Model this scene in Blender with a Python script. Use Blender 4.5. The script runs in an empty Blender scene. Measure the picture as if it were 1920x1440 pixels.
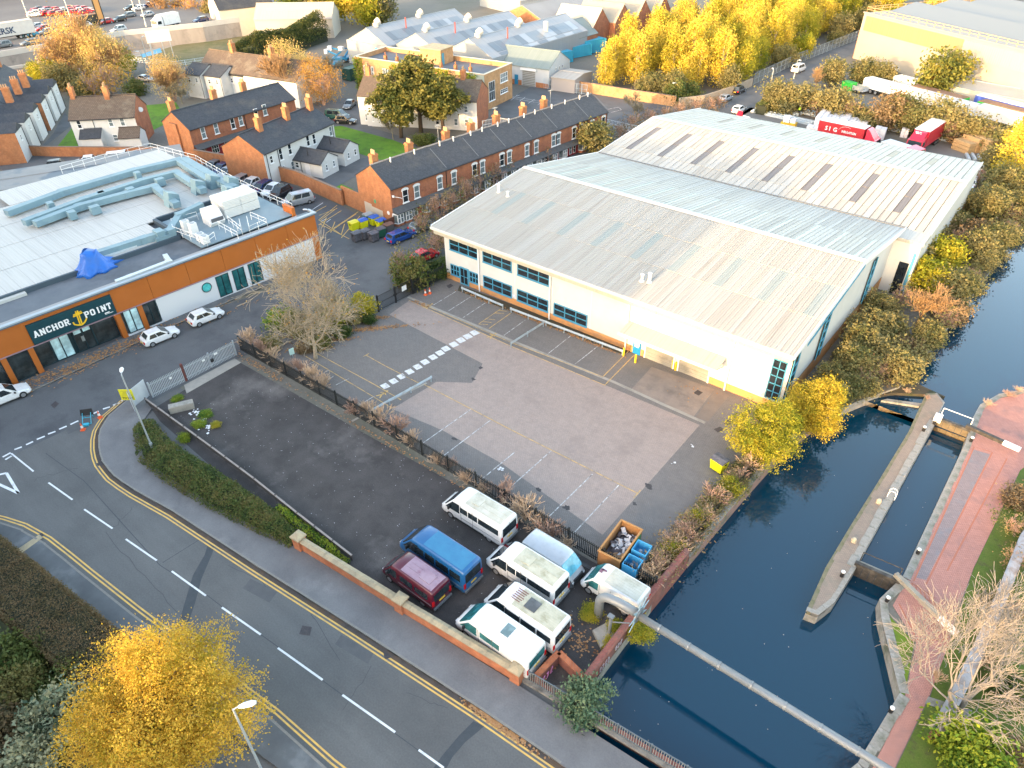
import bpy, math, random
import numpy as np
from mathutils import Vector, Matrix
SC = bpy.context.scene
COL = SC.collection
rnd = random.Random(7)

# ------------------------------------------------------------------ camera
PITCH, ROLL, YAW, CAM_H, FPX = 0.646421676, -0.0121402476, 0.684341512, 41.0, 1331.0
def _axes():
    F = Vector((0, math.cos(PITCH), -math.sin(PITCH))); x = Vector((1, 0, 0)); u = x.cross(F)
    X = math.cos(ROLL)*x + math.sin(ROLL)*u; U = -math.sin(ROLL)*x + math.cos(ROLL)*u
    R = Matrix.Rotation(YAW, 3, 'Z')
    return R @ X, R @ U, R @ F
CX, CU, CF = _axes()
def G(px, py, z=0.0):
    """survey helper: photograph point (1920 px wide) -> world point at height z"""
    d = CF + (px-960)/FPX*CX - (py-720)/FPX*CU
    t = (z-CAM_H)/d.z
    return Vector((d.x*t, d.y*t, z))
def XY(px, py, z=0.0):
    p = G(px, py, z); return (p.x, p.y)
cam = bpy.data.cameras.new('camera'); camo = bpy.data.objects.new('camera', cam); COL.objects.link(camo)
cam.sensor_width = 36; cam.lens = FPX/1920*36; cam.clip_start = 0.5; cam.clip_end = 6000
camo.matrix_world = Matrix(((CX.x, CU.x, -CF.x, 0), (CX.y, CU.y, -CF.y, 0), (CX.z, CU.z, -CF.z, CAM_H), (0, 0, 0, 1)))
SC.camera = camo

# ------------------------------------------------------------------ light
SUN_EL, SUN_AZ = math.radians(9.0), math.radians(85)      # azimuth the light travels towards
SC.world = bpy.data.worlds.new('World'); SC.world.use_nodes = True
wn = SC.world.node_tree.nodes; bg = wn['Background']
sky = wn.new('ShaderNodeTexSky'); sky.sky_type = 'NISHITA'; sky.sun_disc = False
sky.sun_elevation = math.radians(9.0); sky.altitude = 50; sky.air_density = 1.0; sky.dust_density = 1.5; sky.ozone_density = 0.15
# sky sun_rotation is measured clockwise from +Y; the sun stands opposite the travel direction
sx, sy = -math.cos(SUN_AZ), -math.sin(SUN_AZ)
sky.sun_rotation = math.atan2(sx, sy)
tint = wn.new('ShaderNodeMix'); tint.data_type = 'RGBA'; tint.blend_type = 'MULTIPLY'; tint.inputs[0].default_value = 1; tint.inputs[7].default_value = (1, .955, .94, 1)   # camera white balance
SC.world.node_tree.links.new(sky.outputs[0], tint.inputs[6]); SC.world.node_tree.links.new(tint.outputs[2], bg.inputs[0]); bg.inputs[1].default_value = 0.15
sl = bpy.data.lights.new('sun', 'SUN'); sl.energy = 2.0; sl.angle = math.radians(0.8); sl.color = (0.6, 0.39, 0.19)
so = bpy.data.objects.new('sun', sl); COL.objects.link(so)
trav = Vector((math.cos(SUN_AZ)*math.cos(SUN_EL), math.sin(SUN_AZ)*math.cos(SUN_EL), -math.sin(SUN_EL)))
so.rotation_euler = trav.to_track_quat('-Z', 'Y').to_euler()
vs = SC.view_settings; vs.view_transform = 'Standard'; vs.look = 'None'; vs.exposure = 3.0; vs.gamma = 1.0; vs.use_curve_mapping = False
SC.cycles.max_bounces = 6; SC.cycles.diffuse_bounces = 3; SC.cycles.glossy_bounces = 3; SC.cycles.transmission_bounces = 3; SC.cycles.transparent_max_bounces = 6

# ------------------------------------------------------------------ mesh helpers
class MB:
    def __init__(s): s.v = []; s.f = []; s.m = []
    def add(s, vs, fs, m=0):
        o = len(s.v); s.v += [tuple(x) for x in vs]
        for f in fs: s.f.append(tuple(i+o for i in f)); s.m.append(m)
    def poly(s, pts, m=0): s.add(pts, [tuple(range(len(pts)))], m)
    def box(s, x0, x1, y0, y1, z0, z1, m=0):
        s.add([(x0,y0,z0),(x1,y0,z0),(x1,y1,z0),(x0,y1,z0),(x0,y0,z1),(x1,y0,z1),(x1,y1,z1),(x0,y1,z1)],
              [(0,3,2,1),(4,5,6,7),(0,1,5,4),(1,2,6,5),(2,3,7,6),(3,0,4,7)], m)
    def obox(s, cx, cy, z0, z1, lx, ly, a=0, m=0):
        c, n = math.cos(a), math.sin(a)
        P = [(cx+x*c-y*n, cy+x*n+y*c) for x, y in ((-lx/2,-ly/2),(lx/2,-ly/2),(lx/2,ly/2),(-lx/2,ly/2))]
        s.prism(P, z0, z1, m)
    def prism(s, P, z0, z1, m=0, mt=None):
        a = sum(P[i][0]*P[(i+1)%len(P)][1]-P[(i+1)%len(P)][0]*P[i][1] for i in range(len(P)))
        if a < 0: P = P[::-1]
        n = len(P)
        s.add([(x,y,z0) for x,y in P]+[(x,y,z1) for x,y in P], [(i,(i+1)%n,n+(i+1)%n,n+i) for i in range(n)]+[tuple(range(n-1,-1,-1))], m)
        s.add([(x,y,z1) for x,y in P], [tuple(range(n))], m if mt is None else mt)
    def beam(s, p, q, w, h, m=0, up=(0,0,1)):
        p, q = Vector(p), Vector(q); d = (q-p).normalized(); r = d.cross(Vector(up))
        if r.length < 1e-4: r = d.cross(Vector((1,0,0)))
        r = r.normalized()*w/2; u = r.cross(d).normalized()*h/2
        s.add([p-r-u,p+r-u,p+r+u,p-r+u,q-r-u,q+r-u,q+r+u,q-r+u],[(0,1,2,3),(7,6,5,4),(0,4,5,1),(1,5,6,2),(2,6,7,3),(3,7,4,0)],m)
    def tube(s, pts, rad, n=8, m=0, cap=True):
        pts = [Vector(p) for p in pts]
        if not hasattr(rad, '__len__'): rad = [rad]*len(pts)
        o = len(s.v); k = len(pts); ref = None
        for i, p in enumerate(pts):
            t = (pts[min(i+1,k-1)]-pts[max(i-1,0)]).normalized()
            if ref is None: ref = Vector((0,0,1)) if abs(t.z) < .9 else Vector((1,0,0))
            a = t.cross(ref).normalized(); b = a.cross(t); ref = b
            for j in range(n):
                an = 2*math.pi*j/n; s.v.append(tuple(p+(a*math.cos(an)+b*math.sin(an))*rad[i]))
        for i in range(k-1):
            for j in range(n): s.f.append((o+i*n+j, o+i*n+(j+1)%n, o+(i+1)*n+(j+1)%n, o+(i+1)*n+j)); s.m.append(m)
        if cap:
            s.f.append(tuple(o+j for j in range(n-1,-1,-1))); s.m.append(m)
            s.f.append(tuple(o+(k-1)*n+j for j in range(n))); s.m.append(m)
    def cyl(s, x, y, z0, z1, r, n=12, m=0, r2=None): s.tube([(x,y,z0),(x,y,z1)], [r, r if r2 is None else r2], n, m)
    def loft(s, rings, m=0, cap=True):
        o = len(s.v); n = len(rings[0])
        for R in rings: s.v += [tuple(p) for p in R]
        for i in range(len(rings)-1):
            for j in range(n): s.f.append((o+i*n+j,o+i*n+(j+1)%n,o+(i+1)*n+(j+1)%n,o+(i+1)*n+j)); s.m.append(m)
        if cap:
            s.f.append(tuple(o+j for j in range(n-1,-1,-1))); s.m.append(m)
            s.f.append(tuple(o+(len(rings)-1)*n+j for j in range(n))); s.m.append(m)
    def mesh(s, name, mats, smooth=False):
        me = bpy.data.meshes.new(name); me.from_pydata(s.v, [], s.f)
        for m in (mats if isinstance(mats, (list, tuple)) else [mats]): me.materials.append(m)
        if any(s.m): me.polygons.foreach_set('material_index', s.m)
        if smooth: me.polygons.foreach_set('use_smooth', [True]*len(s.f))
        me.update(); return me
    def build(s, name, mats, parent=None, smooth=False, loc=None, rot=None): return link(name, s.mesh(name, mats, smooth), parent, loc, rot)

def link(name, me, parent=None, loc=None, rot=None):
    o = bpy.data.objects.new(name, me); COL.objects.link(o)
    if parent is not None: o.parent = parent
    if loc is not None: o.location = loc
    if rot is not None: o.rotation_euler = (0,0,rot) if not hasattr(rot, '__len__') else rot
    return o
def tag(o, label=None, cat=None, group=None, kind=None):
    if label: o['label'] = label
    if cat: o['category'] = cat
    if group: o['group'] = group
    if kind: o['kind'] = kind
    return o
def thing(name, label, cat, loc=(0,0,0), rot=0, group=None):
    o = bpy.data.objects.new(name, None); COL.objects.link(o); o.empty_display_size = .3
    o.location = loc if len(loc) == 3 else (loc[0], loc[1], 0)
    o.rotation_euler = (0,0,rot); return tag(o, label, cat, group)
KIDS = {}
def copy_tree(o, parent=None):
    c = o.copy(); COL.objects.link(c)
    if parent is not None: c.parent = parent
    for ch in o.children: copy_tree(ch, c)
    return c
def structure(name, mb, mats, smooth=False, label=None): return tag(mb.build(name, mats, None, smooth), label, None, None, 'structure')
def fast_mesh(name, V, Fq, mats, smooth=False, n=4):
    """V (k,3) float array, Fq (m,n) int array"""
    me = bpy.data.meshes.new(name); V = np.asarray(V, np.float32); Fq = np.asarray(Fq, np.int32)
    me.vertices.add(len(V)); me.vertices.foreach_set('co', V.ravel())
    me.loops.add(Fq.size); me.loops.foreach_set('vertex_index', Fq.ravel())
    me.polygons.add(len(Fq)); me.polygons.foreach_set('loop_start', np.arange(0, Fq.size, n, dtype=np.int32))
    if smooth: me.polygons.foreach_set('use_smooth', np.ones(len(Fq), bool))
    for m in (mats if isinstance(mats, (list, tuple)) else [mats]): me.materials.append(m)
    me.update(calc_edges=True); return me

# ------------------------------------------------------------------ materials
MATS = {}
def _new(name):
    m = bpy.data.materials.new(name); m.use_nodes = True; nt = m.node_tree
    return m, nt, nt.nodes, nt.links, nt.nodes['Principled BSDF']
def _mix(N, L, fac, a, b, mode='MIX'):
    x = N.new('ShaderNodeMix'); x.data_type = 'RGBA'; x.blend_type = mode; x.clamp_factor = True
    for s, v in ((x.inputs[0], fac), (x.inputs[6], a), (x.inputs[7], b)):
        if hasattr(v, 'links'): L.new(v, s)
        elif hasattr(v, '__len__'): s.default_value = (*v[:3], 1)
        else: s.default_value = v
    return x.outputs[2]
def _noise(N, L, vec, scale, detail=5, rough=.6):
    n = N.new('ShaderNodeTexNoise'); n.inputs['Scale'].default_value = scale; n.inputs['Detail'].default_value = detail; n.inputs['Roughness'].default_value = rough
    L.new(vec, n.inputs['Vector']); return n.outputs[0]
def _ramp(N, L, f, a, b):
    r = N.new('ShaderNodeMapRange'); L.new(f, r.inputs[0]); r.inputs[1].default_value = a; r.inputs[2].default_value = b; return r.outputs[0]
def M(name, col, rough=.75, col2=None, scale=2.0, dirt=None, dscale=.25, dlo=.5, dhi=.7, fine=0, fscale=25, bump=0, bscale=30, metal=0, spec=.5, squash=None):
    """procedural paint / ground material: two tones of noise, patches of dirt, fine grain and relief"""
    if name in MATS: return MATS[name]
    m, nt, N, L, B = _new(name)
    tc = N.new('ShaderNodeTexCoord'); vec = tc.outputs['Object']
    if squash:
        mp = N.new('ShaderNodeMapping'); mp.inputs['Scale'].default_value = squash; L.new(vec, mp.inputs[0]); vec2 = mp.outputs[0]
    else: vec2 = vec
    c = None
    if col2: c = _mix(N, L, _ramp(N, L, _noise(N, L, vec2, scale), .35, .65), col, col2)
    if dirt: c = _mix(N, L, _ramp(N, L, _noise(N, L, vec, dscale, 6, .65), dlo, dhi), c if c is not None else col, dirt)
    if fine:
        k = _ramp(N, L, _noise(N, L, vec, fscale, 3, .7), .25, .75)
        lo = tuple(1-fine for _ in range(3)); hi = tuple(1+fine for _ in range(3))
        c = _mix(N, L, 1.0, c if c is not None else col, _mix(N, L, k, lo, hi), 'MULTIPLY')
    if c is not None: L.new(c, B.inputs['Base Color'])
    else: B.inputs['Base Color'].default_value = (*col, 1)
    B.inputs['Roughness'].default_value = rough; B.inputs['Metallic'].default_value = metal; B.inputs['Specular IOR Level'].default_value = spec
    if bump:
        bp = N.new('ShaderNodeBump'); bp.inputs['Strength'].default_value = bump; bp.inputs['Distance'].default_value = .02
        L.new(_noise(N, L, vec, bscale, 4), bp.inputs['Height']); L.new(bp.outputs[0], B.inputs['Normal'])
    MATS[name] = m; return m
def BR(name, c1, c2, mortar, w=.23, h=.08, msize=.012, dirt=None, axis='wall', rough=.85, dscale=.35, bump=.5):
    """courses of bricks / slates / blocks: axis 'wall' (x+y, z), 'flat' (x, y), 'roof' (x, y*k)"""
    if name in MATS: return MATS[name]
    m, nt, N, L, B = _new(name)
    tc = N.new('ShaderNodeTexCoord'); sp = N.new('ShaderNodeSeparateXYZ'); L.new(tc.outputs['Object'], sp.inputs[0])
    cb = N.new('ShaderNodeCombineXYZ')
    if axis == 'wall':
        ad = N.new('ShaderNodeMath'); L.new(sp.outputs[0], ad.inputs[0]); L.new(sp.outputs[1], ad.inputs[1]); L.new(ad.outputs[0], cb.inputs[0]); L.new(sp.outputs[2], cb.inputs[1])
    else: L.new(sp.outputs[0], cb.inputs[0]); L.new(sp.outputs[1], cb.inputs[1])
    bt = N.new('ShaderNodeTexBrick'); L.new(cb.outputs[0], bt.inputs['Vector'])
    bt.inputs['Color1'].default_value = (*c1,1); bt.inputs['Color2'].default_value = (*c2,1); bt.inputs['Mortar'].default_value = (*mortar,1)
    bt.inputs['Scale'].default_value = 1; bt.inputs['Mortar Size'].default_value = msize; bt.inputs['Brick Width'].default_value = w; bt.inputs['Row Height'].default_value = h
    c = bt.outputs[0]
    k = _ramp(N, L, _noise(N, L, tc.outputs['Object'], 1.3, 6, .7), .3, .7)
    c = _mix(N, L, 1.0, c, _mix(N, L, k, (.72,.72,.74), (1.2,1.18,1.12)) if axis == 'wall' else _mix(N, L, k, (.9,.9,.91), (1.08,1.07,1.05)), 'MULTIPLY')
    if dirt: c = _mix(N, L, _ramp(N, L, _noise(N, L, tc.outputs['Object'], dscale, 6, .7), .52, .72), c, dirt)
    L.new(c, B.inputs['Base Color']); B.inputs['Roughness'].default_value = rough; B.inputs['Specular IOR Level'].default_value = .3
    bp = N.new('ShaderNodeBump'); bp.inputs['Strength'].default_value = bump; bp.inputs['Distance'].default_value = .02; L.new(bt.outputs[1], bp.inputs['Height']); bp.invert = True
    L.new(bp.outputs[0], B.inputs['Normal'])
    MATS[name] = m; return m
def CORR(name, col, col2, pitch=.2, ax=0, rough=.45, metal=0.0, dirt=None, depth=.4, streak=(.35,8,1)):
    """profiled metal sheet: ribs across axis ax, weather streaks along the fall"""
    if name in MATS: return MATS[name]
    m, nt, N, L, B = _new(name)
    tc = N.new('ShaderNodeTexCoord'); mp = N.new('ShaderNodeMapping'); L.new(tc.outputs['Object'], mp.inputs[0])
    sc = [.1,.1,.1]; sc[ax] = 4.5; mp.inputs['Scale'].default_value = sc
    c = _mix(N, L, _ramp(N, L, _noise(N, L, mp.outputs[0], 1.0, 5, .65), .3, .7), col, col2)
    if dirt: c = _mix(N, L, _ramp(N, L, _noise(N, L, mp.outputs[0], .6, 6, .7), .55, .8), c, dirt)
    L.new(c, B.inputs['Base Color']); B.inputs['Roughness'].default_value = rough; B.inputs['Metallic'].default_value = metal; B.inputs['Specular IOR Level'].default_value = .4
    wv = N.new('ShaderNodeTexWave'); wv.bands_direction = 'XYZ'[ax]; wv.wave_profile = 'SIN'; wv.inputs['Scale'].default_value = .314/pitch
    L.new(tc.outputs['Object'], wv.inputs['Vector'])
    bp = N.new('ShaderNodeBump'); bp.inputs['Strength'].default_value = depth; bp.inputs['Distance'].default_value = .04
    L.new(wv.outputs[1], bp.inputs['Height']); L.new(bp.outputs[0], B.inputs['Normal'])
    MATS[name] = m; return m
def LEAF(name, cols, rough=.7, trans=.3, nscale=.8):
    """leaf colours vary leaf by leaf and from spray to spray"""
    if name in MATS: return MATS[name]
    m, nt, N, L, B = _new(name); out = nt.nodes['Material Output']
    ge = N.new('ShaderNodeNewGeometry'); tc = N.new('ShaderNodeTexCoord'); oi = N.new('ShaderNodeObjectInfo')
    ad = N.new('ShaderNodeMath'); ad.operation = 'MULTIPLY_ADD'; L.new(ge.outputs['Random Per Island'], ad.inputs[0]); ad.inputs[1].default_value = .5
    L.new(_ramp(N, L, _noise(N, L, tc.outputs['Object'], nscale, 3, .5), .2, .8), ad.inputs[2])
    sb = N.new('ShaderNodeMath'); sb.operation = 'MULTIPLY_ADD'; L.new(oi.outputs['Random'], sb.inputs[0]); sb.inputs[1].default_value = .34; L.new(ad.outputs[0], sb.inputs[2])
    r = N.new('ShaderNodeValToRGB'); e = r.color_ramp.elements
    while len(e) < len(cols): e.new(.5)
    for i, c in enumerate(cols): e[i].position = .3+.95*i/(len(cols)-1)*.75; e[i].color = (*c, 1)
    L.new(sb.outputs[0], r.inputs[0])
    L.new(r.outputs[0], B.inputs['Base Color']); B.inputs['Roughness'].default_value = rough; B.inputs['Specular IOR Level'].default_value = .25
    tr = N.new('ShaderNodeBsdfTranslucent'); L.new(r.outputs[0], tr.inputs[0])
    mx = N.new('ShaderNodeMixShader'); mx.inputs[0].default_value = trans; L.new(B.outputs[0], mx.inputs[1]); L.new(tr.outputs[0], mx.inputs[2]); L.new(mx.outputs[0], out.inputs[0])
    MATS[name] = m; return m
def PAINT(name, col, rough=.25, metal=0, coat=.5):
    if name in MATS: return MATS[name]
    m, nt, N, L, B = _new(name); tc = N.new('ShaderNodeTexCoord')
    k = _ramp(N, L, _noise(N, L, tc.outputs['Object'], 2.2, 5, .7), .45, .8)
    L.new(_mix(N, L, k, col, tuple(x*.8+.012 for x in col)), B.inputs['Base Color'])
    B.inputs['Roughness'].default_value = rough; B.inputs['Metallic'].default_value = metal; B.inputs['Coat Weight'].default_value = coat; B.inputs['Coat Roughness'].default_value = .12
    MATS[name] = m; return m
def GLASS(name, col=(.012,.02,.025), rough=.06, spec=.6):
    if name in MATS: return MATS[name]
    m, nt, N, L, B = _new(name); tc = N.new('ShaderNodeTexCoord')
    L.new(_mix(N, L, _ramp(N, L, _noise(N, L, tc.outputs['Object'], 1.1, 3), .4, .7), col, tuple(min(1, x*1.9+.01) for x in col)), B.inputs['Base Color'])
    B.inputs['Roughness'].default_value = rough; B.inputs['Specular IOR Level'].default_value = spec
    MATS[name] = m; return m
def EMIT(name, col, s):
    m, nt, N, L, B = _new(name); B.inputs['Base Color'].default_value = (*col,1); B.inputs['Emission Color'].default_value = (*col,1); B.inputs['Emission Strength'].default_value = s
    MATS[name] = m; return m

WHITE = M('white_paint', (.78,.78,.77), .5, fine=.05)
UPVC = M('white_upvc', (.8,.8,.8), .35)
RENDER = M('white_render', (.64,.64,.62), .8, (.58,.58,.56), .8, dirt=(.44,.43,.4), dscale=.5, dlo=.58, dhi=.85, fine=.06, fscale=40)
SLATE = BR('slate', (.045,.05,.06), (.062,.067,.078), (.028,.03,.036), .3, .2, .012, axis='flat', dirt=(.085,.085,.08), rough=.65, bump=.35)
SLATEBROWN = BR('brown_tile', (.13,.095,.07), (.16,.12,.09), (.06,.05,.045), .3, .24, .02, axis='flat', dirt=(.2,.17,.13), bump=.4)
BRICKO = BR('orange_brick', (.44,.15,.055), (.5,.2,.08), (.36,.2,.12), dirt=(.33,.13,.06))
BRICKR = BR('red_brick', (.34,.105,.05), (.43,.145,.07), (.25,.15,.11), dirt=(.48,.18,.08), dscale=.6)
BRICKD = BR('dark_red_brick', (.24,.075,.05), (.3,.1,.07), (.16,.1,.08), dirt=(.15,.08,.065))
BRICKB = BR('buff_brick', (.46,.24,.1), (.54,.3,.14), (.42,.28,.18), dirt=(.36,.19,.09))
STONE = M('sandstone', (.44,.35,.22), .9, (.36,.29,.19), 3, dirt=(.24,.21,.15), dscale=1.2, fine=.15, bump=.3)
GREYSTONE = M('grey_stone', (.25,.23,.2), .9, (.33,.31,.28), 2.5, dirt=(.1,.11,.07), dscale=.8, fine=.2, bump=.4)
CONC = M('concrete', (.34,.31,.27), .9, (.29,.27,.24), 1.5, dirt=(.2,.185,.165), dscale=.5, fine=.1, bump=.2)
GALV = M('galvanised_steel', (.5,.53,.56), .42, (.4,.43,.46), 3, metal=.55, fine=.08)
DARKSTEEL = M('dark_green_steel', (.018,.03,.032), .5, (.03,.04,.04), 4)
BLACK = M('black_plastic', (.015,.015,.017), .5)
RUBBER = M('tyre_rubber', (.018,.018,.019), .85, fine=.2)
GLASSD = GLASS('dark_glass')
GLASSC = GLASS('curtained_glass', (.12,.15,.16), .1, .5)
GLASSB = GLASS('blue_black_glass', (.008,.012,.018), .04, .7)
YELLOWP = M('yellow_line_paint', (.72,.44,.1), .7, (.6,.36,.1), 2, dirt=(.33,.25,.14), dscale=1.5, dlo=.5, dhi=.75)
WHITEP = M('white_line_paint', (.72,.72,.72), .7, (.62,.62,.62), 2.5, dirt=(.3,.3,.3), dscale=1.6, dlo=.55, dhi=.8)
WORNP = M('worn_white_paint', (.62,.61,.6), .7, (.5,.49,.48), 3, dirt=(.17,.155,.15), dscale=2.6, dlo=.42, dhi=.6)
WORNY = M('worn_yellow_paint', (.62,.38,.11), .75, (.52,.34,.13), 3, dirt=(.2,.165,.13), dscale=2.2, dlo=.45, dhi=.68)
# ================================================================== SETTING
ASPH = M('asphalt', (.107,.105,.103), .85, (.131,.129,.126), .35, dirt=(.086,.085,.084), dscale=.13, dlo=.45, dhi=.7, fine=.16, fscale=9, bump=.25, bscale=60, squash=(.18,1.6,1))
ASPH2 = M('street_asphalt', (.085,.088,.094), .8, (.105,.108,.113), .3, dirt=(.062,.064,.07), dscale=.22, dlo=.5, dhi=.68, fine=.15, fscale=9, bump=.2, bscale=60)
PATCH = M('tarmac_patch', (.042,.048,.055), .75, (.052,.058,.064), 2, fine=.15, fscale=14)
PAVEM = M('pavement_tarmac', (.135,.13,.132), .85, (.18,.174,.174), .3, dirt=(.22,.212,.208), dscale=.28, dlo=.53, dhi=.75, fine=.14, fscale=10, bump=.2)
PAVEM2 = M('pavement_bluish_tarmac', (.09,.094,.1), .8, (.13,.135,.14), .5, dirt=(.19,.195,.2), dscale=.5, dlo=.54, dhi=.76, fine=.12)  # darker, bluer pavement tarmac
KERB = M('kerb_concrete', (.2,.185,.165), .9, (.27,.25,.22), 2, dirt=(.11,.1,.09), dscale=1.2, fine=.15)
GROUNDM = M('town_ground', (.13,.12,.105), .9, (.165,.15,.125), .06, dirt=(.08,.085,.06), dscale=.03, fine=.2, fscale=3)
SOIL = M('bank_soil', (.05,.042,.028), .95, (.075,.06,.035), 1.2, dirt=(.045,.055,.02), dscale=.7, fine=.3, bump=.6)
GRASS = M('lawn_grass', (.08,.19,.006), .95, (.11,.22,.01), .8, dirt=(.05,.09,.015), dscale=.25, fine=.25, fscale=14, bump=.5, bscale=20)
ROUGHG = M('rough_grass', (.12,.115,.05), .95, (.17,.15,.075), .5, dirt=(.08,.1,.03), dscale=.15, fine=.25, fscale=6, bump=.4)
GRAVEL = M('black_ash_gravel', (.046,.041,.04), .95, (.07,.062,.06), .5, dirt=(.17,.152,.143), dscale=.16, dlo=.54, dhi=.78, fine=.35, fscale=16, bump=.8, bscale=18)
YARDD = BR('dark_block_paving', (.185,.168,.158), (.21,.19,.178), (.11,.102,.1), .21, .11, .012, axis='flat', dirt=(.145,.136,.13), dscale=.2, bump=.25)
YARDP = BR('pink_block_paving', (.33,.265,.235), (.37,.297,.263), (.22,.178,.16), .21, .11, .01, axis='flat', dirt=(.25,.202,.182), dscale=.25, bump=.25)
APRON = M('concrete_apron', (.27,.22,.185), .9, (.22,.18,.155), .8, dirt=(.14,.115,.105), dscale=.45, dlo=.5, dhi=.75, fine=.12)
TOWP = BR('red_towpath_brick', (.43,.205,.165), (.49,.24,.195), (.22,.12,.1), .22, .11, .01, axis='flat', dirt=(.25,.15,.14), dscale=.5, bump=.25)
TOWG = BR('blue_engineering_brick', (.25,.2,.2), (.3,.235,.235), (.14,.11,.11), .22, .11, .01, axis='flat', dirt=(.2,.2,.22), dscale=.7, bump=.25)
TOWR = M('red_brick_edging', (.42,.15,.09), .85, (.36,.13,.085), 3, fine=.15)
ISLT = BR('island_brick_paving', (.27,.21,.17), (.31,.24,.19), (.2,.16,.13), .22, .11, .01, axis='flat', dirt=(.2,.18,.14), dscale=.7, bump=.2)

def lerp_(a, b, t): return a+(b-a)*t
def sheet(name, pts, z, mat, px=True, label=None):
    P = [XY(x, y) if px else (x, y) for x, y in pts]
    a = sum(P[i][0]*P[(i+1)%len(P)][1]-P[(i+1)%len(P)][0]*P[i][1] for i in range(len(P)))
    if a < 0: P = P[::-1]
    mb = MB(); mb.poly([(x, y, z) for x, y in P]); return structure(name, mb, mat, label=label)
def tri_sheet(mb, P, z, m=0): mb.poly([(x, y, z) for x, y in P], m)

WL, WU = -1.0, -0.55     # lower and upper canal level
# ground: one sheet with the canal basin left out
BW = -11.35
bankW = [(BW,18.6),(BW,33),(-10.9,42),(-10.4,50),(-9.2,56),(-7.2,60.6),(-5.2,64.5),(-4.4,75),(-3.4,93),(-2.6,112),(-2.0,150),(-1.5,420)]
bankE = [(40,18.6),(12,18.6),(2.0,24.2),(2.9,26.6),(3.55,32.4),(1.05,37.2),(.55,38.6),(1.25,41.5),(1.45,59.5),(1.2,63.5),(1.3,66.0),(2.3,68.8),(4.2,71.3),(9.5,74.5),(10.5,95),(11.5,150),(13,420)]
mb = MB(); FAR = 2600
def ground_poly(P, m=0):
    mb.poly([(x, y, -.03) for x, y in P], m)
ground_poly([(-FAR,-FAR),(FAR,-FAR),(FAR,18.6),(40,18.6),(BW,18.6),(-FAR,18.6)])
prev = bankW[0]
for a, b in zip(bankW[:-1], bankW[1:]): ground_poly([(-FAR,a[1]),(a[0],a[1]),(b[0],b[1]),(-FAR,b[1])])
for a, b in zip(bankE[1:-1], bankE[2:]):
    if b[1] > a[1]: ground_poly([(a[0],a[1]),(FAR,a[1]),(FAR,b[1]),(b[0],b[1])])
ground_poly([(-FAR,420),(FAR,420),(FAR,FAR*1.5),(-FAR,FAR*1.5)])
structure('ground', mb, GROUNDM)
# bank walls down into the water
mb = MB()
def bank(P, flip=False, t=.5):
    for a, b in zip(P[:-1], P[1:]):
        q = [(a[0],a[1],-.03),(b[0],b[1],-.03),(b[0],b[1],-1.6),(a[0],a[1],-1.6)]; mb.poly(q)
bank([(40,18.6)]+[(BW,18.6)]); bank(bankW); bank(bankE[1:])
structure('canal_bank', mb, GREYSTONE)
m, nt, N, L, B = _new('canal_water')
B.inputs['Base Color'].default_value = (.0006,.03,.06,1); B.inputs['Roughness'].default_value = .03; B.inputs['IOR'].default_value = 1.5; B.inputs['Specular IOR Level'].default_value = .6
tc = N.new('ShaderNodeTexCoord'); bp = N.new('ShaderNodeBump'); bp.inputs['Strength'].default_value = .05; bp.inputs['Distance'].default_value = .03
L.new(_noise(N, L, tc.outputs['Object'], 1.6, 3), bp.inputs['Height']); L.new(bp.outputs[0], B.inputs['Normal']); WATER = m
mb = MB(); mb.poly([(-12.5,17,WL),(14,17,WL),(14,61.0,WL),(-12.5,61.0,WL)]); structure('lower_canal_water', mb, WATER)
mb = MB(); mb.poly([(-10,61.0,WU),(14,61.0,WU),(16,425,WU),(-10,425,WU)]); structure('upper_canal_water', mb, WATER)

# roads
kN = [(262,738),(246,746),(232,757),(217,770),(205,780),(196,793),(188,807),(185,822),(185,840),(188,855),(193,868),(202,880),(213,893),(232,907),(255,922),(325,961)]
kNw = [XY(*p) for p in kN]+[XY(*p) for p in ((480,1062),(667,1180),(902,1332))]+[(-9.7,16.2),(0,17.1),(30,19.8),(60,22.6)]
kS = [(-60,965),(0,980),(37,992),(82,1017),(120,1047),(160,1080),(250,1152),(380,1250),(507,1345),(612,1440)]
kSw = [(-75,6.0)]+[XY(*p) for p in kS]+[(-8,9.0),(10,10.7),(60,15.4)]
sheet('road', [(-75,-12),(60,-12),(60,30),(12,18.59),(BW,18.59),(-20,22),(-59,22),(-62,16)], 0.0, ASPH, px=False)
street = [(-200,-60),(-74.5,-12)]
sheet('side_street', [(-120,3),(-74,3)]+[XY(5,862),XY(240,752)]+[(-59.2,19.2),(-59.0,28),(-57.5,37),(-54.5,42.5),(-53.6,50),(-54.5,58),(-50.5,100),(-47,130),(-53,131),(-52.5,165),(-53,215),(-59.5,225),(-60.5,180),(-59.5,150),(-58,135),(-62.5,130),(-64.5,110),(-66.8,70),(-67.5,56),(-66.5,53),(-68,40),(-70.5,27),(-71,12),(-76,8),(-120,8)], .004, ASPH2, px=False)
sheet('rear_yard_tarmac', [(-135,36),(-72,8.5),(-69,40),(-65,52),(-68,58),(-80,60.2),(-112,62),(-124,56),(-146,40),(-150,36)], .002, ASPH2, px=False)
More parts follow.
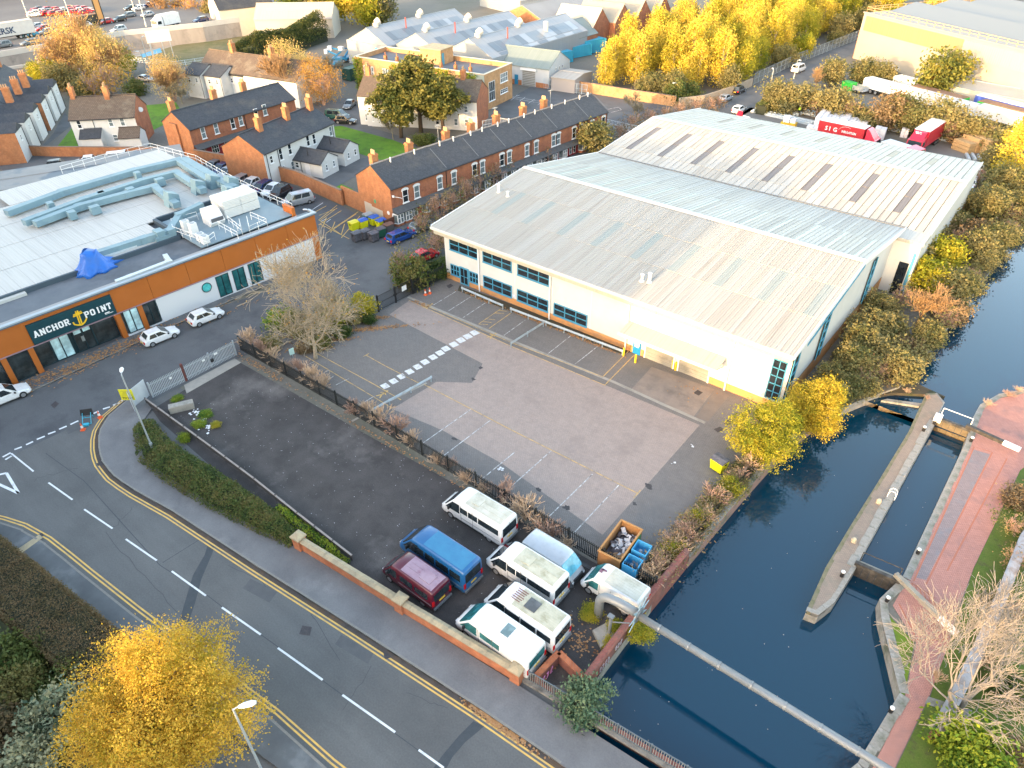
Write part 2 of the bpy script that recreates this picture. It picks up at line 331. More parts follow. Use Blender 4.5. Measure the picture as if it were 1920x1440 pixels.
# asphalt repairs
def strip(name, pts, w, z, mat, px=True, mb=None, m=0):
    P = [Vector((*XY(x,y),0)) if px else Vector((x,y,0)) for x,y in pts]; own = mb is None; mb = mb or MB(); LFT, RGT = [], []
    for i, p in enumerate(P):
        a = P[max(i-1,0)]; b = P[min(i+1,len(P)-1)]; d = (b-a).normalized(); n = Vector((-d.y,d.x,0))*w/2; LFT.append(p+n); RGT.append(p-n)
    for i in range(len(P)-1): mb.poly([(RGT[i].x,RGT[i].y,z),(RGT[i+1].x,RGT[i+1].y,z),(LFT[i+1].x,LFT[i+1].y,z),(LFT[i].x,LFT[i].y,z)], m)
    return structure(name, mb, mat) if own else None
sheet('road_patch', [(390,1020),(402,1025),(398,1038),(378,1085),(366,1130),(352,1172),(335,1170),(348,1125),(362,1078),(384,1040)], .006, PATCH)
sheet('road_patch', [(888,1352),(908,1362),(872,1392),(848,1420),(832,1450),(806,1450),(828,1418),(860,1380)], .006, PATCH)
strip('road_joint', [(385,1005),(345,1030),(305,1055)], .05, .006, PATCH)
strip('road_joint', [(86,850),(158,902),(300,1060),(391,1118),(418,1139),(520,1212),(606,1277),(742,1376),(830,1440)], .05, .0055, PATCH)

def kerb_run(parent, line, side, z1=.12, w=.14, L0=.92, mat=KERB, start=0):
    """kerb stones laid one by one along a line, shared mesh"""
    mbk = MB(); mbk.box(-L0/2+.008, L0/2-.008, 0, w, -.02, z1+.006); me = mbk.mesh('kerb_stone', mat)
    d = 0; P = [Vector((*p,0)) for p in line]; pos = L0/2
    for a, b in zip(P[:-1], P[1:]):
        seg = (b-a).length
        while pos <= d+seg:
            t = (pos-d)/seg; p = a.lerp(b, t); ang = math.atan2(b.y-a.y, b.x-a.x)
            o = link('kerb_stone', me, parent, (p.x, p.y, rnd.uniform(-.006,.006)), ang if side > 0 else ang+math.pi); pos += L0
        d += seg
def prism_px(name, pts, z0, z1, mat, px=True):
    mb = MB(); mb.prism([XY(*p) if px else p for p in pts], z0, z1); return structure(name, mb, mat)
backN = [(60,25.4),(30,22.6),(12,21.1),(-6.0,19.05),(-15.2,18.35),(-34.1,16.75)]+[XY(*p) for p in ((480,987),(410,945),(352,917),(310,893),(275,862),(262,800),(285,768),(270,748))]
pN = prism_px('pavement', kNw+backN, -.02, .12, PAVEM, px=False)
kerb_run(pN, [p for p in kNw if p[0] < 0], 1)
backS = [(60,12.6),(10,8.0),(-8,6.4)]+[XY(*p) for p in ((520,1440),(330,1300),(205,1202),(60,1085),(0,1040),(-60,1010))]
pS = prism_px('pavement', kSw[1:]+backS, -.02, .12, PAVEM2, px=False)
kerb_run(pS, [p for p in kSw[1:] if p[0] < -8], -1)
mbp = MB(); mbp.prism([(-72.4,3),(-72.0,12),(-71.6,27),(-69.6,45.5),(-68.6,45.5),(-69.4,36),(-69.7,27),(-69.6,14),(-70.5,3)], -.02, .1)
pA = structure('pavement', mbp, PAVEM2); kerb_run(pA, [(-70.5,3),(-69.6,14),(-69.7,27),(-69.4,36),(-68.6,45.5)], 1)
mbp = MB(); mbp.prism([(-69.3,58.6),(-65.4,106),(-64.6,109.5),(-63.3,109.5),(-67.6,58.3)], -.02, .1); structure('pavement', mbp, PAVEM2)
# yellow stripe slab crossing south pavement
sheet('tactile_strip', [(82,1010),(75,1004),(22,1040),(30,1048)], .126, STONE)

# painted markings
def marking(name, quads, z, mat):
    mb = MB()
    for q in quads: mb.poly([(*XY(*p), z) for p in q])
    return structure(name, mb, mat)
def line_px(name, runs, w, z, mat):
    mb = MB()
    for r in runs: strip('', r, w, z, mat, mb=mb)
    return structure(name, mb, mat)
def offset_line(P, d):
    out = []
    for i, p in enumerate(P):
        a = Vector(P[max(i-1,0)]); b = Vector(P[min(i+1,len(P)-1)]); t = (b-a).normalized(); out.append((p[0]-t.y*d, p[1]+t.x*d))
    return out
mb = MB()
kc = kNw[:]
for dd in (-.38, -.62): strip('', offset_line(kc, dd), .11, .008, None, px=False, mb=mb)
for dd in (.33, .57): strip('', offset_line(kSw[1:], dd), .11, .008, None, px=False, mb=mb)
structure('double_yellow_line', mb, YELLOWP)
mbg = MB(); strip('', offset_line(kNw, -.2), .4, .006, None, px=False, mb=mbg); structure('gutter_dirt', mbg, M('gutter_dirt', (.085,.068,.06), .95, (.06,.05,.045), 2, dirt=(.14,.08,.04), dscale=.6, fine=.3))
line_px('centre_line', [[(21,850),(63,884)],[(91,905),(136,937)],[(158,955),(211,991)],[(236,1011),(294,1051)],[(322,1071),(386,1117)],[(416,1139),(489,1190)],[(521,1215),(605,1275)],[(642,1303),(741,1373)],[(785,1406),(832,1440)],[(880,1476),(960,1540)]], .13, .008, WHITEP)
gw = [[(5,857),(20,849)],[(27,843),(41,838)],[(49,834),(62,828)],[(69,824),(84,818)],[(90,814),(104,809)],[(111,805),(125,799)],[(132,796),(147,789)],[(174,776),(185,771)],[(193,767),(206,763)],[(212,760),(224,755)],[(228,752),(240,747)],[(10,862),(22,855)]]
line_px('give_way_line', gw, .2, .008, WHITEP)
mb = MB()
for a, b in (((12,887),(35,925)),((35,925),(-28,896)),((-28,896),(12,887))): strip('', [a,b], .22, .008, None, mb=mb)
structure('give_way_triangle', mb, WHITEP)
# iron covers in the road
IRON = M('cast_iron', (.05,.045,.05), .7, (.075,.065,.065), 5, metal=.2, fine=.2)
for i, (q, lab) in enumerate((([(567,1173),(585,1176),(581,1192),(561,1189)], 0), ([(95,760),(104,752),(111,757),(102,766)], 0), ([(897,689),(902,687),(906,690),(900,693)], 0), ([(1300,737),(1308,731),(1318,736),(1310,742)],0), ([(1338,805),(1350,800),(1358,806),(1346,811)],0), ([(1357,793),(1366,787),(1374,793),(1364,798)],0), ([(837,536),(845,532),(850,536),(842,541)],0))):
    sheet('manhole_cover', q, .0165, IRON)
for q in ([(718,1222),(730,1226),(735,1233),(722,1236)], [(181,869),(190,865),(194,871),(184,874)], [(71,1003),(79,999),(83,1004),(76,1008)]):
    sheet('drain_grate', q, .0135, M('drain_iron', (.03,.026,.03), .7, (.06,.05,.05), 8))

# dark gravel yard
sheet('gravel_yard', [(285,768),(440,674),(700,822),(960,967),(1130,1064),(1235,1090),(1118,1275),(1000,1290),(965,1264),(560,1024),(540,1000),(300,790)], .006, GRAVEL)
sheet('gate_apron', [(345,722),(440,672),(452,680),(350,738)], .010, CONC)
# works yard block paving
yard = [(-54.3,43.2),(-54.1,48.6),(-53.3,53.8),(-12.6,53.8),(-11.2,48),(-11.4,29.4),(-40.1,29.7),(-60.0,29.6)]
sheet('works_yard', yard+[(-58.6,36.5)], .008, YARDD, px=False)
pink = [(730,590),(768,563),(955,647),(1135,722),(1312,797),(1130,1003),(942,870),(830,807),(735,767),(803,726),(818,716),(885,718),(905,682)]
sheet('works_yard_inner_paving', pink, .012, YARDP)
sheet('concrete_apron', [(1222,688),(1340,730),(1300,782),(1182,732)], .014, APRON)
sheet('concrete_apron', [(1342,731),(1368,741),(1328,790),(1304,783)], .014, M('apron_dark', (.2,.165,.14), .9, (.17,.14,.125), 1, fine=.15))
strip('drainage_channel', [(765,557),(960,639),(1150,716),(1240,757),(1322,793)], .35, .016, CONC)
strip('drainage_channel', [(660,790),(720,757),(800,718)], .25, .016, CONC)
# building verge with leaves
sheet('building_verge', [(862,535),(1178,650),(1186,660),(1165,664),(858,545)], .016, SOIL)
line_px('yard_yellow_line', [[(766,563),(955,648),(1135,723)],[(795,572),(960,643),(1130,707)],[(1133,723),(1190,665)],[(1130,707),(1180,657)],[(573,668),(690,738),(736,766)],[(587,659),(700,720),(752,750)],[(681,669),(692,663)],[(686,666),(720,685),(786,719)],[(795,721),(958,806),(1195,925)],[(1188,934),(1201,919)]], .09, .019, WORNY)
line_px('hatch_line', [[(897,608),(938,580)],[(917,616),(958,587)],[(897,608),(915,609)],[(912,598),(928,600)],[(927,587),(945,588)],[(935,582),(951,584)],[(905,603),(922,605)]], .09, .019, WORNY)
line_px('parking_bay_line', [[(813,572),(856,546)],[(841,583),(882,557)],[(868,596),(910,568)],[(945,629),(985,600)],[(1028,663),(1070,630)],[(1078,683),(1120,650)],
   [(790,833),(884,767)],[(822,862),(921,787)],[(892,908),(965,848)],[(960,911),(1034,845)],[(1028,970),(1111,889)],[(1072,1004),(1160,910)],[(575,685),(590,678)],[(598,703),(618,694)],[(630,722),(654,710)],[(668,763),(702,743)],
   [(610,715),(625,706)]], .085, .019, WORNP)
mbz = MB()
for x, y in ((890,624),(877,631),(864,638),(851,646),(836,654),(825,662),(812,670),(797,679),(783,688),(768,697),(753,706),(738,715),(722,724)):
    mbz.poly([(*XY(x-10,y-1),.019),(*XY(x+1.5,y-6),.019),(*XY(x+10,y+1),.019),(*XY(x-1.5,y+6),.019)])
structure('zebra_crossing', mbz, M('zebra_paint', (.66,.65,.64), .7, (.56,.55,.54), 3, dirt=(.3,.28,.27), dscale=3, dlo=.52, dhi=.75))
def figure_mark(cx, cy, s):
    """painted walking figure"""
    c = G(cx, cy, .0195); mb = MB(); q = lambda a, b, w: strip('', [(c.x+a[0]*s, c.y+a[1]*s), (c.x+b[0]*s, c.y+b[1]*s)], w*s, .0195, None, px=False, mb=mb)
    q((0,-.1),(0,.5),.28); q((0,-.1),(-.35,-.7),.16); q((0,-.1),(.3,-.7),.16); q((0,.45),(-.45,.1),.13); q((0,.45),(.4,.15),.13); q((0,.62),(0,.9),.26)
    structure('walking_figure_mark', mb, WORNY)
figure_mark(803,574,.8); figure_mark(922,630,.8); figure_mark(717,739,.8)
STAIN = M('oil_stain', (.03,.026,.028), .6, (.055,.048,.048), 4)
for c, r in (((1217,912),.42),((1190,945),.22),((1062,952),.35),((852,823),.3),((1010,918),.3),((888,711),.3)):
    r *= .62; p = G(*c); P = [(p.x+r*(1+.45*rnd.uniform(-1,1))*math.cos(a)*1.3, p.y+r*(1+.45*rnd.uniform(-1,1))*math.sin(a)) for a in [i*math.pi/7 for i in range(14)]]
    sheet('oil_stain', P, .0205, STAIN, px=False)
CRK = M('tar_crack', (.05,.05,.053), .7, (.062,.062,.064), 4)
for x0, y0, x1, y1 in ((200,1000,330,1150),(430,1060,560,1130),(560,1110,640,1240),(700,1250,640,1330),(760,1300,840,1330),(60,900,150,880),(250,950,210,990)):
    strip('road_crack', [(lerp_(x0,x1,k/9)+rnd.uniform(-4,4), lerp_(y0,y1,k/9)+rnd.uniform(-4,4)) for k in range(10)], .035, .0062, CRK)
sheet('road_patch', [(470,1085),(520,1110),(505,1130),(455,1103)], .0061, M('old_patch', (.085,.085,.088), .85, (.1,.1,.101), 1.5, fine=.15)); sheet('road_patch', [(640,1190),(700,1225),(690,1245),(628,1208)], .0061, MATS['old_patch']); sheet('road_patch', [(120,800),(170,780),(176,792),(128,814)], .0075, MATS['old_patch'])
# disabled bay hatching in the rear car park
line_px('car_park_line', [[(597,413),(632,385)],[(632,390),(600,414)],[(597,422),(640,395)],[(612,437),(672,397)],[(640,446),(675,405)],[(600,420),(655,448)],[(597,412),(640,440)],[(598,404),(632,391)],[(668,401),(625,430)],[(605,426),(612,408)],[(620,436),(628,416)],[(640,440),(646,420)],[(656,430),(661,412)],[(590,398),(612,386)],[(560,385),(585,372)]], .11, .012, YELLOWP)
line_px('car_park_white_line', [[(586,393),(606,380)],[(115,328),(128,309)],[(612,417),(620,411)],[(603,415),(612,410)],[(560,387),(592,371)]], .1, .012, WHITEP)
line_px('far_bay_line', [[(947,182),(960,184),(975,178)],[(960,184),(1010,193)],[(970,178),(958,188)],[(985,182),(974,190)],[(1003,186),(990,194)],[(1020,189),(1008,197)],[(955,180),(1025,192)],[(1140,205),(1160,201),(1165,206),(1146,211)]], .14, .012, WORNP)
sheet('rear_car_park', [(905,245),(935,196),(1000,160),(1100,176),(1260,200),(1200,225),(1130,245),(1010,225)], .006, ASPH2)
sheet('garden_bed', [(-160,1080),(0,1130),(110,1200),(230,1290),(330,1390),(360,1450),(200,1600),(-200,1500)], .004, M('garden_soil', (.035,.045,.02), .95, (.06,.07,.03), 1.2, dirt=(.08,.06,.03), dscale=.6, fine=.3, bump=.6))
# lawns and yards behind the houses
for q in ([(600,240),(640,236),(735,262),(790,282),(770,292),(715,300),(680,290),(630,275)], [(612,362),(640,345),(662,355),(640,376)], [(267,198),(330,192),(345,215),(275,250)], [(100,284),(135,240),(150,283)], [(410,296),(450,285),(455,300)]):
    sheet('lawn', q, .006, GRASS)
sheet('paved_path', [(580,330),(660,300),(690,295),(718,305),(640,345),(610,362),(560,345)], .005, ASPH2)
sheet('paved_path', [(62,292),(135,235),(122,210),(100,250)], .005, ASPH2)
sheet('back_lane', [(600,190),(660,182),(700,240),(790,268),(780,278),(690,252),(610,236),(560,225)], .004, ASPH2)
# depot yard and main road on the far right
sheet('depot_yard', [(-51.5,113.5),(-54,141),(-47,142),(-25,134),(-22,152),(-10.6,156),(-8.8,112.5)], .004, M('depot_tarmac', (.15,.14,.13), .85, (.18,.17,.155), .2, fine=.15, fscale=6), px=False)
sheet('rough_ground', [(235,110),(300,92),(430,62),(600,70),(560,110),(430,115),(330,125)], .003, ROUGHG)
sheet('side_lane', [(228,95),(300,80),(420,52),(440,60),(330,85),(240,112)], .005, CONC)
sheet('blue_tarmac', [(262,103),(300,90),(304,98),(268,108)], .008, M('blue_surface', (.08,.3,.5), .8, (.1,.34,.52), 1))
sheet('dual_carriageway', [(-320,40),(-203,62),(-212,130),(-240,190),(-430,190)], .004, M('carriageway', (.12,.115,.115), .85, (.145,.14,.135), .1, fine=.12, fscale=4), px=False)
# towpath
tow = [(1.25,41.5),(1.45,59.5),(1.2,63.5),(1.3,66.0),(2.3,68.8),(4.2,71.3),(7.3,72.5),(7.0,63),(4.7,55.9),(4.75,50),(4.0,45),(4.9,38.5),(5.1,33.4),(4.6,27.6),(4.5,20),(2.0,20),(2.0,24.2),(2.9,26.6),(3.55,32.4),(1.05,37.2),(.55,38.6)]
def under(P, z=0): return P
sheet('towpath', [(1.6,41.5),(1.8,59.5),(1.6,63.5),(1.7,65.8),(2.6,68.3),(4.4,70.8),(7.3,72.2),(7.0,63),(5.7,58.5),(5.35,52),(4.95,45.5),(4.9,41),(5.05,38),(5.0,33.4),(4.6,27.6),(4.4,20),(3.0,20),(3.0,24.2),(3.6,26.6),(3.95,31.6),(3.4,36.6),(1.4,38.6)], 0.0, TOWP, px=False)
sheet('towpath_centre', [(2.0,42),(2.2,59),(3.4,59.2),(3.0,50),(2.6,42.2)], .005, TOWG, px=False)
mbt = MB()
for P in ([(1.95,41.6),(2.15,59.4),(3.4,59.6)],[(2.7,41.8),(3.5,59.6)],[(3.55,44),(4.6,59.5)],[(1.7,39.0),(3.3,37.0)],[(3.1,36.6),(5.0,38.2)]): strip('', P, .1, .009, None, px=False, mb=mbt)
for i in range(6): strip('', [(1.9+i*.28,41.3-.05*i),(2.15+i*.28,40.7-.05*i)], .08, .009, None, px=False, mb=mbt)
strip('', [(1.9,41.35),(3.5,41.0)], .08, .009, None, px=False, mb=mbt); strip('', [(2.1,40.75),(3.7,40.4)], .08, .009, None, px=False, mb=mbt)
structure('towpath_edging', mbt, TOWR)
TOWGR = M('towpath_grass', (.075,.12,.012), .95, (.1,.13,.02), 1.5, dirt=(.07,.055,.03), dscale=.9, dlo=.55, dhi=.75, fine=.3, fscale=12, bump=.6)
sheet('towpath_grass', [(7.2,72),(5.72,58.5),(5.37,52),(4.97,45.5),(5.0,38),(5.05,33.4),(4.65,27.6),(4.5,19),(40,19),(40,90),(9,90)], -.012, TOWGR, px=False)
sheet('towpath_lawn', [(1.5,37.6),(3.3,36.55),(3.9,31.8),(3.6,32.2)], .004, M('bright_canal_grass', (.1,.16,.008), .95, (.13,.19,.012), 2, dirt=(.08,.1,.02), dscale=1, fine=.25, bump=.5), px=False)
sheet('stone_setts', [(4.95,33.2),(7.2,33.9),(7.2,33.3),(4.9,32.6)], .004, GREYSTONE, px=False)
# coping along canal edge, stone by stone
def coping(name_parent, line, w, z0, z1, L0, mat, side=1, name='coping_stone'):
    P = [Vector((*p,0)) for p in line]
    for a, b in zip(P[:-1], P[1:]):
        seg = (b-a).length; n = max(1, round(seg/L0)); l = seg/n; ang = math.atan2(b.y-a.y, b.x-a.x)
        for i in range(n):
            p = a.lerp(b, (i+.5)/n); mb = MB(); mb.box(-l/2+.01, l/2-.01, 0, side*w*rnd.uniform(.9,1.1), z0, z1+rnd.uniform(-.012,.012)) if side > 0 else mb.box(-l/2+.01, l/2-.01, -w*rnd.uniform(.9,1.1), 0, z0, z1+rnd.uniform(-.012,.012))
            mb.build(name, mat, name_parent, loc=(p.x,p.y,0), rot=ang)
q = tag(thing('canal_edge', None, None), None, None, None, 'structure')
mb = MB(); mb.prism([(1.25,41.5),(1.45,59.5),(1.7,59.5),(1.5,41.5)], -1.5, -.1); mb.build('edge_wall', GREYSTONE, q)
coping(q, [(1.25,41.5),(1.45,59.5),(1.2,63.5),(1.3,66.0),(2.3,68.8),(4.2,71.3)], .5, -.2, .03, 1.1, GREYSTONE, -1)
coping(q, [(2.0,24.2),(2.9,26.6),(3.55,32.4),(1.05,37.2),(.55,38.6),(1.25,41.5)], .55, -.2, .03, 1.3, GREYSTONE, -1)
# lock island
isl = tag(thing('lock_island', None, None), None, None, None, 'structure')
io = [(-3.0,34.6),(-2.25,34.75),(-1.75,36.4),(-1.55,40.2),(-1.45,46),(-1.35,52),(-1.25,58),(-1.2,61),(-1.3,64.5),(-2.2,65.6),(-3.0,64.8),(-2.75,58),(-2.95,50),(-3.15,44),(-3.25,39)]
mb = MB(); mb.prism(io, -1.6, -.06); mb.build('island_wall', GREYSTONE, isl)
mb = MB(); mb.prism([(x*.88-.26, 50+(y-50)*.985) for x, y in io], -.06, -.02); mb.build('island_paving', ISLT, isl)
coping(isl, [(-1.6,40.2),(-1.5,46),(-1.4,52),(-1.3,58),(-1.25,61)], .55, -.3, .02, 1.2, GREYSTONE, 1)
coping(isl, io[:4], .32, -.3, .0, .7, GREYSTONE, 1)
coping(isl, [(-2.4,65.4),(-3.0,64.8),(-2.75,58),(-2.95,50),(-3.15,44),(-3.25,39),(-3.0,34.6)], .25, -.3, -.01, 1.0, M('mossy_edge', (.2,.17,.11), .9, (.13,.13,.07), 2, fine=.2), 1)
# weir wall from island to west bank
mb = MB(); mb.prism([(-2.4,65.4),(-1.5,65.8),(-5.0,66.5),(-7.5,62.0),(-7.1,61.4),(-5.2,63.6)], -1.6, -.25); structure('weir_wall', mb, SOIL)
mb = MB(); mb.prism([(-6.0,61.7),(-5.6,62.3),(-2.95,63.5),(-3.0,62.9)], -1.6, -.35); structure('weir_sill', mb, GREYSTONE)
# ================================================================== BUILDING KIT
WINC = {}
def win_mesh(w, h, style, fm, pm):
    k = (round(w,2), round(h,2), style, fm.name, pm.name)
    if k in WINC: return WINC[k]
    b = .07; f = MB()
    f.box(-w/2,-w/2+b,-.06,.02,0,h); f.box(w/2-b,w/2,-.06,.02,0,h); f.box(-w/2+b,w/2-b,-.06,.02,0,b); f.box(-w/2+b,w/2-b,-.06,.02,h-b,h)
    if style != 'plain': f.box(-w/2+b,w/2-b,-.055,.02,h*.48,h*.48+b)
    if style == 'grid':
        for t in (1/3, 2/3): f.box(-w/2+w*t-.03,-w/2+w*t+.03,-.05,.02,b,h-b)
    if style == 'four':
        for t in (.25,.5,.75): f.box(-w/2+w*t-.04,-w/2+w*t+.04,-.05,.02,b,h-b)
    p = MB(); p.box(-w/2+.02,w/2-.02,-.02,.03,.02,h-.02)
    s = MB(); s.box(-w/2-.1,w/2+.1,-.13,.02,-.12,0)
    a = MB(); n = 6
    if style == 'arch':
        pts = [(-w/2-.12,h-.12),(-w/2-.12,h+.04)]+[(-(w/2+.12)*math.cos(math.pi*i/n), h+.04+.26*math.sin(math.pi*i/n)) for i in range(1,n)]+[(w/2+.12,h+.04),(w/2+.12,h-.12),(w/2,h-.12),(w/2,h),(-w/2,h),(-w/2,h-.12)]
        for i in range(len(pts)):
            pass
        o = [(x,-.1,z) for x,z in pts]; q = [(x,.02,z) for x,z in pts]; m = len(pts)
        a.add(o+q, [tuple(range(m))]+[(i,(i+1)%m,m+(i+1)%m,m+i) for i in range(m)])
    r = (f.mesh('frame', fm), p.mesh('pane', pm), s.mesh('sill', fm), a.mesh('arch', WHITE) if style == 'arch' else None)
    WINC[k] = r; return r
def window(par, x, y, z, w, h, face='front', style='sash', fm=None, pm=None, L=0, sill=True):
    """face: front (-y), left (-x), right (+x), back (+y) of the house frame"""
    fr, pa, si, ar = win_mesh(w, h, style, fm or UPVC, pm or rnd.choice((GLASSD, GLASSC, GLASSC)))
    ang = {'front':0,'left':-math.pi/2,'right':math.pi/2,'back':math.pi}[face]
    o = link('window', fr, par, (x, y, z), ang); link('pane', pa, o)
    if sill: link('sill', si, o)
    if ar: link('window_arch', ar, o)
    return o
def chimney(par, x, y, z0, z1, w=.7, l=1.0, pots=3, m=None):
    mb = MB(); mb.box(x-w/2,x+w/2,y-l/2,y+l/2,z0,z1); mb.box(x-w/2-.06,x+w/2+.06,y-l/2-.06,y+l/2+.06,z1-.28,z1-.14); c = mb.build('chimney', m or BRICKO, par)
    for i in range(pots):
        p = MB(); p.cyl(x, y-l/2+l*(i+.5)/pots, z1-.05, z1+.55, .13, 8, r2=.1); p.build('chimney_pot', M('terracotta_pot', (.5,.3,.15), .85, (.42,.27,.16), 4), c)
    return c
def house(name, label, cat, P0, ang, L, D, eave, ridge, wm, rm, group=None, over=.25, gover=.08, rfrac=.5, ridgem=None, thick=.12, z0=-.05, gutter=True, backeave=None):
    """wm: wall material or (front, left, back, right). Origin at front left corner, x along the front, y inwards"""
    root = thing(name, label, cat, P0, math.radians(ang), group)
    if not isinstance(wm, (tuple, list)): wm = (wm,)*4
    mats = []; idx = []
    for w in wm:
        if w not in mats: mats.append(w)
        idx.append(mats.index(w))
    be = eave if backeave is None else backeave; r = D*rfrac
    mb = MB()
    mb.poly([(0,0,z0),(L,0,z0),(L,0,eave),(0,0,eave)], idx[0])
    mb.poly([(0,D,z0),(0,0,z0),(0,0,eave),(0,r,ridge),(0,D,be)], idx[1])
    mb.poly([(L,D,z0),(0,D,z0),(0,D,be),(L,D,be)], idx[2])
    mb.poly([(L,0,z0),(L,D,z0),(L,D,be),(L,r,ridge),(L,0,eave)], idx[3])
    mb.build('wall', mats, root)
    s1 = (ridge-eave)/r; s2 = (ridge-be)/(D-r)
    rb = MB(); x0, x1 = -gover, L+gover; t = thick
    A = [(x0,-over,eave-over*s1),(x1,-over,eave-over*s1),(x1,r,ridge),(x0,r,ridge),(x0,D+over,be-over*s2),(x1,D+over,be-over*s2)]
    T = [(x,y,z+t) for x,y,z in A]; V = A+T
    rb.add(V, [(6,7,8,9),(9,8,11,10),(0,3,2,1),(3,4,5,2),(0,1,7,6),(4,10,11,5),(0,6,9,3),(3,9,10,4),(1,2,8,7),(2,5,11,8)])
    roof = rb.build('roof', rm, root)
    g = MB(); g.tube([(x0,r,ridge+t),(x1,r,ridge+t)], .12, 6); g.build('ridge_tiles', ridgem or rm, roof)
    if gutter:
        g = MB(); g.beam((x0,-over-.06,eave-over*s1+.03),(x1,-over-.06,eave-over*s1+.03), .12, .1); g.build('gutter', M('black_gutter', (.03,.03,.033), .5), root)
    return root
def downpipe(par, x, y, z1, z0=0, m=None, r=.05):
    mb = MB(); mb.tube([(x,y,z0),(x,y,z1)], r, 6); return mb.build('downpipe', m or BLACK, par)
def door(par, x, y, z, w, h, mat, face='front'):
    mb = MB(); mb.box(-w/2,w/2,-.06,.02,0,h); o = mb.build('door', mat, par, loc=(x,y,z), rot={'front':0,'left':-math.pi/2,'right':math.pi/2,'back':math.pi}[face])
    hb = MB(); hb.box(w/2-.16,w/2-.1,-.11,-.06,h*.45,h*.52); hb.build('handle', GALV, o); return o

# ================================================================== MAIN WAREHOUSE
SH = [CORR('roof_sheet_pale', (.4,.39,.36), (.36,.35,.32), .3, 0, .5, dirt=(.27,.255,.225), depth=.35), CORR('roof_sheet_warm', (.39,.372,.335), (.345,.328,.298), .3, 0, .5, dirt=(.25,.235,.205), depth=.35),
      CORR('roof_sheet_grey', (.37,.365,.345), (.41,.4,.375), .3, 0, .5, dirt=(.26,.25,.225), depth=.35), CORR('roof_sheet_worn', (.3,.288,.262), (.38,.365,.335), .3, 0, .55, dirt=(.2,.185,.16), depth=.35)]
SKYL = CORR('rooflight_sheet', (.27,.31,.3), (.32,.35,.34), .3, 0, .35, depth=.35)
SKYD = CORR('dark_rooflight_sheet', (.13,.12,.12), (.17,.155,.15), .3, 0, .4, depth=.5)
WHM = M('white_cladding', (.58,.58,.565), .55, (.54,.54,.525), .5, dirt=(.45,.44,.41), dscale=.4, dlo=.6, dhi=.85)
CREAMF = CORR('cream_fascia', (.45,.42,.34), (.41,.385,.315), .22, 0, .5, dirt=(.33,.3,.24), depth=.6)
ORANGEP = M('orange_plinth', (.56,.27,.1), .8, (.5,.23,.085), 1.2, dirt=(.34,.2,.11), dscale=.8, fine=.1)
BLUEF = PAINT('blue_window_frame', (.06,.27,.42), .4, 0, 0)
BLUED = PAINT('blue_door_paint', (.01,.2,.42), .4, 0, 0)
WH = thing('warehouse', 'large white warehouse with pale ribbed twin roofs beside the canal', 'warehouse', (0,0,0))
FY = 53.85; XL, XR = -53.8, -12.7
EZ, VZ, RZ = 6.62, 6.6, 8.9
def px_roof(p, z): return G(p[0], p[1], z)
# roof corner lines (left x, right x, y, z)
r_eave = (-54.9, -12.45, 53.0, 6.6); r_r1 = (-54.05, -12.3, 69.2, 8.9); r_val = (-53.1, -12.2, 85.0, 6.62); r_r2 = (-51.5, -9.25, 96.9, 8.95); r_bk = (-51.0, -9.8, 111.9, 6.9)
# walls
mb = MB()
mb.box(XL, XR, FY, FY+.3, .75, 6.45, 0)
mb.box(XL+.003, XR, FY-.05, FY+.3, -.05, .75, 1)
mb.poly([(XL,FY,-.05),(XL,FY,6.4),(-53.2,69.2,8.8),(-52.3,85,6.5),(-52.3,85,-.05)], 0)
mb.poly([(-52.3,85,-.05),(-52.3,85,6.5),(-50.8,96.9,8.85),(-50.3,111.5,6.8),(-50.3,111.5,-.05)], 0)
for (a, b) in (((-12.75,FY),(-12.55,82.4)),):
    mb.poly([(a[0],a[1],1.6),(b[0],b[1],1.6),(b[0],84,6.5),(-12.6,69.2,8.75),(a[0],a[1],6.45)], 0)
    mb.poly([(a[0]+.03,a[1],-.05),(b[0]+.03,b[1],-.05),(b[0]+.03,b[1],1.6),(a[0]+.03,a[1],1.6)], 1)
mb.poly([(-12.6,82.4,-.05),(-9.75,82.4,-.05),(-9.75,82.4,6.2),(-12.6,82.4,6.2)], 0)
mb.poly([(-9.75,82.4,1.4),(-9.9,111.5,1.4),(-9.9,111.5,6.7),(-9.5,96.9,8.8),(-9.75,82.4,6.2)], 0)
mb.poly([(-9.72,82.4,-.05),(-9.87,111.5,-.05),(-9.87,111.5,1.4),(-9.72,82.4,1.4)], 2)
mb.poly([(-50.3,111.5,-.05),(-9.9,111.5,-.05),(-9.9,111.5,6.8),(-50.3,111.5,6.8)], 0)
mb.build('wall', [WHM, ORANGEP, BRICKR], WH)
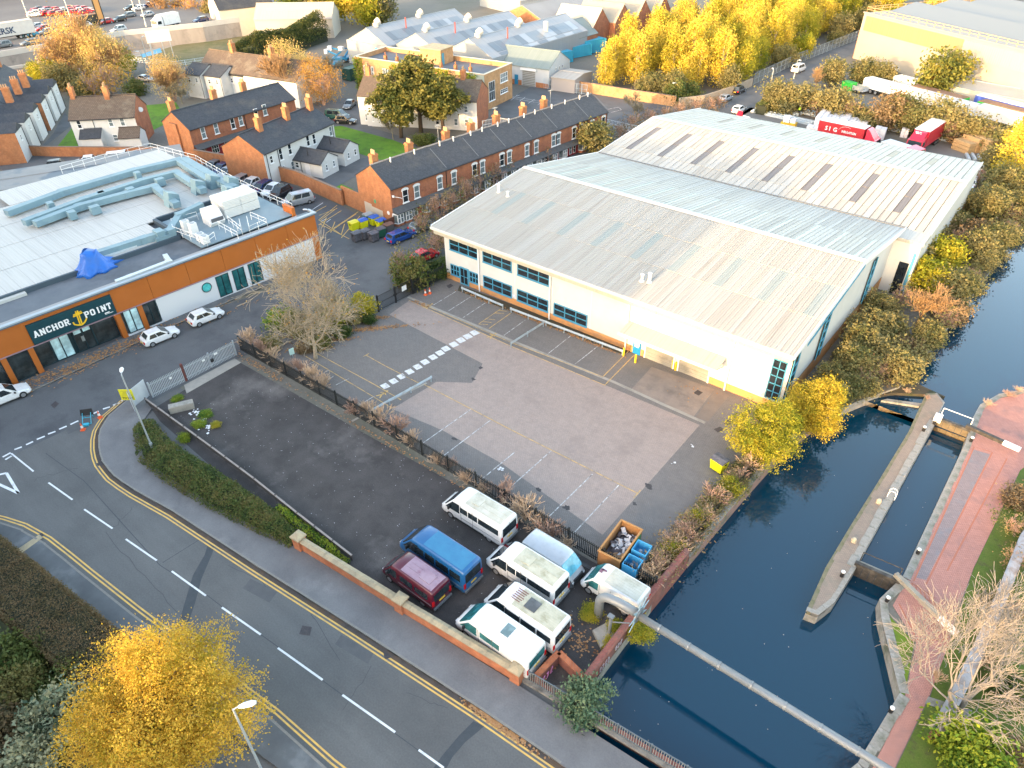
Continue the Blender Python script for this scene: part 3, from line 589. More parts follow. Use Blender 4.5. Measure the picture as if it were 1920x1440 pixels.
# cladding panels on the front between downpipes
def lerp(a, b, t): return a+(b-a)*t
def roof_pt(r0, r1, u, t):
    """u across 0..1, t up the slope 0..1"""
    return Vector((lerp(lerp(r0[0], r0[1], u), lerp(r1[0], r1[1], u), t), lerp(r0[2], r1[2], t), lerp(r0[3], r1[3], t)))
def slope(r0, r1, ncol, rows, mats, lift=.0, rl=None, keep=300, weights=None, far=False, gap=.018, name='roof_sheet'):
    """roof covered in separate sheets; rl: {(col,row): material} rooflights"""
    cnt = 0; rest = MB(); restm = mats
    for c in range(ncol):
        for k in range(len(rows)-1):
            t0, t1 = rows[k], rows[k+1]; u0, u1 = (c+gap*.5)/ncol, (c+1-gap*.5)/ncol
            mi = rl.get((c,k)) if rl else None
            m = mi or rnd.choice(mats); up = rnd.uniform(0,.008)+.03*k+(.0 if not mi else .008)
            a, b, cc, d = (roof_pt(r0, r1, u, t) for u, t in ((u0,t0-.004),(u1,t0-.004),(u1,t1+.004),(u0,t1+.004)))
            up = Vector((0,0,up+.02)); dn = Vector((0,0,-.06))
            q = MB(); q.add([a+up,b+up,cc+up,d+up,a+up+dn,b+up+dn,cc+up+dn,d+up+dn],[(0,1,2,3),(4,7,6,5),(0,4,5,1),(1,5,6,2),(2,6,7,3),(3,7,4,0)])
            # standing ribs on each sheet
            w = Vector((.03,0,0)); h = Vector((0,0,.045))
            for s in ((.04,.5) if not far else (.04,)):
                p0, p1 = a.lerp(b, s)+up, d.lerp(cc, s)+up
                q.add([p0-w,p0+w,p0+w*.5+h,p0-w*.5+h,p1-w,p1+w,p1+w*.5+h,p1-w*.5+h],[(0,1,2,3),(7,6,5,4),(3,2,6,7),(1,5,6,2),(0,3,7,4)])
            if cnt < keep: q.build('rooflight' if mi else name, m, WH); cnt += 1
            else: rest.add(q.v, q.f, restm.index(m) if m in restm else len(restm)); 
    if rest.v:
        extra = [SKYD if far == 2 else SKYL]
        tag(rest.build('roof_sheets', list(restm)+extra, WH), kind='stuff')
rl = {}
for c in (9,19,30,40,51,61,72,82,92):
    for k in (0,1): rl[(c+k,1)] = SKYL
slope(r_eave, r_r1, 96, [0,.35,.68,1], SH[:3], rl=rl, keep=300, gap=.085)
rl = {}
for c in range(3,84,6): rl[(c,1 if c%2 else 0)] = SKYL
slope((r_val[0],r_val[1],r_val[2],r_val[3]), r_r1, 84, [0,.5,1], SH, rl=rl, keep=0, far=1, gap=.09)
rl = {}
for i, c in enumerate((3,9,15,21,27,33)):
    for k in (1,2): rl[(c,k)] = SKYD
for c in (40,46): rl[(c,1)] = SKYD; rl[(c,2)] = SKYD
r_valx = (-53.1, -9.6, 85.0, 6.62)
slope(r_valx, r_r2, 52, [0,.22,.52,.8,1], SH, rl=rl, keep=0, far=2, gap=.07)
rl = {}
for c in (9,15,21,27,33,39,45): rl[(c,1)] = SKYD
slope(r_bk, r_r2, 52, [0,.25,.62,1], SH[:3], rl=rl, keep=0, far=2, gap=.07)
mb = MB(); mb.prism([(-12.3,82.1),(-9.5,82.1),(-9.55,85.2),(-12.3,85.2)], 6.25, 6.62); mb.build('roof_edge', SH[0], WH)
# ridges, verge trims, gutters
for r0, nm in ((r_r1,'ridge_cap'),(r_r2,'ridge_cap')):
    mb = MB(); n = 14
    for i in range(n):
        a = lerp(r0[0], r0[1], i/n); b = lerp(r0[0], r0[1], (i+1)/n)
        q = MB(); q.add([(a,r0[2]-.45,r0[3]+.07),(b-.02,r0[2]-.45,r0[3]+.07),(b-.02,r0[2],r0[3]+.2),(a,r0[2],r0[3]+.2),(a,r0[2]+.45,r0[3]+.07),(b-.02,r0[2]+.45,r0[3]+.07)],[(0,1,2,3),(3,2,5,4)]); q.build(nm, M('ridge_flashing', (.5,.49,.46), .5), WH)
mb = MB(); mb.tube([(lerp(r_val[0],r_val[1],i/20), 85.0, 6.66) for i in range(21)], .11, 6); mb.build('valley_gutter', M('valley_gutter', (.12,.125,.13), .7), WH)
VERGE = M('white_verge_trim', (.74,.76,.78), .4)
for side in (0, 1):
    for r0, r1 in ((r_eave,r_r1),(r_r1,r_val),(r_val if side == 0 else r_valx,r_r2),(r_r2,r_bk)):
        p = Vector((r0[side],r0[2],r0[3]-.12)); q = Vector((r1[side],r1[2],r1[3]-.12)); mb = MB(); mb.beam(p, q, .1, .5); mb.build('verge_trim', VERGE, WH)
mb = MB(); mb.box(-54.9,-12.45,52.78,53.0,6.32,6.58); mb.build('eaves_gutter', M('gutter_cream', (.62,.6,.55), .45, (.56,.54,.49), 2), WH)
mb = MB(); mb.box(-54.6,-12.55,53.02,53.1,5.78,6.3); mb.build('fascia', CREAMF, WH); mb = MB(); mb.box(-54.5,-12.6,53.1,FY-.03,5.8,5.86); mb.build('soffit', M('dark_soffit', (.16,.14,.11), .8), WH)
for u in (5.3, 15.3, 24.9, 35.8):
    mb = MB(); mb.tube([(XL+u,52.95,6.3),(XL+u,53.55,5.9),(XL+u,53.7,5.6),(XL+u,53.7,0)], .085, 8); mb.build('downpipe', WHITE, WH)
for u in (.15, 5.45, 10.45, 15.55, 20.45, 25.2, 30.5):
    mb = MB(); mb.box(XL+u-.05,XL+u+.05,FY-.025,FY,.76,6.2); mb.build('panel_joint', M('panel_joint', (.62,.62,.62), .5), WH)
# blue framed windows: each pane a sub-part
def wh_window(u0, u1, z0, z1):
    w, h = u1-u0, z1-z0; f = MB(); b = .09
    f.box(0,b,-.1,.02,0,h); f.box(w-b,w,-.1,.02,0,h); f.box(b,w-b,-.1,.02,0,b); f.box(b,w-b,-.1,.02,h-b,h)
    f.box(b,w-b,-.09,.02,h*.5-b/2,h*.5+b/2)
    for t in (1/3,2/3):
        f.box(w*t-b/2,w*t+b/2,-.09,.02,b,h*.5-b/2); f.box(w*t-b/2,w*t+b/2,-.09,.02,h*.5+b/2,h-b)
    f.box(-.04,w+.04,-.16,.0,-.07,-.001)
    o = f.build('window', BLUEF, WH, loc=(XL+u0,FY,z0))
    pw = (w-2*b-2*b)/3
    for i in range(3):
        for j in range(2):
            p = MB(); cw = w/3; p.box(cw*i+.06,cw*(i+1)-.06,-.045,-.02,h*.5*j+.06,h*.5*(j+1)-.06)
            p.build('pane', rnd.choice((GLASSB,GLASSB,GLASSD)), o)
for u0, u1 in ((.85,5.18),(5.9,10.06),(10.85,15.17)):
    wh_window(u0, u1, 3.98, 5.5)
wh_window(5.87,10.04,.76,2.26); wh_window(10.8,15.1,.76,2.2); wh_window(15.82,20.12,.8,2.25)
wh_window(.8,2.2,.76,2.12); wh_window(3.75,5.15,.76,2.12)
d = door(WH, XL+2.95, FY-.05, 0, 1.4, 2.25, BLUEF); mb = MB()
for x in (-.42,.0+.14): mb.box(x-.1,x+.36,-.09,-.065,.2,1.05); mb.box(x-.1,x+.36,-.09,-.065,1.15,2.1)
mb.build('pane', GLASSB, d)
d = door(WH, XL+26.2, FY-.05, 0, .9, 2.2, BLUED); mb = MB(); mb.box(-.28,.28,-.075,-.062,1.1,1.75); mb.box(-.25,.2,-.078,-.076,.85,1.05); mb.build('notice', M('notice_paper', (.7,.72,.72), .7, (.5,.55,.62), 9), d)
SHUT = M('roller_shutter', (.27,.262,.235), .5, (.25,.24,.215), 1, dirt=(.2,.19,.16), dscale=.8)
for u0, u1 in ((27.2,30.3),(30.9,34.0)):
    o = None
    fb = MB(); fb.box(u0-.12+XL,u0+XL,FY-.14,FY,0,2.45); fb.box(u1+XL,u1+.12+XL,FY-.14,FY,0,2.45); fb.box(u0-.12+XL,u1+.12+XL,FY-.16,FY,2.45,2.7); o = fb.build('roller_door', WHITE, WH)
    for i in range(12):
        sb = MB(); sb.box(u0+XL+.01,u1+XL-.01,FY-.075-.012*(i%2),FY-.05,.2*i+.01,.2*i+.195); sb.build('slat', SHUT, o)
# canopy over the doors
cb = MB(); cx0, cx1, cy0, cy1 = -28.75, -18.45, 51.9, FY-.06
cb.add([(cx0,cy0,2.95),(cx1,cy0,2.95),(cx1,cy1,3.35),(cx0,cy1,3.35),(cx0,cy0,3.1),(cx1,cy0,3.1),(cx1,cy1,3.5),(cx0,cy1,3.5)],[(0,3,2,1),(4,5,6,7),(0,1,5,4),(1,2,6,5),(2,3,7,6),(3,0,4,7)])
can = cb.build('canopy', SH[0], WH); gb = MB(); gb.box(cx0-.05,cx1+.05,cy0-.14,cy0-.01,2.9,3.12); gb.build('gutter', WHITE, can)
for x in (cx0+.2, cx1-.2):
    b = MB(); b.beam((x,cy0+.2,2.95),(x,FY-.06,2.3), .08, .08); b.build('bracket', WHITE, can)
# roof vents and floodlights
for px, h in (((1203,530),.75),((1217,532),1.0),((935,358),1.0),((952,366),.6)):
    p = G(*px, 7.4); mb = MB(); z = 6.6+(p.y-53)/16.2*2.3; q = G(*px, z); z = 6.6+(q.y-53)/16.2*2.3
    mb.cyl(q.x,q.y,z,z+h,.12 if h < 1 else .17,10); mb.cyl(q.x,q.y,z+h,z+h+.06,.2,10); mb.cyl(q.x,q.y,z,z+.1,.26,10); mb.build('vent_pipe', M('vent_white', (.7,.68,.64), .5), WH)
for u in (2.9, 11.6, 20.5):
    mb = MB(); mb.box(XL+u-.18,XL+u+.18,FY-.55,FY-.3,5.62,5.8); mb.box(XL+u-.03,XL+u+.03,FY-.32,FY-.03,5.7,5.78); mb.build('floodlight', BLACK, WH)
# glazed strips at the canal end
for (y0, y1, z0, z1) in ((53.95,55.1,.8,5.9),(61.2,62.3,1.7,6.8),(74.5,75.6,1.7,6.8)):
    mb = MB(); x = -12.70+(y0-53.85)/28*.2
    mb.box(x,x+.12,y0,y1,z0,z1,0)
    for k in range(1,5): zz = z0+(z1-z0)*k/5; mb.box(x+.1,x+.17,y0,y1,zz-.05,zz+.05,1)
    mb.box(x+.1,x+.17,y0-.08,y0+.06,z0,z1,1); mb.box(x+.1,x+.17,y1-.06,y1+.08,z0,z1,1); mb.build('corner_window', [GLASSB,BLUEF], WH)
mb = MB(); mb.beam((-12.38,56,6.2),(-12.25,69.2,8.5),.05,.3); mb.build('blue_trim', BLUEF, WH); 
mb = MB(); mb.box(-11.3,-10.3,82.3,82.42,.0,3.9,0); mb.box(-10.2,-9.9,82.28,82.42,.0,5.2,1); mb.build('rear_opening', [GLASSB,BLUEF], WH)
mb = MB(); mb.box(XL+39.6,XL+40.7,FY-.08,FY+.02,1.0,5.2,0)
for k in range(0,6): mb.box(XL+39.55,XL+40.75,FY-.13,FY-.03,1.0+.84*k-.04,1.0+.84*k+.04,1)
for x in (39.55,40.15,40.75): mb.box(XL+x-.04,XL+x+.04,FY-.13,FY-.03,1.0,5.2,1)
mb.build('corner_window', [GLASSB,BLUEF], WH)
mb = MB(); mb.box(XL+10.1,XL+10.5,FY-.03,FY,.95,1.25); mb.build('notice', M('small_notice', (.35,.45,.7), .6, (.8,.8,.8), 12), WH)

# ================================================================== LEISURE BUILDING WITH THE ANCHOR SIGN
AP = thing('leisure_building', 'flat roofed leisure building with rust orange cladding band and anchor sign', 'building', (-72.3,10.0,0), math.radians(86.2))
CLAD = M('orange_cladding', (.4,.112,.016), .5, (.44,.126,.02), .4, dirt=(.38,.12,.03), dscale=.3, dlo=.55, dhi=.8)
CLADG = M('slate_blue_trim', (.09,.12,.15), .5)
PARA = M('parapet_capping', (.3,.35,.39), .4, (.33,.38,.42), 1)
ROOFG = M('grey_felt_roof', (.1,.115,.135), .8, (.125,.14,.16), .5, dirt=(.075,.085,.1), dscale=.3, dlo=.5, dhi=.7, fine=.08)
AL, AZ = 38.1, 5.95
mb = MB(); mb.box(-8,AL,.25,1.2,3.0,AZ-.1); mb.box(-8,5.0,.7,14,-.05,5.5); mb.box(5.0,13.1,1.35,14,-.05,5.5); mb.box(13.1,AL-1.7,.7,14,-.05,5.5); mb.build('core_wall', M('core_wall', (.3,.3,.3), .8), AP)
# cladding panels, lower white wall, entrance
x = -8.0; edges = [-8,-4.5,-1.0,2.2,5.3]
for a, b in zip(edges[:-1], edges[1:]):
    q = MB(); q.box(a+.015,b-.015,0,.24,3.12,AZ-.1); q.build('cladding_panel', CLAD, AP)
edges = [13.28,17.2,21.4,25.6,29.8,34.0,AL]
for a, b in zip(edges[:-1], edges[1:]):
    q = MB(); q.box(a+.015,b-.015,0,.24,3.12,AZ-.1); q.build('cladding_panel', CLAD, AP)
q = MB(); q.box(5.3,13.28,.04,.24,5.36,AZ-.1); q.build('cladding_panel', CLAD, AP)
mb = MB(); mb.box(-8,AL+.2,-.16,.3,AZ-.1,AZ+.12); mb.box(AL-.1,AL+.2,.3,1.4,AZ-.1,AZ+.12); mb.build('parapet', PARA, AP)
mb = MB(); mb.box(-8,AL+.22,-.19,-.165,AZ-.14,AZ-.02); mb.build('parapet_edge', CLADG, AP)
mb = MB(); mb.box(-8,AL,-.04,.2,3.0,3.11); mb.build('cladding_trim', M('mauve_trim', (.3,.2,.24), .5), AP)
mb = MB(); mb.box(AL-1.85,AL-1.6,.25,12.5,-.05,AZ-.1,0); mb.box(AL-1.6,AL,.25,1.2,2.9,AZ-.1,0); mb.box(AL-.9,AL,.02,.24,-.05,3.0,0); mb.build('end_wall', CLAD, AP)
mb = MB(); mb.box(AL-1.85,AL-.2,.3,1.2,AZ-.1,AZ-.09); mb.build('end_capping', CLADG, AP)
# white wall with window openings
mb = MB(); xs = [17.3,24.15,25.8,26.2,27.75,28.25,29.8,AL-.9]
mb.box(17.3,24.15,.06,.5,-.05,3.0); mb.box(29.8,AL-.9,.06,.5,-.05,3.0)
for a, b in ((25.75,26.2),(27.72,28.22)): mb.box(a,b,.06,.5,-.05,3.0)
for a, b in ((24.15,25.75),(26.2,27.72),(28.22,29.8)): mb.box(a,b,.06,.5,-.05,.22); mb.box(a,b,.06,.5,2.82,3.0)
mb.box(13.4,17.3,.06,.5,-.05,.3); mb.build('white_wall', M('leisure_white_render', (.64,.65,.67), .6), AP)
TEAL = GLASS('teal_glass', (.012,.085,.09), .05, .6)
PALEG = GLASS('film_glass', (.35,.5,.53), .15, .5)
DKFR = M('dark_teal_frame', (.012,.035,.045), .4)
def ap_window(u0, u1, z0, z1, gm, nx=2, y=.12):
    f = MB(); b = .07; w = u1-u0; h = z1-z0
    f.box(0,b,-.08,.1,0,h); f.box(w-b,w,-.08,.1,0,h); f.box(b,w-b,-.08,.1,0,b); f.box(b,w-b,-.08,.1,h-b,h)
    for i in range(1,nx): f.box(w*i/nx-.04,w*i/nx+.04,-.07,.1,b,h-b)
    o = f.build('window', DKFR, AP, loc=(u0,y,z0))
    for i in range(nx):
        p = MB(); p.box(w*i/nx+.05,w*(i+1)/nx-.05,.0,.03,b,h-b); p.build('pane', gm if not isinstance(gm,(list,tuple)) else gm[i%len(gm)], o)
    return o
for a, b in ((24.15,25.75),(26.2,27.72),(28.22,29.8)): ap_window(a, b, .22, 2.82, TEAL)
# round window
mb = MB(); n = 28; c = [(22.95+.5*math.cos(2*math.pi*i/n), 2.05+.5*math.sin(2*math.pi*i/n)) for i in range(n)]; o = [(22.95+.58*math.cos(2*math.pi*i/n), 2.05+.58*math.sin(2*math.pi*i/n)) for i in range(n)]
mb.poly([(x,.05,z) for x,z in c], 0)
for i in range(n): j=(i+1)%n; mb.poly([(c[i][0],.0,c[i][1]),(c[j][0],.0,c[j][1]),(o[j][0],.0,o[j][1]),(o[i][0],.0,o[i][1])],1); mb.poly([(o[i][0],.0,o[i][1]),(o[j][0],.0,o[j][1]),(o[j][0],.07,o[j][1]),(o[i][0],.07,o[i][1])],1)
mb.build('round_window', [GLASS('turquoise_glass',(.06,.36,.36),.06,.6), DKFR], AP)
# shop front
INTER = GLASS('dim_interior_glass', (.02,.026,.028), .05, .55)
ap_window(13.75,15.3,.35,3.0,PALEG); ap_window(15.75,17.2,.3,3.0,INTER)
for u in (2.2,4.6,13.0,15.3):
    q = MB(); q.box(u,u+.5,.0,.6,-.03,3.0); q.build('pillar', CLAD, AP)
ap_window(-1.5,2.2,.02,3.0,INTER,2,.3); ap_window(2.7,4.6,.02,3.0,INTER,1,.3)
rec = 1.0
for a, b, gm, nx in ((5.1,6.7,INTER,1),(6.7,8.5,PALEG,2),(8.8,10.7,INTER,2),(10.7,13.0,INTER,1)):
    ap_window(a, b, .05, 2.9, gm, nx, rec)
mb = MB(); mb.box(5.1,13.0,rec+.1,rec+.2,-.03,3.0); mb.build('recess_wall', DKFR, AP)
mb = MB(); mb.box(5.1,13.0,.3,rec+.1,2.9,3.1); mb.build('recess_soffit', DKFR, AP)
for a, b in ((8.95,9.65),(9.85,10.55)):
    q = MB(); q.box(a,b,rec-.1,rec-.085,2.1,2.6); q.build('door_panel', PALEG, AP)
q = MB(); q.box(9.45,9.75,rec-.1,rec-.085,1.1,1.7); q.build('door_sticker', M('grey_sticker', (.2,.22,.22), .6), AP)
for a in ((5.2,6.5),(11.2,12.9)):
    q = MB(); q.box(*a,.35,.42,2.82,2.88); q.build('strip_light', EMIT('strip_light', (.9,.95,1), 2.0), AP)
# sign board, letters, anchor
SIGN = M('teal_sign_board', (.006,.045,.06), .4, (.008,.052,.068), 1)
sb = MB(); sb.box(5.32,13.26,-.1,.03,3.18,5.34); sign = sb.build('sign_board', SIGN, AP)
YEL = M('sign_yellow', (.85,.5,.02), .5); WL_ = M('sign_white', (.85,.85,.85), .5)
def text_mesh(txt, size, depth=.03):
    c = bpy.data.curves.new('letters', 'FONT'); c.body = txt; c.size = size; c.extrude = depth/2; c.align_x = 'LEFT'; c.offset = .02*size; c.space_character = 1.0; c.resolution_u = 2
    o = bpy.data.objects.new('letters', c); COL.objects.link(o); bpy.context.view_layer.update()
    dg = bpy.context.evaluated_depsgraph_get(); me = bpy.data.meshes.new_from_object(o.evaluated_get(dg)); bpy.data.objects.remove(o); bpy.data.curves.remove(c); return me
def letter(par, ch, x, z, size, mat, y=-.13, sx=1.0, rot=(math.pi/2,0,0), name='letter', slab=True):
    me = text_mesh(ch, size); me.materials.clear(); me.materials.append(mat)
    if slab:   # slab serifs
        xs = [v.co.x for v in me.vertices]; ys = [v.co.y for v in me.vertices]
    o = link(name, me, par, (x, y, z), rot); o.scale = (sx,1,1); return o
def serif_letter(par, ch, x, z, h, mat, y=-.12):
    """block slab-serif capital built from strokes, h high and .62h wide"""
    w = h*.66; t = h*.21; s = h*.13; mb = MB()
    def bar(x0, z0, x1, z1, tt=t): mb.beam((x+x0*w,y,z+z0*h),(x+x1*w,y,z+z1*h), .06, tt, up=(0,1,0)) if False else _bar(mb, x+x0*w, z+z0*h, x+x1*w, z+z1*h, tt, y)
    def ser(cx, zt): mb.box(x+cx*w-w*.2, x+cx*w+w*.2, y-.031, y+.03, z+zt*h-(s if zt > .5 else 0), z+zt*h+(0 if zt > .5 else s))
    if ch == 'A': bar(.14,0,.5,1); bar(.86,0,.5,1); bar(.25,.33,.75,.33,s); ser(.12,0); ser(.88,0)
    if ch == 'N': bar(.14,0,.14,1); bar(.86,0,.86,1); bar(.14,.95,.86,.05); ser(.12,1); ser(.14,0); ser(.86,1)
    if ch == 'C': bar(.14,.15,.14,.85); bar(.14,.9,.86,.9,t*.8); bar(.14,.1,.86,.1,t*.8); bar(.86,.65,.86,.92,t*.8); bar(.86,.08,.86,.3,t*.8)
    if ch == 'H': bar(.14,0,.14,1); bar(.86,0,.86,1); bar(.14,.5,.86,.5,s*1.2); [ser(a,b) for a in (.14,.86) for b in (0,1)]
    if ch == 'O': bar(.14,.12,.14,.88); bar(.86,.12,.86,.88); bar(.14,.9,.86,.9,t*.8); bar(.14,.1,.86,.1,t*.8)
    if ch == 'R': bar(.16,0,.16,1); bar(.16,.92,.8,.92,t*.75); bar(.16,.5,.8,.5,t*.75); bar(.84,.5,.84,.92,t*.9); bar(.5,.5,.86,0,t*.9); ser(.14,0); ser(.9,0); ser(.1,1)
    if ch == 'P': bar(.16,0,.16,1); bar(.16,.92,.8,.92,t*.75); bar(.16,.48,.8,.48,t*.75); bar(.84,.48,.84,.92,t*.9); ser(.16,0); ser(.1,1)
    if ch == 'I': bar(.5,0,.5,1); ser(.5,0); ser(.5,1)
    if ch == 'T': bar(.5,0,.5,1); bar(.08,.92,.92,.92,t*.75); bar(.1,.72,.1,.95,s); bar(.9,.72,.9,.95,s); ser(.5,0)
    mb.build('letter', mat, par)
def _bar(mb, x0, z0, x1, z1, t, y):
    d = Vector((x1-x0,0,z1-z0)); n = Vector((-d.z,0,d.x)).normalized()*t/2; a = Vector((x0,0,z0)); b = Vector((x1,0,z1)); Y0, Y1 = y-.03+rnd.uniform(-.004,.004), y+.03
    P = [a-n,b-n,b+n,a+n]; mb.add([(p.x,Y0,p.z) for p in P]+[(p.x,Y1,p.z) for p in P],[(0,1,2,3),(4,7,6,5),(0,4,5,1),(1,5,6,2),(2,6,7,3),(3,7,4,0)])
for i, ch in enumerate('ANCHOR'): serif_letter(sign, ch, 5.62+i*.565, 3.88, .66, WL_)
for i, ch in enumerate('POINT'): serif_letter(sign, ch, 10.38+i*.55-(.03 if i > 2 else 0), 3.92, .66, WL_)
ab = MB(); cx = 9.78
for dx in (-.09,.09): _bar(ab, cx+dx-.02, 3.45, cx+dx+.06, 4.98, .12, -.12)
_bar(ab, cx-.42, 4.52, cx+.5, 4.62, .12, -.122); _bar(ab, cx-.36, 4.68, cx+.46, 4.78, .1, -.121)
pts = [(cx-.62,3.98),(cx-.58,3.7),(cx-.32,3.52),(cx,3.38),(cx+.36,3.55),(cx+.62,3.82),(cx+.66,4.08)]
for a, b in zip(pts[:-1], pts[1:]): _bar(ab, *a, *b, .13, -.119)
ab.build('anchor_emblem', YEL, sign)
for i, ch in enumerate('Bistro'):
    letter(sign, ch, 12.1+i*.115, 3.55, .26, WL_, slab=False) if False else None
q = MB(); q.box(12.15,12.62,-.125,-.105,3.58,3.68); q.box(12.15,12.95,-.125,-.105,3.48,3.52); q.build('sign_small_print', WL_, sign)
# flat roof and plant
mb = MB(); mb.box(-8,AL-1.6,.3,12.3,AZ-.45,AZ-.4); mb.build('flat_roof', ROOFG, AP)
WR = CORR('white_roof_sheet', (.42,.41,.39), (.47,.46,.44), .32, 0, .5, dirt=(.32,.31,.285), depth=.4)
rw = {}
for i in range(37):
    for k in range(5):
        x0 = -12+i*1.3; y0 = 6.4+k*5.94
        if x0 > 22.9 and y0 < 12: continue
        if x0 < 14 and y0 > 30: continue
        q = MB(); zf = lambda y: AZ+.02+(y-6)*.003
        y1 = y0+5.92; q.add([(x0,y0,zf(y0)+.03*k),(x0+1.285,y0,zf(y0)+.03*k),(x0+1.285,y1,zf(y1)+.03*k),(x0,y1,zf(y1)+.03*k),(x0,y0,zf(y0)-.1),(x0+1.285,y0,zf(y0)-.1)],[(0,1,2,3),(0,4,5,1)])
        q.build('roof_sheet', WR, AP)
mb = MB(); mb.box(-12,24.1,6.1,6.38,AZ-.45,AZ+.12); mb.box(23.9,24.3,6.4,12.4,AZ-.45,AZ+.3); mb.box(24.3,36,12.1,12.4,AZ-.45,AZ+.4); mb.build('roof_upstand', M('dark_upstand', (.05,.075,.1), .6), AP)
mb = MB(); mb.box(-12,36.2,9,36.4,-.05,AZ-.5); mb.build('rear_block', M('rear_block', (.3,.3,.3), .8), AP)
DUCT = M('blue_grey_duct', (.17,.27,.32), .5, (.2,.3,.345), .6, dirt=(.13,.21,.26), dscale=.5)
def duct(pts, w=.9, h=.8, mat=None, name='duct'):
    for a, b in zip(pts[:-1], pts[1:]):
        q = MB(); q.beam(a, b, w, h); q.build(name, mat or DUCT, AP)
    for a in pts[1:-1]:
        q = MB(); q.box(a[0]-w*.56,a[0]+w*.56,a[1]-w*.56,a[1]+w*.56,a[2]-h*.52,a[2]+h*.52); q.build('duct_elbow', mat or DUCT, AP)
def AU(px, py, z):
    """photograph point to the building's own frame at height z"""
    p = G(px, py, z)-Vector((-72.3,10,0)); c, s = math.cos(math.radians(86.2)), math.sin(math.radians(86.2)); return (p.x*c+p.y*s, -p.x*s+p.y*c, z)
Z1 = AZ+.75
duct([AU(12,400,Z1),AU(120,360,Z1),AU(250,322,Z1),AU(335,302,Z1),AU(400,345,Z1)], 1.0, .7)
duct([AU(45,418,Z1+.1),AU(160,375,Z1+.1),AU(270,340,Z1+.1),AU(330,325,Z1+.1),AU(382,358,Z1+.1)], .9, .7)
duct([AU(65,420,Z1),AU(150,388,Z1),AU(240,364,Z1),AU(290,352,Z1),AU(332,385,Z1)], .9, .7)
duct([AU(345,300,Z1),AU(415,342,Z1),AU(440,355,Z1)], 1.1, .8)
for p, w in (((178,392),.9),((135,402),.7),((245,358),.8),((300,340),.9),((95,385),.6),((190,365),.6),((258,328),.6)):
    a = AU(*p, Z1+.05); q = MB(); q.box(a[0]-w*.6,a[0]+w*.6,a[1]-.45,a[1]+.45,Z1-.5,Z1+.45); q.build('duct_box', DUCT, AP)
# raking cowls
for p in ((320,375),(370,352),(398,342),(432,345),(428,365)):
    a = AU(*p, Z1); q = MB(); x, y = a[0], a[1]
    q.add([(x-.8,y-.7,AZ-.3),(x+.8,y-.7,AZ-.3),(x+.8,y+.7,AZ-.3),(x-.8,y+.7,AZ-.3),(x-.3,y-.7,AZ+1.9),(x+.9,y-.7,AZ+1.4),(x+.9,y+.7,AZ+1.4),(x-.3,y+.7,AZ+1.9)],[(0,1,5,4),(1,2,6,5),(2,3,7,6),(3,0,4,7),(4,5,6,7)]); q.build('duct_cowl', DUCT, AP)
# long kerb duct along the edge of the pitched roof
duct([AU(175,480,AZ+.35),AU(270,450,AZ+.35),AU(320,435,AZ+.5),AU(338,405,AZ+.9),AU(380,385,AZ+1.2)], .8, .8)
duct([AU(190,485,AZ+.0),AU(290,450,AZ+.0)], .4, .4, M('pale_duct', (.45,.5,.53), .5), 'pipe_duct')
a = AU(303,448,AZ); q = MB(); q.box(a[0]-.8,a[0]+.8,a[1]-.7,a[1]+.7,AZ-.4,AZ+.5); q.box(a[0]-.5,a[0]+.4,a[1]-.6,a[1]+.6,AZ+.5,AZ+1.1); q.build('duct_plinth', DUCT, AP)
duct([AU(218,530,AZ),AU(245,520,AZ),AU(318,492,AZ),AU(310,480,AZ)], .5, .5, M('silver_duct', (.5,.55,.58), .4, metal=.3), 'silver_duct')
q = MB(); a = AU(15,560,AZ-.3); q.box(a[0]-1.6,a[0]+1.6,a[1]-.5,a[1]+.5,AZ-.4,AZ-.1); q.build('roof_light', M('pale_rooflight', (.5,.5,.48), .5), AP)
# plant deck with rails, louvred unit and condensers
DECK = M('plant_deck', (.17,.23,.27), .6, (.19,.26,.3), 1)
da, db = AU(372,463,AZ), AU(560,395,AZ)
mb = MB(); mb.box(24.3,36.4,1.6,11.5,AZ-.1,AZ+.02); mb.build('plant_deck', DECK, AP)
LOUV = M('white_louvre', (.66,.66,.65), .5); e_ = AU(425,412,AZ); ENX, ENY = e_[0], e_[1]
for k in range(2):
    for j in range(2):
        x0 = ENX+j*2.3; z0 = AZ+.1+k*1.1
        bx = MB(); bx.box(x0,x0+2.2,ENY,ENY+2.8,z0,z0+1.05); o = bx.build('plant_enclosure', LOUV, AP)
        for i in range(6):
            q = MB(); q.box(x0-.04,x0+2.24,ENY-.08,ENY-.01,z0+.06+i*.17,z0+.16+i*.17); q.box(x0-.09,x0-.02,ENY,ENY+2.8,z0+.06+i*.17,z0+.16+i*.17); q.build('louvre', LOUV, o)
a = AU(402,418,AZ); x, y = a[0], a[1]
q = MB(); q.add([(x-.9,y-.9,AZ),(x+.9,y-.9,AZ),(x+.9,y+.9,AZ),(x-.9,y+.9,AZ),(x-.9,y-.2,AZ+1.6),(x+.9,y-.2,AZ+1.6),(x+.9,y+.9,AZ+1.8),(x-.9,y+.9,AZ+1.8),(x-.9,y-1.2,AZ+.5),(x+.9,y-1.2,AZ+.5)],[(0,1,9,8),(8,9,5,4),(4,5,6,7),(1,2,6,5,9),(0,8,4,7,3),(2,3,7,6)]); hood = q.build('intake_hood', LOUV, AP)
q = MB(); q.box(x-.75,x+.75,y-1.14,y-1.06,AZ+.55,AZ+1.0); q.build('hood_opening', M('hood_dark', (.1,.1,.11), .8), hood)
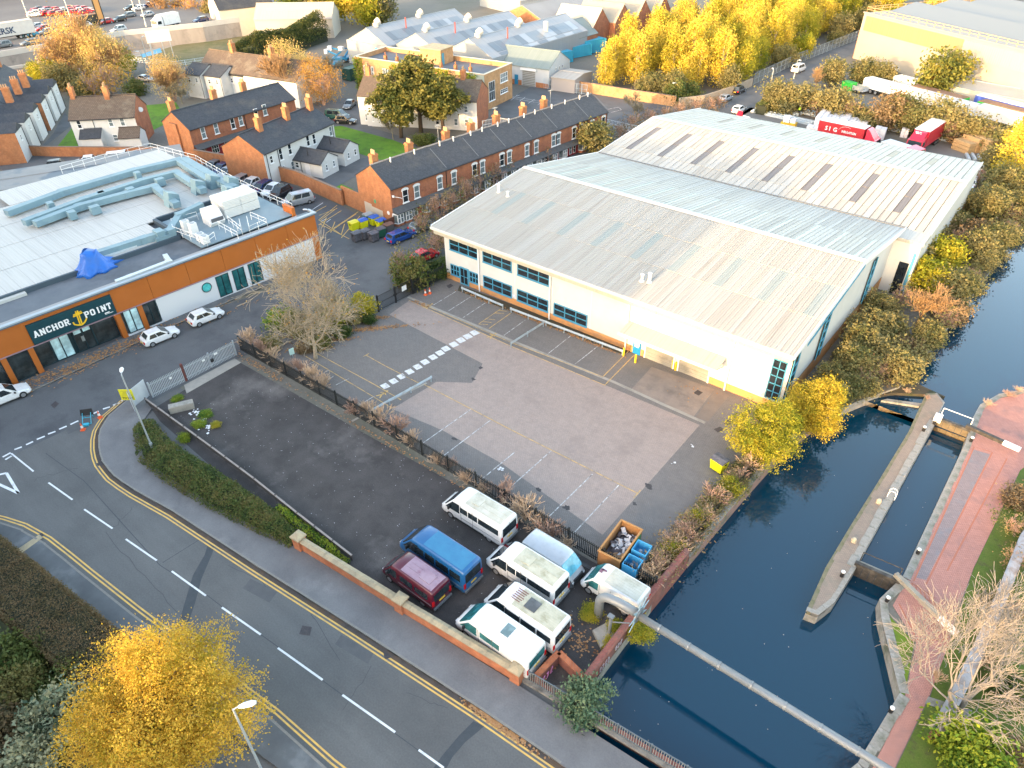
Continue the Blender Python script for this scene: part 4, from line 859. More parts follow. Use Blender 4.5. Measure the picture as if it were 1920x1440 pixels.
for i, (u, v, h) in enumerate(((*AU(352,436,AZ)[:2],1.5),(*AU(366,441,AZ)[:2],1.5),(*AU(378,451,AZ)[:2],.9),(*AU(386,456,AZ)[:2],.9))):
    q = MB(); q.box(u-.4,u+.4,v-.36,v+.36,AZ+.05,AZ+h); c = q.build('condenser_unit', LOUV, AP)
    for k in range(4 if h > 1 else 2):
        s = MB(); s.box(u+.4,u+.43,v-.3,v+.3,AZ+.15+.33*k,AZ+.42+.33*k); s.build('grille', M('condenser_grille', (.12,.11,.14), .6), c)
    f = MB(); f.cyl(u,v,AZ+h,AZ+h+.04,.3,14); f.build('fan', M('fan_grey', (.3,.33,.35), .5), c)
def railing(par, pts, h=1.0, step=1.4, mat=None, r=.03, name='guard_rail'):
    o = None; mb = MB()
    for k in (h, h*.55): mb.tube([(p[0],p[1],p[2]+k) for p in pts], r, 5)
    for a, b in zip(pts[:-1], pts[1:]):
        a, b = Vector(a), Vector(b); n = max(1, round((b-a).length/step))
        for i in range(n+1): q = a.lerp(b, i/n); mb.tube([q, q+Vector((0,0,h))], r, 5)
    return mb.build(name, mat or WHITE, par)
railing(AP, [AU(372,412,AZ),AU(325,425,AZ),AU(328,440,AZ),AU(390,462,AZ),AU(405,450,AZ)]); railing(AP, [AU(412,430,AZ),AU(448,450,AZ)]); railing(AP, [AU(430,420,AZ),AU(455,440,AZ),AU(452,425,AZ)]); railing(AP, [AU(466,420,AZ),AU(470,440,AZ),AU(502,425,AZ),AU(472,412,AZ)])
railing(AP, [AU(118,326,AZ+.3),AU(200,303,AZ+.3),AU(285,282,AZ+.3),AU(370,305,AZ+.3),AU(430,340,AZ+.3),AU(480,365,AZ+.2),AU(550,397,AZ)], 1.05, 1.6)
q = MB(); q.box(36.0,36.4,1.4,3.4,AZ-.4,AZ+.9); q.build('end_box', CLAD, AP)
# blue tarpaulin over roof plant
bt = MB(); c = AU(178,505,AZ-.4); nr, ns = 7, 40; rings = []
for i in range(nr):
    t = i/(nr-1); R = []
    for j in range(ns):
        a = 2*math.pi*j/ns; fold = 1+.16*math.sin(9*a+1.3*i)*t+.1*math.sin(5*a)*t
        r = (.75+1.15*t**1.6)*fold*(1.0+.55*max(0,math.cos(a-.5))**4*t**2); zz = AZ-.38+2.0*(1-t)**1.1*(1-.12*math.sin(3*a))+.05*math.sin(13*a)*t
        R.append((c[0]+r*math.cos(a)*1.15, c[1]+r*math.sin(a)*.9, zz))
    rings.append(R)
bt.loft(rings)
tp = bt.mesh('tarpaulin', PAINT('blue_tarp', (.015,.13,.5), .45, 0, 0), True)
o = link('tarpaulin', tp, None, (-72.3,10,0), math.radians(86.2)); tag(o, 'crumpled bright blue tarpaulin draped over plant on the grey flat roof', 'tarpaulin')
# older flat roof left of the white one
OR = house('rear_annexe', 'low annexe with puddled grey flat roof at the edge of the white roof', 'building', XY(-90,372,4)[:2], 66, 30, 8, 4.0, 4.05, M('annexe_wall', (.4,.39,.37), .8), M('puddled_roof', (.2,.2,.2), .6, (.24,.24,.235), .3, dirt=(.12,.15,.18), dscale=.14, dlo=.5, dhi=.6), gutter=False)
# ------------------------------------------------------------------ unseen buildings added behind the camera, sized to keep the low sun off the yards
def shade_building(name, label, x0, x1, y0, y1, h, mat, floors):
    t = thing(name, label, 'building', (x0, y0, 0)); mb = MB(); mb.box(0, x1-x0, 0, y1-y0, -.05, h); mb.build('wall', mat, t)
    mb = MB(); mb.box(-.3, x1-x0+.3, -.3, y1-y0+.3, h, h+.35); mb.build('parapet', M('dull_parapet', (.3,.29,.27), .8), t)
    g = MB(); n = int((x1-x0)/4)
    for k in range(floors):
        for i in range(n): x = (i+.5)*(x1-x0)/n; z = 1.0+k*(h-1.5)/floors; g.box(x-1.1, x+1.1, y1-y0, y1-y0+.06, z, z+1.5)
    tag(g.build('windows', GLASSD, t), kind='stuff')
BKB = BR('back_brick', (.3,.12,.07), (.36,.15,.09), (.22,.15,.11), dirt=(.24,.1,.06))
shade_building('long_shade_block', 'long unseen brick block added behind the viewpoint to cast shade', -185, -66.4, -42, -25, 20.5, BKB, 5)
shade_building('tall_shade_block', 'tallest unseen brick block added behind the viewpoint to cast shade', -66, -37.2, -44, -25, 26, BKB, 7)
shade_building('low_shade_block', 'low unseen brick block added behind the viewpoint to cast shade', -36.8, 70, -38, -25, 11.5, BKB, 3)
# ================================================================== HOUSES
def UZ(P0, ang, px, py):
    """where a photograph point lies on a vertical wall plane: (distance along, height)"""
    a = math.radians(ang); d = Vector((math.cos(a), math.sin(a), 0)); n = Vector((-d.y, d.x, 0))
    r = CF + (px-960)/FPX*CX - (py-720)/FPX*CU; o = Vector((0,0,CAM_H))
    t = (Vector((P0[0],P0[1],0))-o).dot(n)/r.dot(n); q = o+r*t
    return (q-Vector((P0[0],P0[1],0))).dot(d), q.z
REDP = M('red_house_paint', (.3,.02,.03), .5)
WHD = M('white_door', (.74,.74,.75), .4)
# ---- long brick terrace facing the street, each house its own
TP, TA, TE, TR, TD = (-69.35,60.0), 85.2, 5.3, 7.5, 7.4
ta = math.radians(TA)
def tu(px, py, z):
    p = G(px, py, z); return (p.x-TP[0])*math.cos(ta)+(p.y-TP[1])*math.sin(ta)
bounds = [0]+[tu(*p, TE) for p in ((833,315),(893.5,293.5),(946,276),(993.5,258),(1039,240),(1098.8,219.6),(1138,207))]
uppers = [tu(*p, 3.65) for p in ((755.3,365),(776,356.7),(817,340),(848,331.7),(884,316.5),(902,312),(936,297.7),(953,293.5),(985,281),(1000,273.8),(1030,261),(1043.5,259),(1071.7,247.7),(1084,242.5),(1107.5,236),(1129,228))]
chims = [tu(*p, 7.6) for p in ((704,303),(772,282),(836,258),(888,244),(937,229),(985,212),(1027,200))]
ORD = ['first terraced brick house, with plain orange gable beside the wheelie bins', 'second terraced brick house along the street from the wheelie bins', 'third terraced brick house along the street, behind tall bare shrubs', 'fourth terraced brick house, in the middle of the long slate-roofed terrace', 'fifth terraced brick house along, above the warehouse roof ridge', 'sixth terraced brick house along, behind the round olive bush', 'last terraced brick house, at the far car park end of the terrace']
SW = M('strip_slate', (.06,.065,.072), .6, (.08,.085,.09), 2, dirt=(.1,.1,.1))
for i, (a, b) in enumerate(zip(bounds[:-1], bounds[1:])):
    P = (TP[0]+math.cos(ta)*a, TP[1]+math.sin(ta)*a); L_ = b-a
    h = house('terraced_house', ORD[i], 'house', P, TA, L_-.02, TD, TE-.02*i, TR-.035*i, (BRICKR, BRICKO, BRICKR, BRICKR), SLATE, 'brick terraced houses along the street', gover=.0 if i else .05, ridgem=M('clay_ridge', (.2,.16,.14), .85, (.28,.26,.24), 3))
    for u in uppers:
        if a+.3 < u < b-.3:
            window(h, u-a, 0, 2.75, .95, 1.75, 'front', 'arch')
    for u in chims:
        if a-.2 <= u < b-.2 and abs(u-a) < 99: chimney(h, max(.4,u-a), TD*.5+.9, 6.2, 8.6, 1.0, .75, 4); 
    # ground floor bays below the lean-to strip roof
    mb = MB(); mb.add([(0,-1.0,2.0),(L_-.02,-1.0,2.0),(L_-.02,-.02,2.55),(0,-.02,2.55),(0,-1.0,1.9),(L_-.02,-1.0,1.9),(L_-.02,-.02,1.95),(0,-.02,1.95)],[(0,1,2,3),(4,7,6,5),(0,4,5,1),(1,5,6,2),(0,3,7,4)]); mb.build('porch_roof', SW, h)
    mb = MB(); mb.box(0,L_-.02,-.06,0,0,1.9); mb.build('painted_base', REDP, h)
    n = max(1, round(L_/6.4)); hw = L_/n
    for k in range(n):
        for off, kind in ((.9,'bay'),(2.75,'bay'),(4.15,'win'),(4.95,'win')) if i == 0 and k == 0 else ((1.1,'bay'),(2.9,'win'),(3.7,'win'),(5.2,'bay')):
            x = k*hw+off*hw/6.4
            if x > L_-.6: continue
            if kind == 'bay':
                q = MB(); q.prism([(x-.8,-.06),(x-.5,-.75),(x+.5,-.75),(x+.8,-.06)], 0, .45, 0); q.prism([(x-.84,-.06),(x-.52,-.79),(x+.52,-.79),(x+.84,-.06)], .45, .55, 1); q.prism([(x-.84,-.06),(x-.52,-.79),(x+.52,-.79),(x+.84,-.06)], 1.72, 1.9, 1); bay = q.build('bay_window', [BRICKR, UPVC], h)
                g = MB(); g.prism([(x-.74,-.06),(x-.46,-.7),(x+.46,-.7),(x+.74,-.06)], .55, 1.72); g.build('pane', GLASSC, bay)
                f = MB()
                for qx, qy in ((x-.8,-.08),(x-.5,-.76),(x+.5,-.76),(x+.8,-.08),(x,-.75)): f.box(qx-.05,qx+.05,qy-.04,qy+.04,.55,1.72)
                f.beam((x-.5,-.75,1.2),(x+.5,-.75,1.2),.06,.07); f.build('frame', UPVC, bay)
            else: window(h, x, -.06, .35, .62, 1.4, 'front', 'sash', sill=False)
    downpipe(h, L_-.1, -.06, TE-.1)
    for u in (L_*.3, L_*.72): q = MB(); q.box(u-.07,u+.07,TD*.5-.55,TD*.5-.4,TR-.2,TR+.5); q.build('roof_vent', M('vent_white', (.6,.59,.56), .6), h)
    if i in (1,3,5): q = MB(); q.tube([(L_*.5,TD*.5+1.2,6.9),(L_*.5,TD*.5+1.2,9.6)], .03, 5); q.beam((L_*.5-.5,TD*.5+1.2,9.5),(L_*.5+.5,TD*.5+1.2,9.5),.03,.03); [q.beam((L_*.5-.4+.2*k,TD*.5+.9,9.5),(L_*.5-.4+.2*k,TD*.5+1.5,9.5),.02,.02) for k in range(5)]; q.build('aerial', GALV, h)
    q = MB(); q.box(-.06,.06,-.1,TD*.5,0,.001); q.build('party_flashing', M('lead_flashing', (.14,.145,.15), .6), h, loc=(L_,0,TE+.22), rot=(math.atan2(TR-TE,TD*.5),0,0))
    if i == 0:
        mb = MB(); mb.box(-.05,.0,2.2,4.6,0,1.6); mb.box(-.06,-.0,4.6,6.2,0,1.9); mb.build('render_patch', M('buff_render', (.46,.38,.3), .9, (.5,.43,.35), 1), h)
        q = MB(); q.tube([(-.06,.9,1.7),(-.02,.9,1.7)], .28, 14); q.build('round_sign', WHITE, h)
        q = MB(); q.box(-.03,0,3.5,3.9,2.3,2.8); q.build('wall_sign', M('green_sign', (.05,.3,.15), .5), h)
        q = MB(); q.beam((.3,-.1,4.2),(1.2,-.9,3.9),.05,.05); q.box(.2,.4,-.3,-.02,4.1,4.35); q.build('security_camera', WHITE, h)
        yw = MB(); yw.box(.02,.25,TD,TD+4.4,-.05,2.6); yw.build('yard_wall', BRICKO, h)
# ---- white house with two outshoots
def rough(P0, ang, pts): return [UZ(P0, ang, *p) for p in pts]
P0, A_ = (-95.0,58.4), 102.4
h = house('white_house', 'white rendered house with orange brick gable and two small outshoots', 'house', P0, A_, 16.8, 8.2, 5.0, 7.2, (RENDER, BRICKO, RENDER, BRICKO), SLATE)
for p, w, hh in (((526,289),.75,1.75),((543,279.5),.75,1.65),((508.5,299),.65,1.1),((577,264),.75,1.6),((588.5,260.5),.75,1.6),((619.5,246),.7,1.5),((532,320),.7,1.5),((549,311.5),.7,1.5)):
    u, z = UZ(P0, A_, *p); window(h, u, 0, z-hh/2, w, hh)
for p in ((510,243),(556,221),(600,203)):
    q = G(*p, 7.4); u = (q.x-P0[0])*math.cos(math.radians(A_))+(q.y-P0[1])*math.sin(math.radians(A_)); chimney(h, min(16.2,u), 3.5, 6.0, 8.9, .9, .75, 4)
for u in (.55, 3.0, 16.3): downpipe(h, u, -.06, 4.9)
for k, (pa, lab) in enumerate(((XY(607,335), 'near white gabled outshoot with white door and slate roof'), (XY(648,312), 'far white gabled outshoot with slate roof beside the lawn'))):
    o = house('house_outshoot', lab, 'outbuilding', (pa[0], pa[1]), A_, 3.9, 6.4, 2.4, 2.4, RENDER, SLATE, 'white gabled outshoots', gutter=False) if False else None
    a = math.radians(A_-90)   # long side faces south-east, gable faces the street
    Q = (pa[0]-math.cos(a)*6.3, pa[1]-math.sin(a)*6.3)
    o = house('house_outshoot', lab, 'outbuilding', Q, A_-90, 6.3, 3.9, 2.35, 3.5, RENDER, SLATE, 'white gabled outshoots')
    window(o, 6.3, 1.1, .95, .55, .95, 'right'); window(o, 6.3, 2.9, 1.0, .55, .95, 'right')
    window(o, 1.4, 0, 1.0, .7, .9); downpipe(o, 2.2, -.05, 2.3); door(o, 3.4, 0, 0, .9, 2.0, WHD)
    v = MB(); v.cyl(3.2, .8, 2.6, 3.9, .07, 6); v.build('flue', BLACK, o)
# ---- brick terrace behind
P0, A_ = (-113.6,57.6), 92.3
h = house('brick_terrace_house', 'red brick terrace house with grey porch strip behind the car park wall', 'house', P0, A_, 21.5, 7.6, 5.3, 7.4, (BRICKR, BRICKO, BRICKR, BRICKR), SLATE)
for p in ((381,249),(405,240),(436,231),(451,225),(480,214),(496,206)):
    u, z = UZ(P0, A_, *p); window(h, u, 0, z-.9, .8, 1.8)
mb = MB(); mb.add([(0,-1.2,2.2),(21.5,-1.2,2.2),(21.5,0,2.7),(0,0,2.7),(0,-1.2,2.1),(21.5,-1.2,2.1)],[(0,1,2,3),(0,4,5,1)]); mb.build('porch_roof', SW, h)
mb = MB(); mb.box(0.2,21.3,-.06,-.0,0,2.1); mb.build('painted_base', REDP, h)
for k in range(9): window(h, 1.4+k*2.3, -.07, .5, 1.3 if k%2 else .8, 1.5, 'front', 'grid' if k%2 else 'sash', sill=False)
for u in (.6, 8.5, 14.5): chimney(h, u, 4.4, 6.2, 9.0, .9, .8, 3)
downpipe(h, 10.5, -.06, 5.2)
mb = MB(); mb.box(-.3,-.0,3.2,5.2,0,5.6); mb.build('gable_buttress', BRICKO, h)
# ---- white house A by the yard wall
P0, A_ = (-135.9,48.6), 47
h = house('white_cottage', 'white rendered house with mossy brown roof behind the wheelie car park', 'house', P0, A_, 10.6, 7.4, 5.0, 7.6, (RENDER, RENDER, RENDER, BRICKR), SLATEBROWN)
for p, w, hh in (((148.5,233.5),.7,1.3),((207.5,229.5),.75,1.35),((229.5,228.5),.75,1.35),((217,258),.8,1.1),((237,255),.5,.6)):
    u, z = UZ(P0, A_, *p); window(h, u, 0, z-hh/2, w, hh)
chimney(h, .5, 3.7, 6.6, 9.4, .7, .9, 3); chimney(h, 6.1, 3.4, 6.4, 9.3, .8, .9, 3)
for u in (3.7,): downpipe(h, u, -.06, 4.9)
q = MB(); q.tube([(10.7,3.5,5.2),(10.9,3.3,5.2)], .4, 14); q.build('satellite_dish', WHITE, h)
for k, (px, py, lab) in enumerate(((178,284,'low white outshoot with grey gabled roof on the white cottage'), (250,283,'right-end white outshoot with lean roof at the white cottage'))):
    p = G(px, py, 0); a = math.radians(A_)
    o = house('cottage_outshoot', lab, 'outbuilding', (p.x-math.cos(a)*1.7, p.y-math.sin(a)*1.7), A_-90+180 if False else A_, 3.4, 3.6, 2.3, 3.4, RENDER, SLATEBROWN if k else SLATE, 'cottage outshoots', gutter=False)
# ---- rows of white rear wings at the far left
def wing_row(label, pts, lab2, over_h):
    """main range with chimneys and a row of white wings; pts are the front corners of the wings"""
    a0 = Vector((*pts[0],0)); a1 = Vector((*pts[-1],0)); d = (a1-a0).normalized(); n = Vector((d.y,-d.x,0))   # n towards the viewer side
    ang = math.degrees(math.atan2(d.y, d.x))
    L_ = (a1-a0).length+9
    base = a0-d*4-n*5.2
    base = a0+d*(-4)+Vector((-d.y,d.x,0))*5.5
    h = house('white_rear_terrace', label, 'house', (base.x, base.y), ang, L_, 7.5, 5.0, 7.6, (RENDER, BRICKO, RENDER, BRICKR), SLATE)
    for u in (2, L_*.38, L_*.7, L_-2): chimney(h, u, 4.2, 6.4, 9.4, .9, 1.1, 4)
    for i, p in enumerate(pts):
        w = thing('rear_wing', lab2[i], 'outbuilding', (p[0], p[1], 0), math.radians(ang), 'white rear wings')
        W_, D_ = 4.2, 5.6
        mb = MB(); mb.box(-W_,0,0,D_,-.05,4.9); wo = mb.build('wall', [RENDER,BRICKO], w)
        if i == 0: wo.data.polygons[5].material_index = 1
        mb = MB(); mb.add([(-W_-.1,-.15,4.9),(.1,-.15,4.9),(.1,D_,5.0),(-W_-.1,D_,5.0),(-W_/2,-.15,6.0),(-W_/2,D_,6.1)],[(0,4,5,3),(4,1,2,5),(0,1,4),(3,5,2)]); mb.build('roof', SLATE, w)
        downpipe(w, -.25, -.06, 4.8); window(w, -W_*.55, 0, 3.2, .5, .9)
        window(w, 0, 1.6, 3.0, .5, .9, 'right')
    return h
def row_chimneys(h, pts):
    for p in pts:
        q = G(*p, 8.6); a = -h.rotation_euler.z; d = Vector((q.x,q.y,0))-h.location; x = d.x*math.cos(a)-d.y*math.sin(a); y = d.x*math.sin(a)+d.y*math.cos(a); chimney(h, x, y, 6.2, 8.7, .9, 1.1, 3)
h1 = wing_row('far left white terrace with brick end and row of rear wings', [(-139.6,42.4),(-144.3,45.7),(-149.4,49.2)], ['nearest white rear wing of the lower left row', 'middle white rear wing of the lower left row', 'farthest white rear wing of the lower left row'], 0)
h2 = wing_row('second white terrace with tall orange chimneys behind the first row', [(-154.4,52.7),(-159.5,56.0),(-163.8,58.9)], ['nearest white rear wing of the upper left row', 'middle white rear wing of the upper left row', 'farthest white rear wing of the upper left row'], 0)
row_chimneys(h2, [(40,138),(25,150)]); row_chimneys(h1, [(8,165)])
# ---- far white terrace behind bare trees, with outshoots
P0, A_ = XY(345,150,4.5), 17
h = house('cream_roof_terrace', 'long white terrace under sunlit brown tile roof behind bare trees', 'house', (-150.4,82.0), 12, 26, 8, 5.0, 7.8, RENDER, SLATEBROWN)
chimney(h, 6.5, 4.2, 6.9, 9.6, .9, 1.0, 3); chimney(h, 17, 4.2, 6.9, 9.6, .9, 1.0, 3)
for i, (px, py) in enumerate(((372,188),(410,192),(452,190))):
    p = G(px, py, 0); o = house('terrace_wing', ['left dark-roofed wing of the sunlit tile terrace','middle dark-roofed wing of the sunlit tile terrace','right dark-roofed wing of the sunlit tile terrace'][i], 'outbuilding', (p.x-4.2, p.y+.6), 12, 4.6, 6, 4.6, 6.0, RENDER, SLATE, 'dark roofed terrace wings')
    window(o, 1.2, 0, 3.0, .6, .9); window(o, 3.3, 0, 3.1, .6, .9); downpipe(o, 4.4, -.05, 4.5)
# ---- house behind the pines
P0, A_ = (-107.2,87.6), 27
h = house('pine_house', 'long white house with mossy roof and brick end wall behind the pines', 'house', P0, A_, 22.5, 8.6, 5.2, 7.6, (RENDER, RENDER, RENDER, BRICKR), SLATEBROWN)
for u in (.8, 8.0, 19.0): chimney(h, u, 4.6, 6.4, 9.3, .8, 1.0, 3)
for u in (1.4, 5.5, 15, 18.5, 20.5): window(h, u, 0, 3.2, .7, 1.1); window(h, u, 0, .8, .7, 1.2)
o = house('house_outshoot', 'tall white gabled wing at the left end of the pine house', 'outbuilding', XY(690,236), 27, 4.4, 5, 4.4, 5.7, RENDER, SLATE)
window(o, 1.1, 0, 3.0, .4, .5); window(o, 1.2, 0, .9, .25, .8); window(o, 3.2, 0, .9, .25, .8)
# ---- ivy clad flat roofed block
P0 = Vector((-93.4,108.0,0)); ang = math.degrees(math.atan2(104.0-108.0+.0, -126.5+93.4))  # along the ivy front
IV = thing('ivy_block', 'two storey flat roofed brick block with ivy covered front', 'building', (-125.6,103.2,0), math.radians(8.5))
IL, ID, IH = 32.0, 10.5, 6.7
mb = MB(); mb.box(0,IL,0,ID,-.05,IH-.9,0); mb.box(0,IL,0,.3,IH-.9,IH,0); mb.box(0,IL,ID-.3,ID,IH-.9,IH,0); mb.box(0,.3,.3,ID-.3,IH-.9,IH,0); mb.box(IL-.3,IL,.3,ID-.3,IH-.9,IH,0); mb.build('wall', BRICKB, IV)
mb = MB(); mb.box(.3,IL-.3,.3,ID-.3,IH-.9,IH-.85); mb.build('flat_roof', ROOFG, IV)
mb = MB(); mb.box(-.1,IL+.1,-.1,.4,IH,IH+.08); mb.box(-.1,IL+.1,ID-.4,ID+.1,IH,IH+.08); mb.box(-.1,.4,.4,ID-.4,IH,IH+.08); mb.box(IL-.4,IL+.1,.4,ID-.4,IH,IH+.08); mb.build('coping', M('pale_coping', (.6,.52,.4), .8), IV)
mb = MB(); mb.box(13.5,18.5,5.0,9.5,IH-.9,IH+2.0); sb = mb.build('stair_housing', BRICKB, IV); mb = MB(); mb.box(13.3,18.7,4.8,9.7,IH+2.0,IH+2.15); mb.build('housing_roof', STONE, sb); mb = MB(); mb.box(18.5,18.56,5.4,6.2,IH-.8,IH+1.4); mb.build('door', PAINT('teal_door', (.05,.25,.35), .5, 0, 0), sb)
for x in (6,9,20,23.5,27): 
    mb = MB(); mb.box(x-.25,x+.25,2.6,3.2,IH-.9,IH+.3); mb.cyl(x,2.9,IH+.3,IH+.9,.1,6); mb.build('roof_vent', BRICKO, IV)
for x, st in ((3.6,'four'),(8.6,'four'),(13.2,'sash'),(21.5,'grid'),(25.5,'sash')): window(IV, x, 0, 3.2, 2.6 if st == 'four' else 1.4, 2.0, 'front', st)
for x in (4,9,20,25): window(IV, x, 0, .6, 1.8, 1.6, 'front', 'grid')
window(IV, 29.6, 0, 2.2, 2.6, 2.2, 'front', 'grid', pm=GLASSD)
window(IV, IL, 2.6, 1.4, 2.2, 3.6, 'right', 'grid', pm=GLASSD); window(IV, IL, 7.2, 3.9, 2.8, 1.7, 'right', 'four', pm=GLASSC); window(IV, IL, 7.2, 1.8, 2.8, .8, 'right', 'four', pm=GLASSD)
mb = MB(); mb.box(28.2,IL-.0,-.06,0,4.5,IH-.1); mb.build('grey_panel', M('grey_green_panel', (.3,.34,.3), .7), IV)
# ================================================================== INDUSTRIAL SHEDS
PALER = CORR('pale_blue_roof', (.26,.275,.295), (.3,.315,.335), .35, 0, .5, dirt=(.2,.215,.235), depth=.3)
GREYW = CORR('grey_blue_wall', (.25,.275,.3), (.285,.31,.335), .4, 0, .6, depth=.3)
GREENR = CORR('grey_green_roof', (.17,.21,.2), (.2,.24,.235), .35, 0, .5, dirt=(.24,.27,.26), depth=.4)
def roof_strip(par, L_, D_, eave, ridge, x0, x1, t0, t1, mat, side=0, n=10, name='rooflight'):
    """rooflight panels on the front slope"""
    for i in range(n):
        a = lerp(x0,x1,i/n)+.04; b = lerp(x0,x1,(i+1)/n)-.04; q = MB()
        ya, yb = D_/2*t0, D_/2*t1; za, zb = lerp(eave,ridge,t0)+.17, lerp(eave,ridge,t1)+.17
        q.add([(a,ya,za),(b,ya,za),(b,yb,zb),(a,yb,zb),(a,ya,za-.1),(b,ya,za-.1)],[(0,1,2,3),(0,4,5,1)]); q.build(name, rnd.choice(mat), par)
RLM = [M('rooflight_dark', (.13,.155,.18), .3), M('rooflight_mid', (.18,.21,.235), .3), M('rooflight_pale', (.3,.33,.36), .3)]
for i, (p, lab) in enumerate((((-132.0,118.6), 'leftmost pale blue shed roof with blue lettering on its gable'), ((-118.6,121.2), 'middle pale blue shed roof between its two twins'), ((-105.2,123.8), 'rightmost pale blue shed roof with long bands of glazing'))):
    h = house('factory_shed', lab, 'shed', p, 90, 30+i*3, 13.4, 5.2, 8.3, GREYW, PALER, 'pale blue factory sheds', gutter=False, over=0)
    roof_strip(h, 34, 13.4, 5.2, 8.3, 3, 28+i*3, .18, .62, RLM, n=14); roof_strip(h, 34, 13.4, 5.2, 8.3, 3, 28+i*3, .02, .14, RLM, n=9)
    for x in (3, 17):
        mb = MB(); mb.cyl(x, 6.7, 8.2, 9.0, .7, 10); mb.tube([(x,6.7,9.0),(x+.9,6.5,9.4)], [.7,.8], 10); mb.build('roof_cowl', M('cowl_white', (.5,.47,.42), .5), h)
    mb = MB(); mb.cyl(10, 4.0, 6.5, 9.5, .15, 6); mb.build('flue', M('rust_flue', (.3,.06,.05), .7), h)
    if i == 0:
        # raised false front with blue letters
        mb = MB(); mb.box(-.25,-.02,-7,14,-.05,5.2); mb.build('front_screen', GREYW, h)
        LB = M('blue_letters', (.03,.4,.68), .5)
        for k in range(6):
            u = 3.6-k*1.0; z = 3.5; q = MB()
            if k == 0: q.box(-.32,-.26,u-.4,u+.4,z,z+1.1)
            else:
                q.box(-.32,-.26,u-.36,u-.22,z,z+1.1); q.box(-.32,-.26,u+.12,u+.26,z,z+1.1)
                q.box(-.32,-.26,u-.22,u+.12,z+(.45 if k%2 else .9),z+(.6 if k%2 else 1.08))
            q.build('letter', LB, h)
# grey roofed unit with roller door
P0, A_ = XY(935,150), 8
h = house('roller_unit', 'white unit with grey green roof, roller shutter and orange brick base', 'shed', (-106.8,126.4), 8, 13.4, 9.5, 3.9, 6.4, M('white_blockwork', (.5,.52,.54), .7, (.47,.49,.51), 1), GREENR, gutter=False)
mb = MB(); mb.box(0,6.7,-.05,0,-.03,1.0); mb.box(10.2,13.4,-.05,0,-.03,1.0); mb.build('brick_base', BRICKO, h)
mb = MB(); mb.box(6.9,10.1,-.08,0,0,3.2); o = mb.build('roller_door', M('silver_shutter', (.5,.5,.52), .4), h)
for k in range(9): q = MB(); q.box(6.95,10.05,-.11,-.085,.05+.34*k,.3+.34*k); q.build('slat', SHUT, o)
mb = MB(); mb.box(6.6,10.4,-.5,0,3.2,3.6); mb.build('shutter_box', WHITE, h); door(h, 5.4, 0, 0, .9, 2.0, PAINT('blue_door', (.02,.2,.35), .5, 0, 0))
for y in (3.0,4.5,6.0): window(h, 13.4, y, 3.0, .5, .7, 'right', 'plain', pm=GLASSD, sill=False)
q = MB(); q.tube([(13.4,4.75,5.0),(13.46,4.75,5.0)], .4, 12); q.build('gable_vent', M('vent_outline', (.5,.52,.55), .6), h)
h = house('lean_to_store', 'low lean-to store with rusty sheet roof beside the roller unit', 'shed', (-92.6,127.8), 8, 5.5, 8, 2.6, 3.0, M('store_wall', (.36,.33,.32), .9), CORR('lean_to_roof', (.36,.33,.3), (.4,.37,.33), .3, 0, .7, dirt=(.3,.22,.16)), gutter=False)
# brick shed with green roof
h = house('brick_shed', 'long orange brick shed with grey green roof and glazed strip', 'shed', (-105.6,139.0), 89, 25.5, 9.6, 4.0, 7.0, (BRICKR, BRICKO, BRICKR, BRICKR), GREENR, gutter=False, over=.1)
roof_strip(h, 25, 9.6, 4.0, 7.0, 2, 22, .3, .62, [RLM[1],RLM[2],RLM[2]], n=10)
mb = MB(); mb.cyl(8, 3.0, 5, 8.8, .55, 10); mb.build('chimney_stack', M('stack_cream', (.6,.56,.5), .6), h)
# saw toothed brick works
SAWL = M('tan_sheet_roof', (.5,.4,.28), .6, (.46,.36,.25), .4)  # warm tan sheet roof
for i in range(4):
    h = house('brick_works_bay', ['nearest gabled bay of the brick works with cream roof', 'second gabled bay of the brick works', 'third gabled bay of the brick works', 'farthest gabled bay of the brick works by the cars'][i], 'shed', (-104.5+i*.6,165+i*9.5), 93, 9.2, 17+i*4, 5.2, 9.2 if i == 0 else 8.4, BRICKR, SAWL if i == 0 else SLATE, 'gabled brick works bays', gutter=False, over=0, rfrac=.5) if False else None
    p = (-106.5+i*1.2, 163.5+i*8.5)
    o = house('brick_works_bay', ['nearest gabled bay of the brick works with cream roof', 'second gabled bay of the brick works', 'third gabled bay of the brick works', 'farthest gabled bay of the brick works'][i], 'shed', (p[0]-12, p[1]), 3, 12, 8.4, 5.0, 8.8, (BRICKR,BRICKR,BRICKR,BRICKR), M('cream_sheet_roof', (.44,.39,.31), .6, (.4,.36,.29), .5) if i == 0 else M('sandy_sheet_roof', (.34,.3,.24), .7, (.3,.27,.22), .4), 'gabled brick works bays', gutter=False, over=0)
h = house('brick_store', 'low flat brick store with scrap sheet roof near the yellow trees', 'shed', XY(1128,82), 80, 15, 5, 2.8, 3.0, BRICKR, CORR('patched_roof', (.42,.42,.44), (.3,.3,.32), .3, 0, .7, dirt=(.25,.2,.17)), gutter=False)
h = house('grey_works', 'grey roofed works with sunny brick gable behind the pale sheds', 'shed', (-118.5,160.5), 86, 24, 16, 5.5, 8.6, BRICKO, M('grey_sheet_roof', (.24,.24,.24), .7, (.27,.27,.27), .2), gutter=False)
h = house('grey_works_annexe', 'lower grey roofed annexe of the works', 'shed', (-109.5,176), 92, 20, 9, 4.0, 6.0, BRICKR, M('annexe_sheet_roof', (.2,.2,.2), .7, (.24,.24,.235), .2), gutter=False)
h = house('distant_low_works', 'distant low works with patchwork pale blue roof', 'shed', (-150,190), 75, 34, 22, 4, 6, GREYW, CORR('patchwork_roof', (.4,.43,.46), (.3,.31,.32), 2.5, 0, .6), gutter=False)
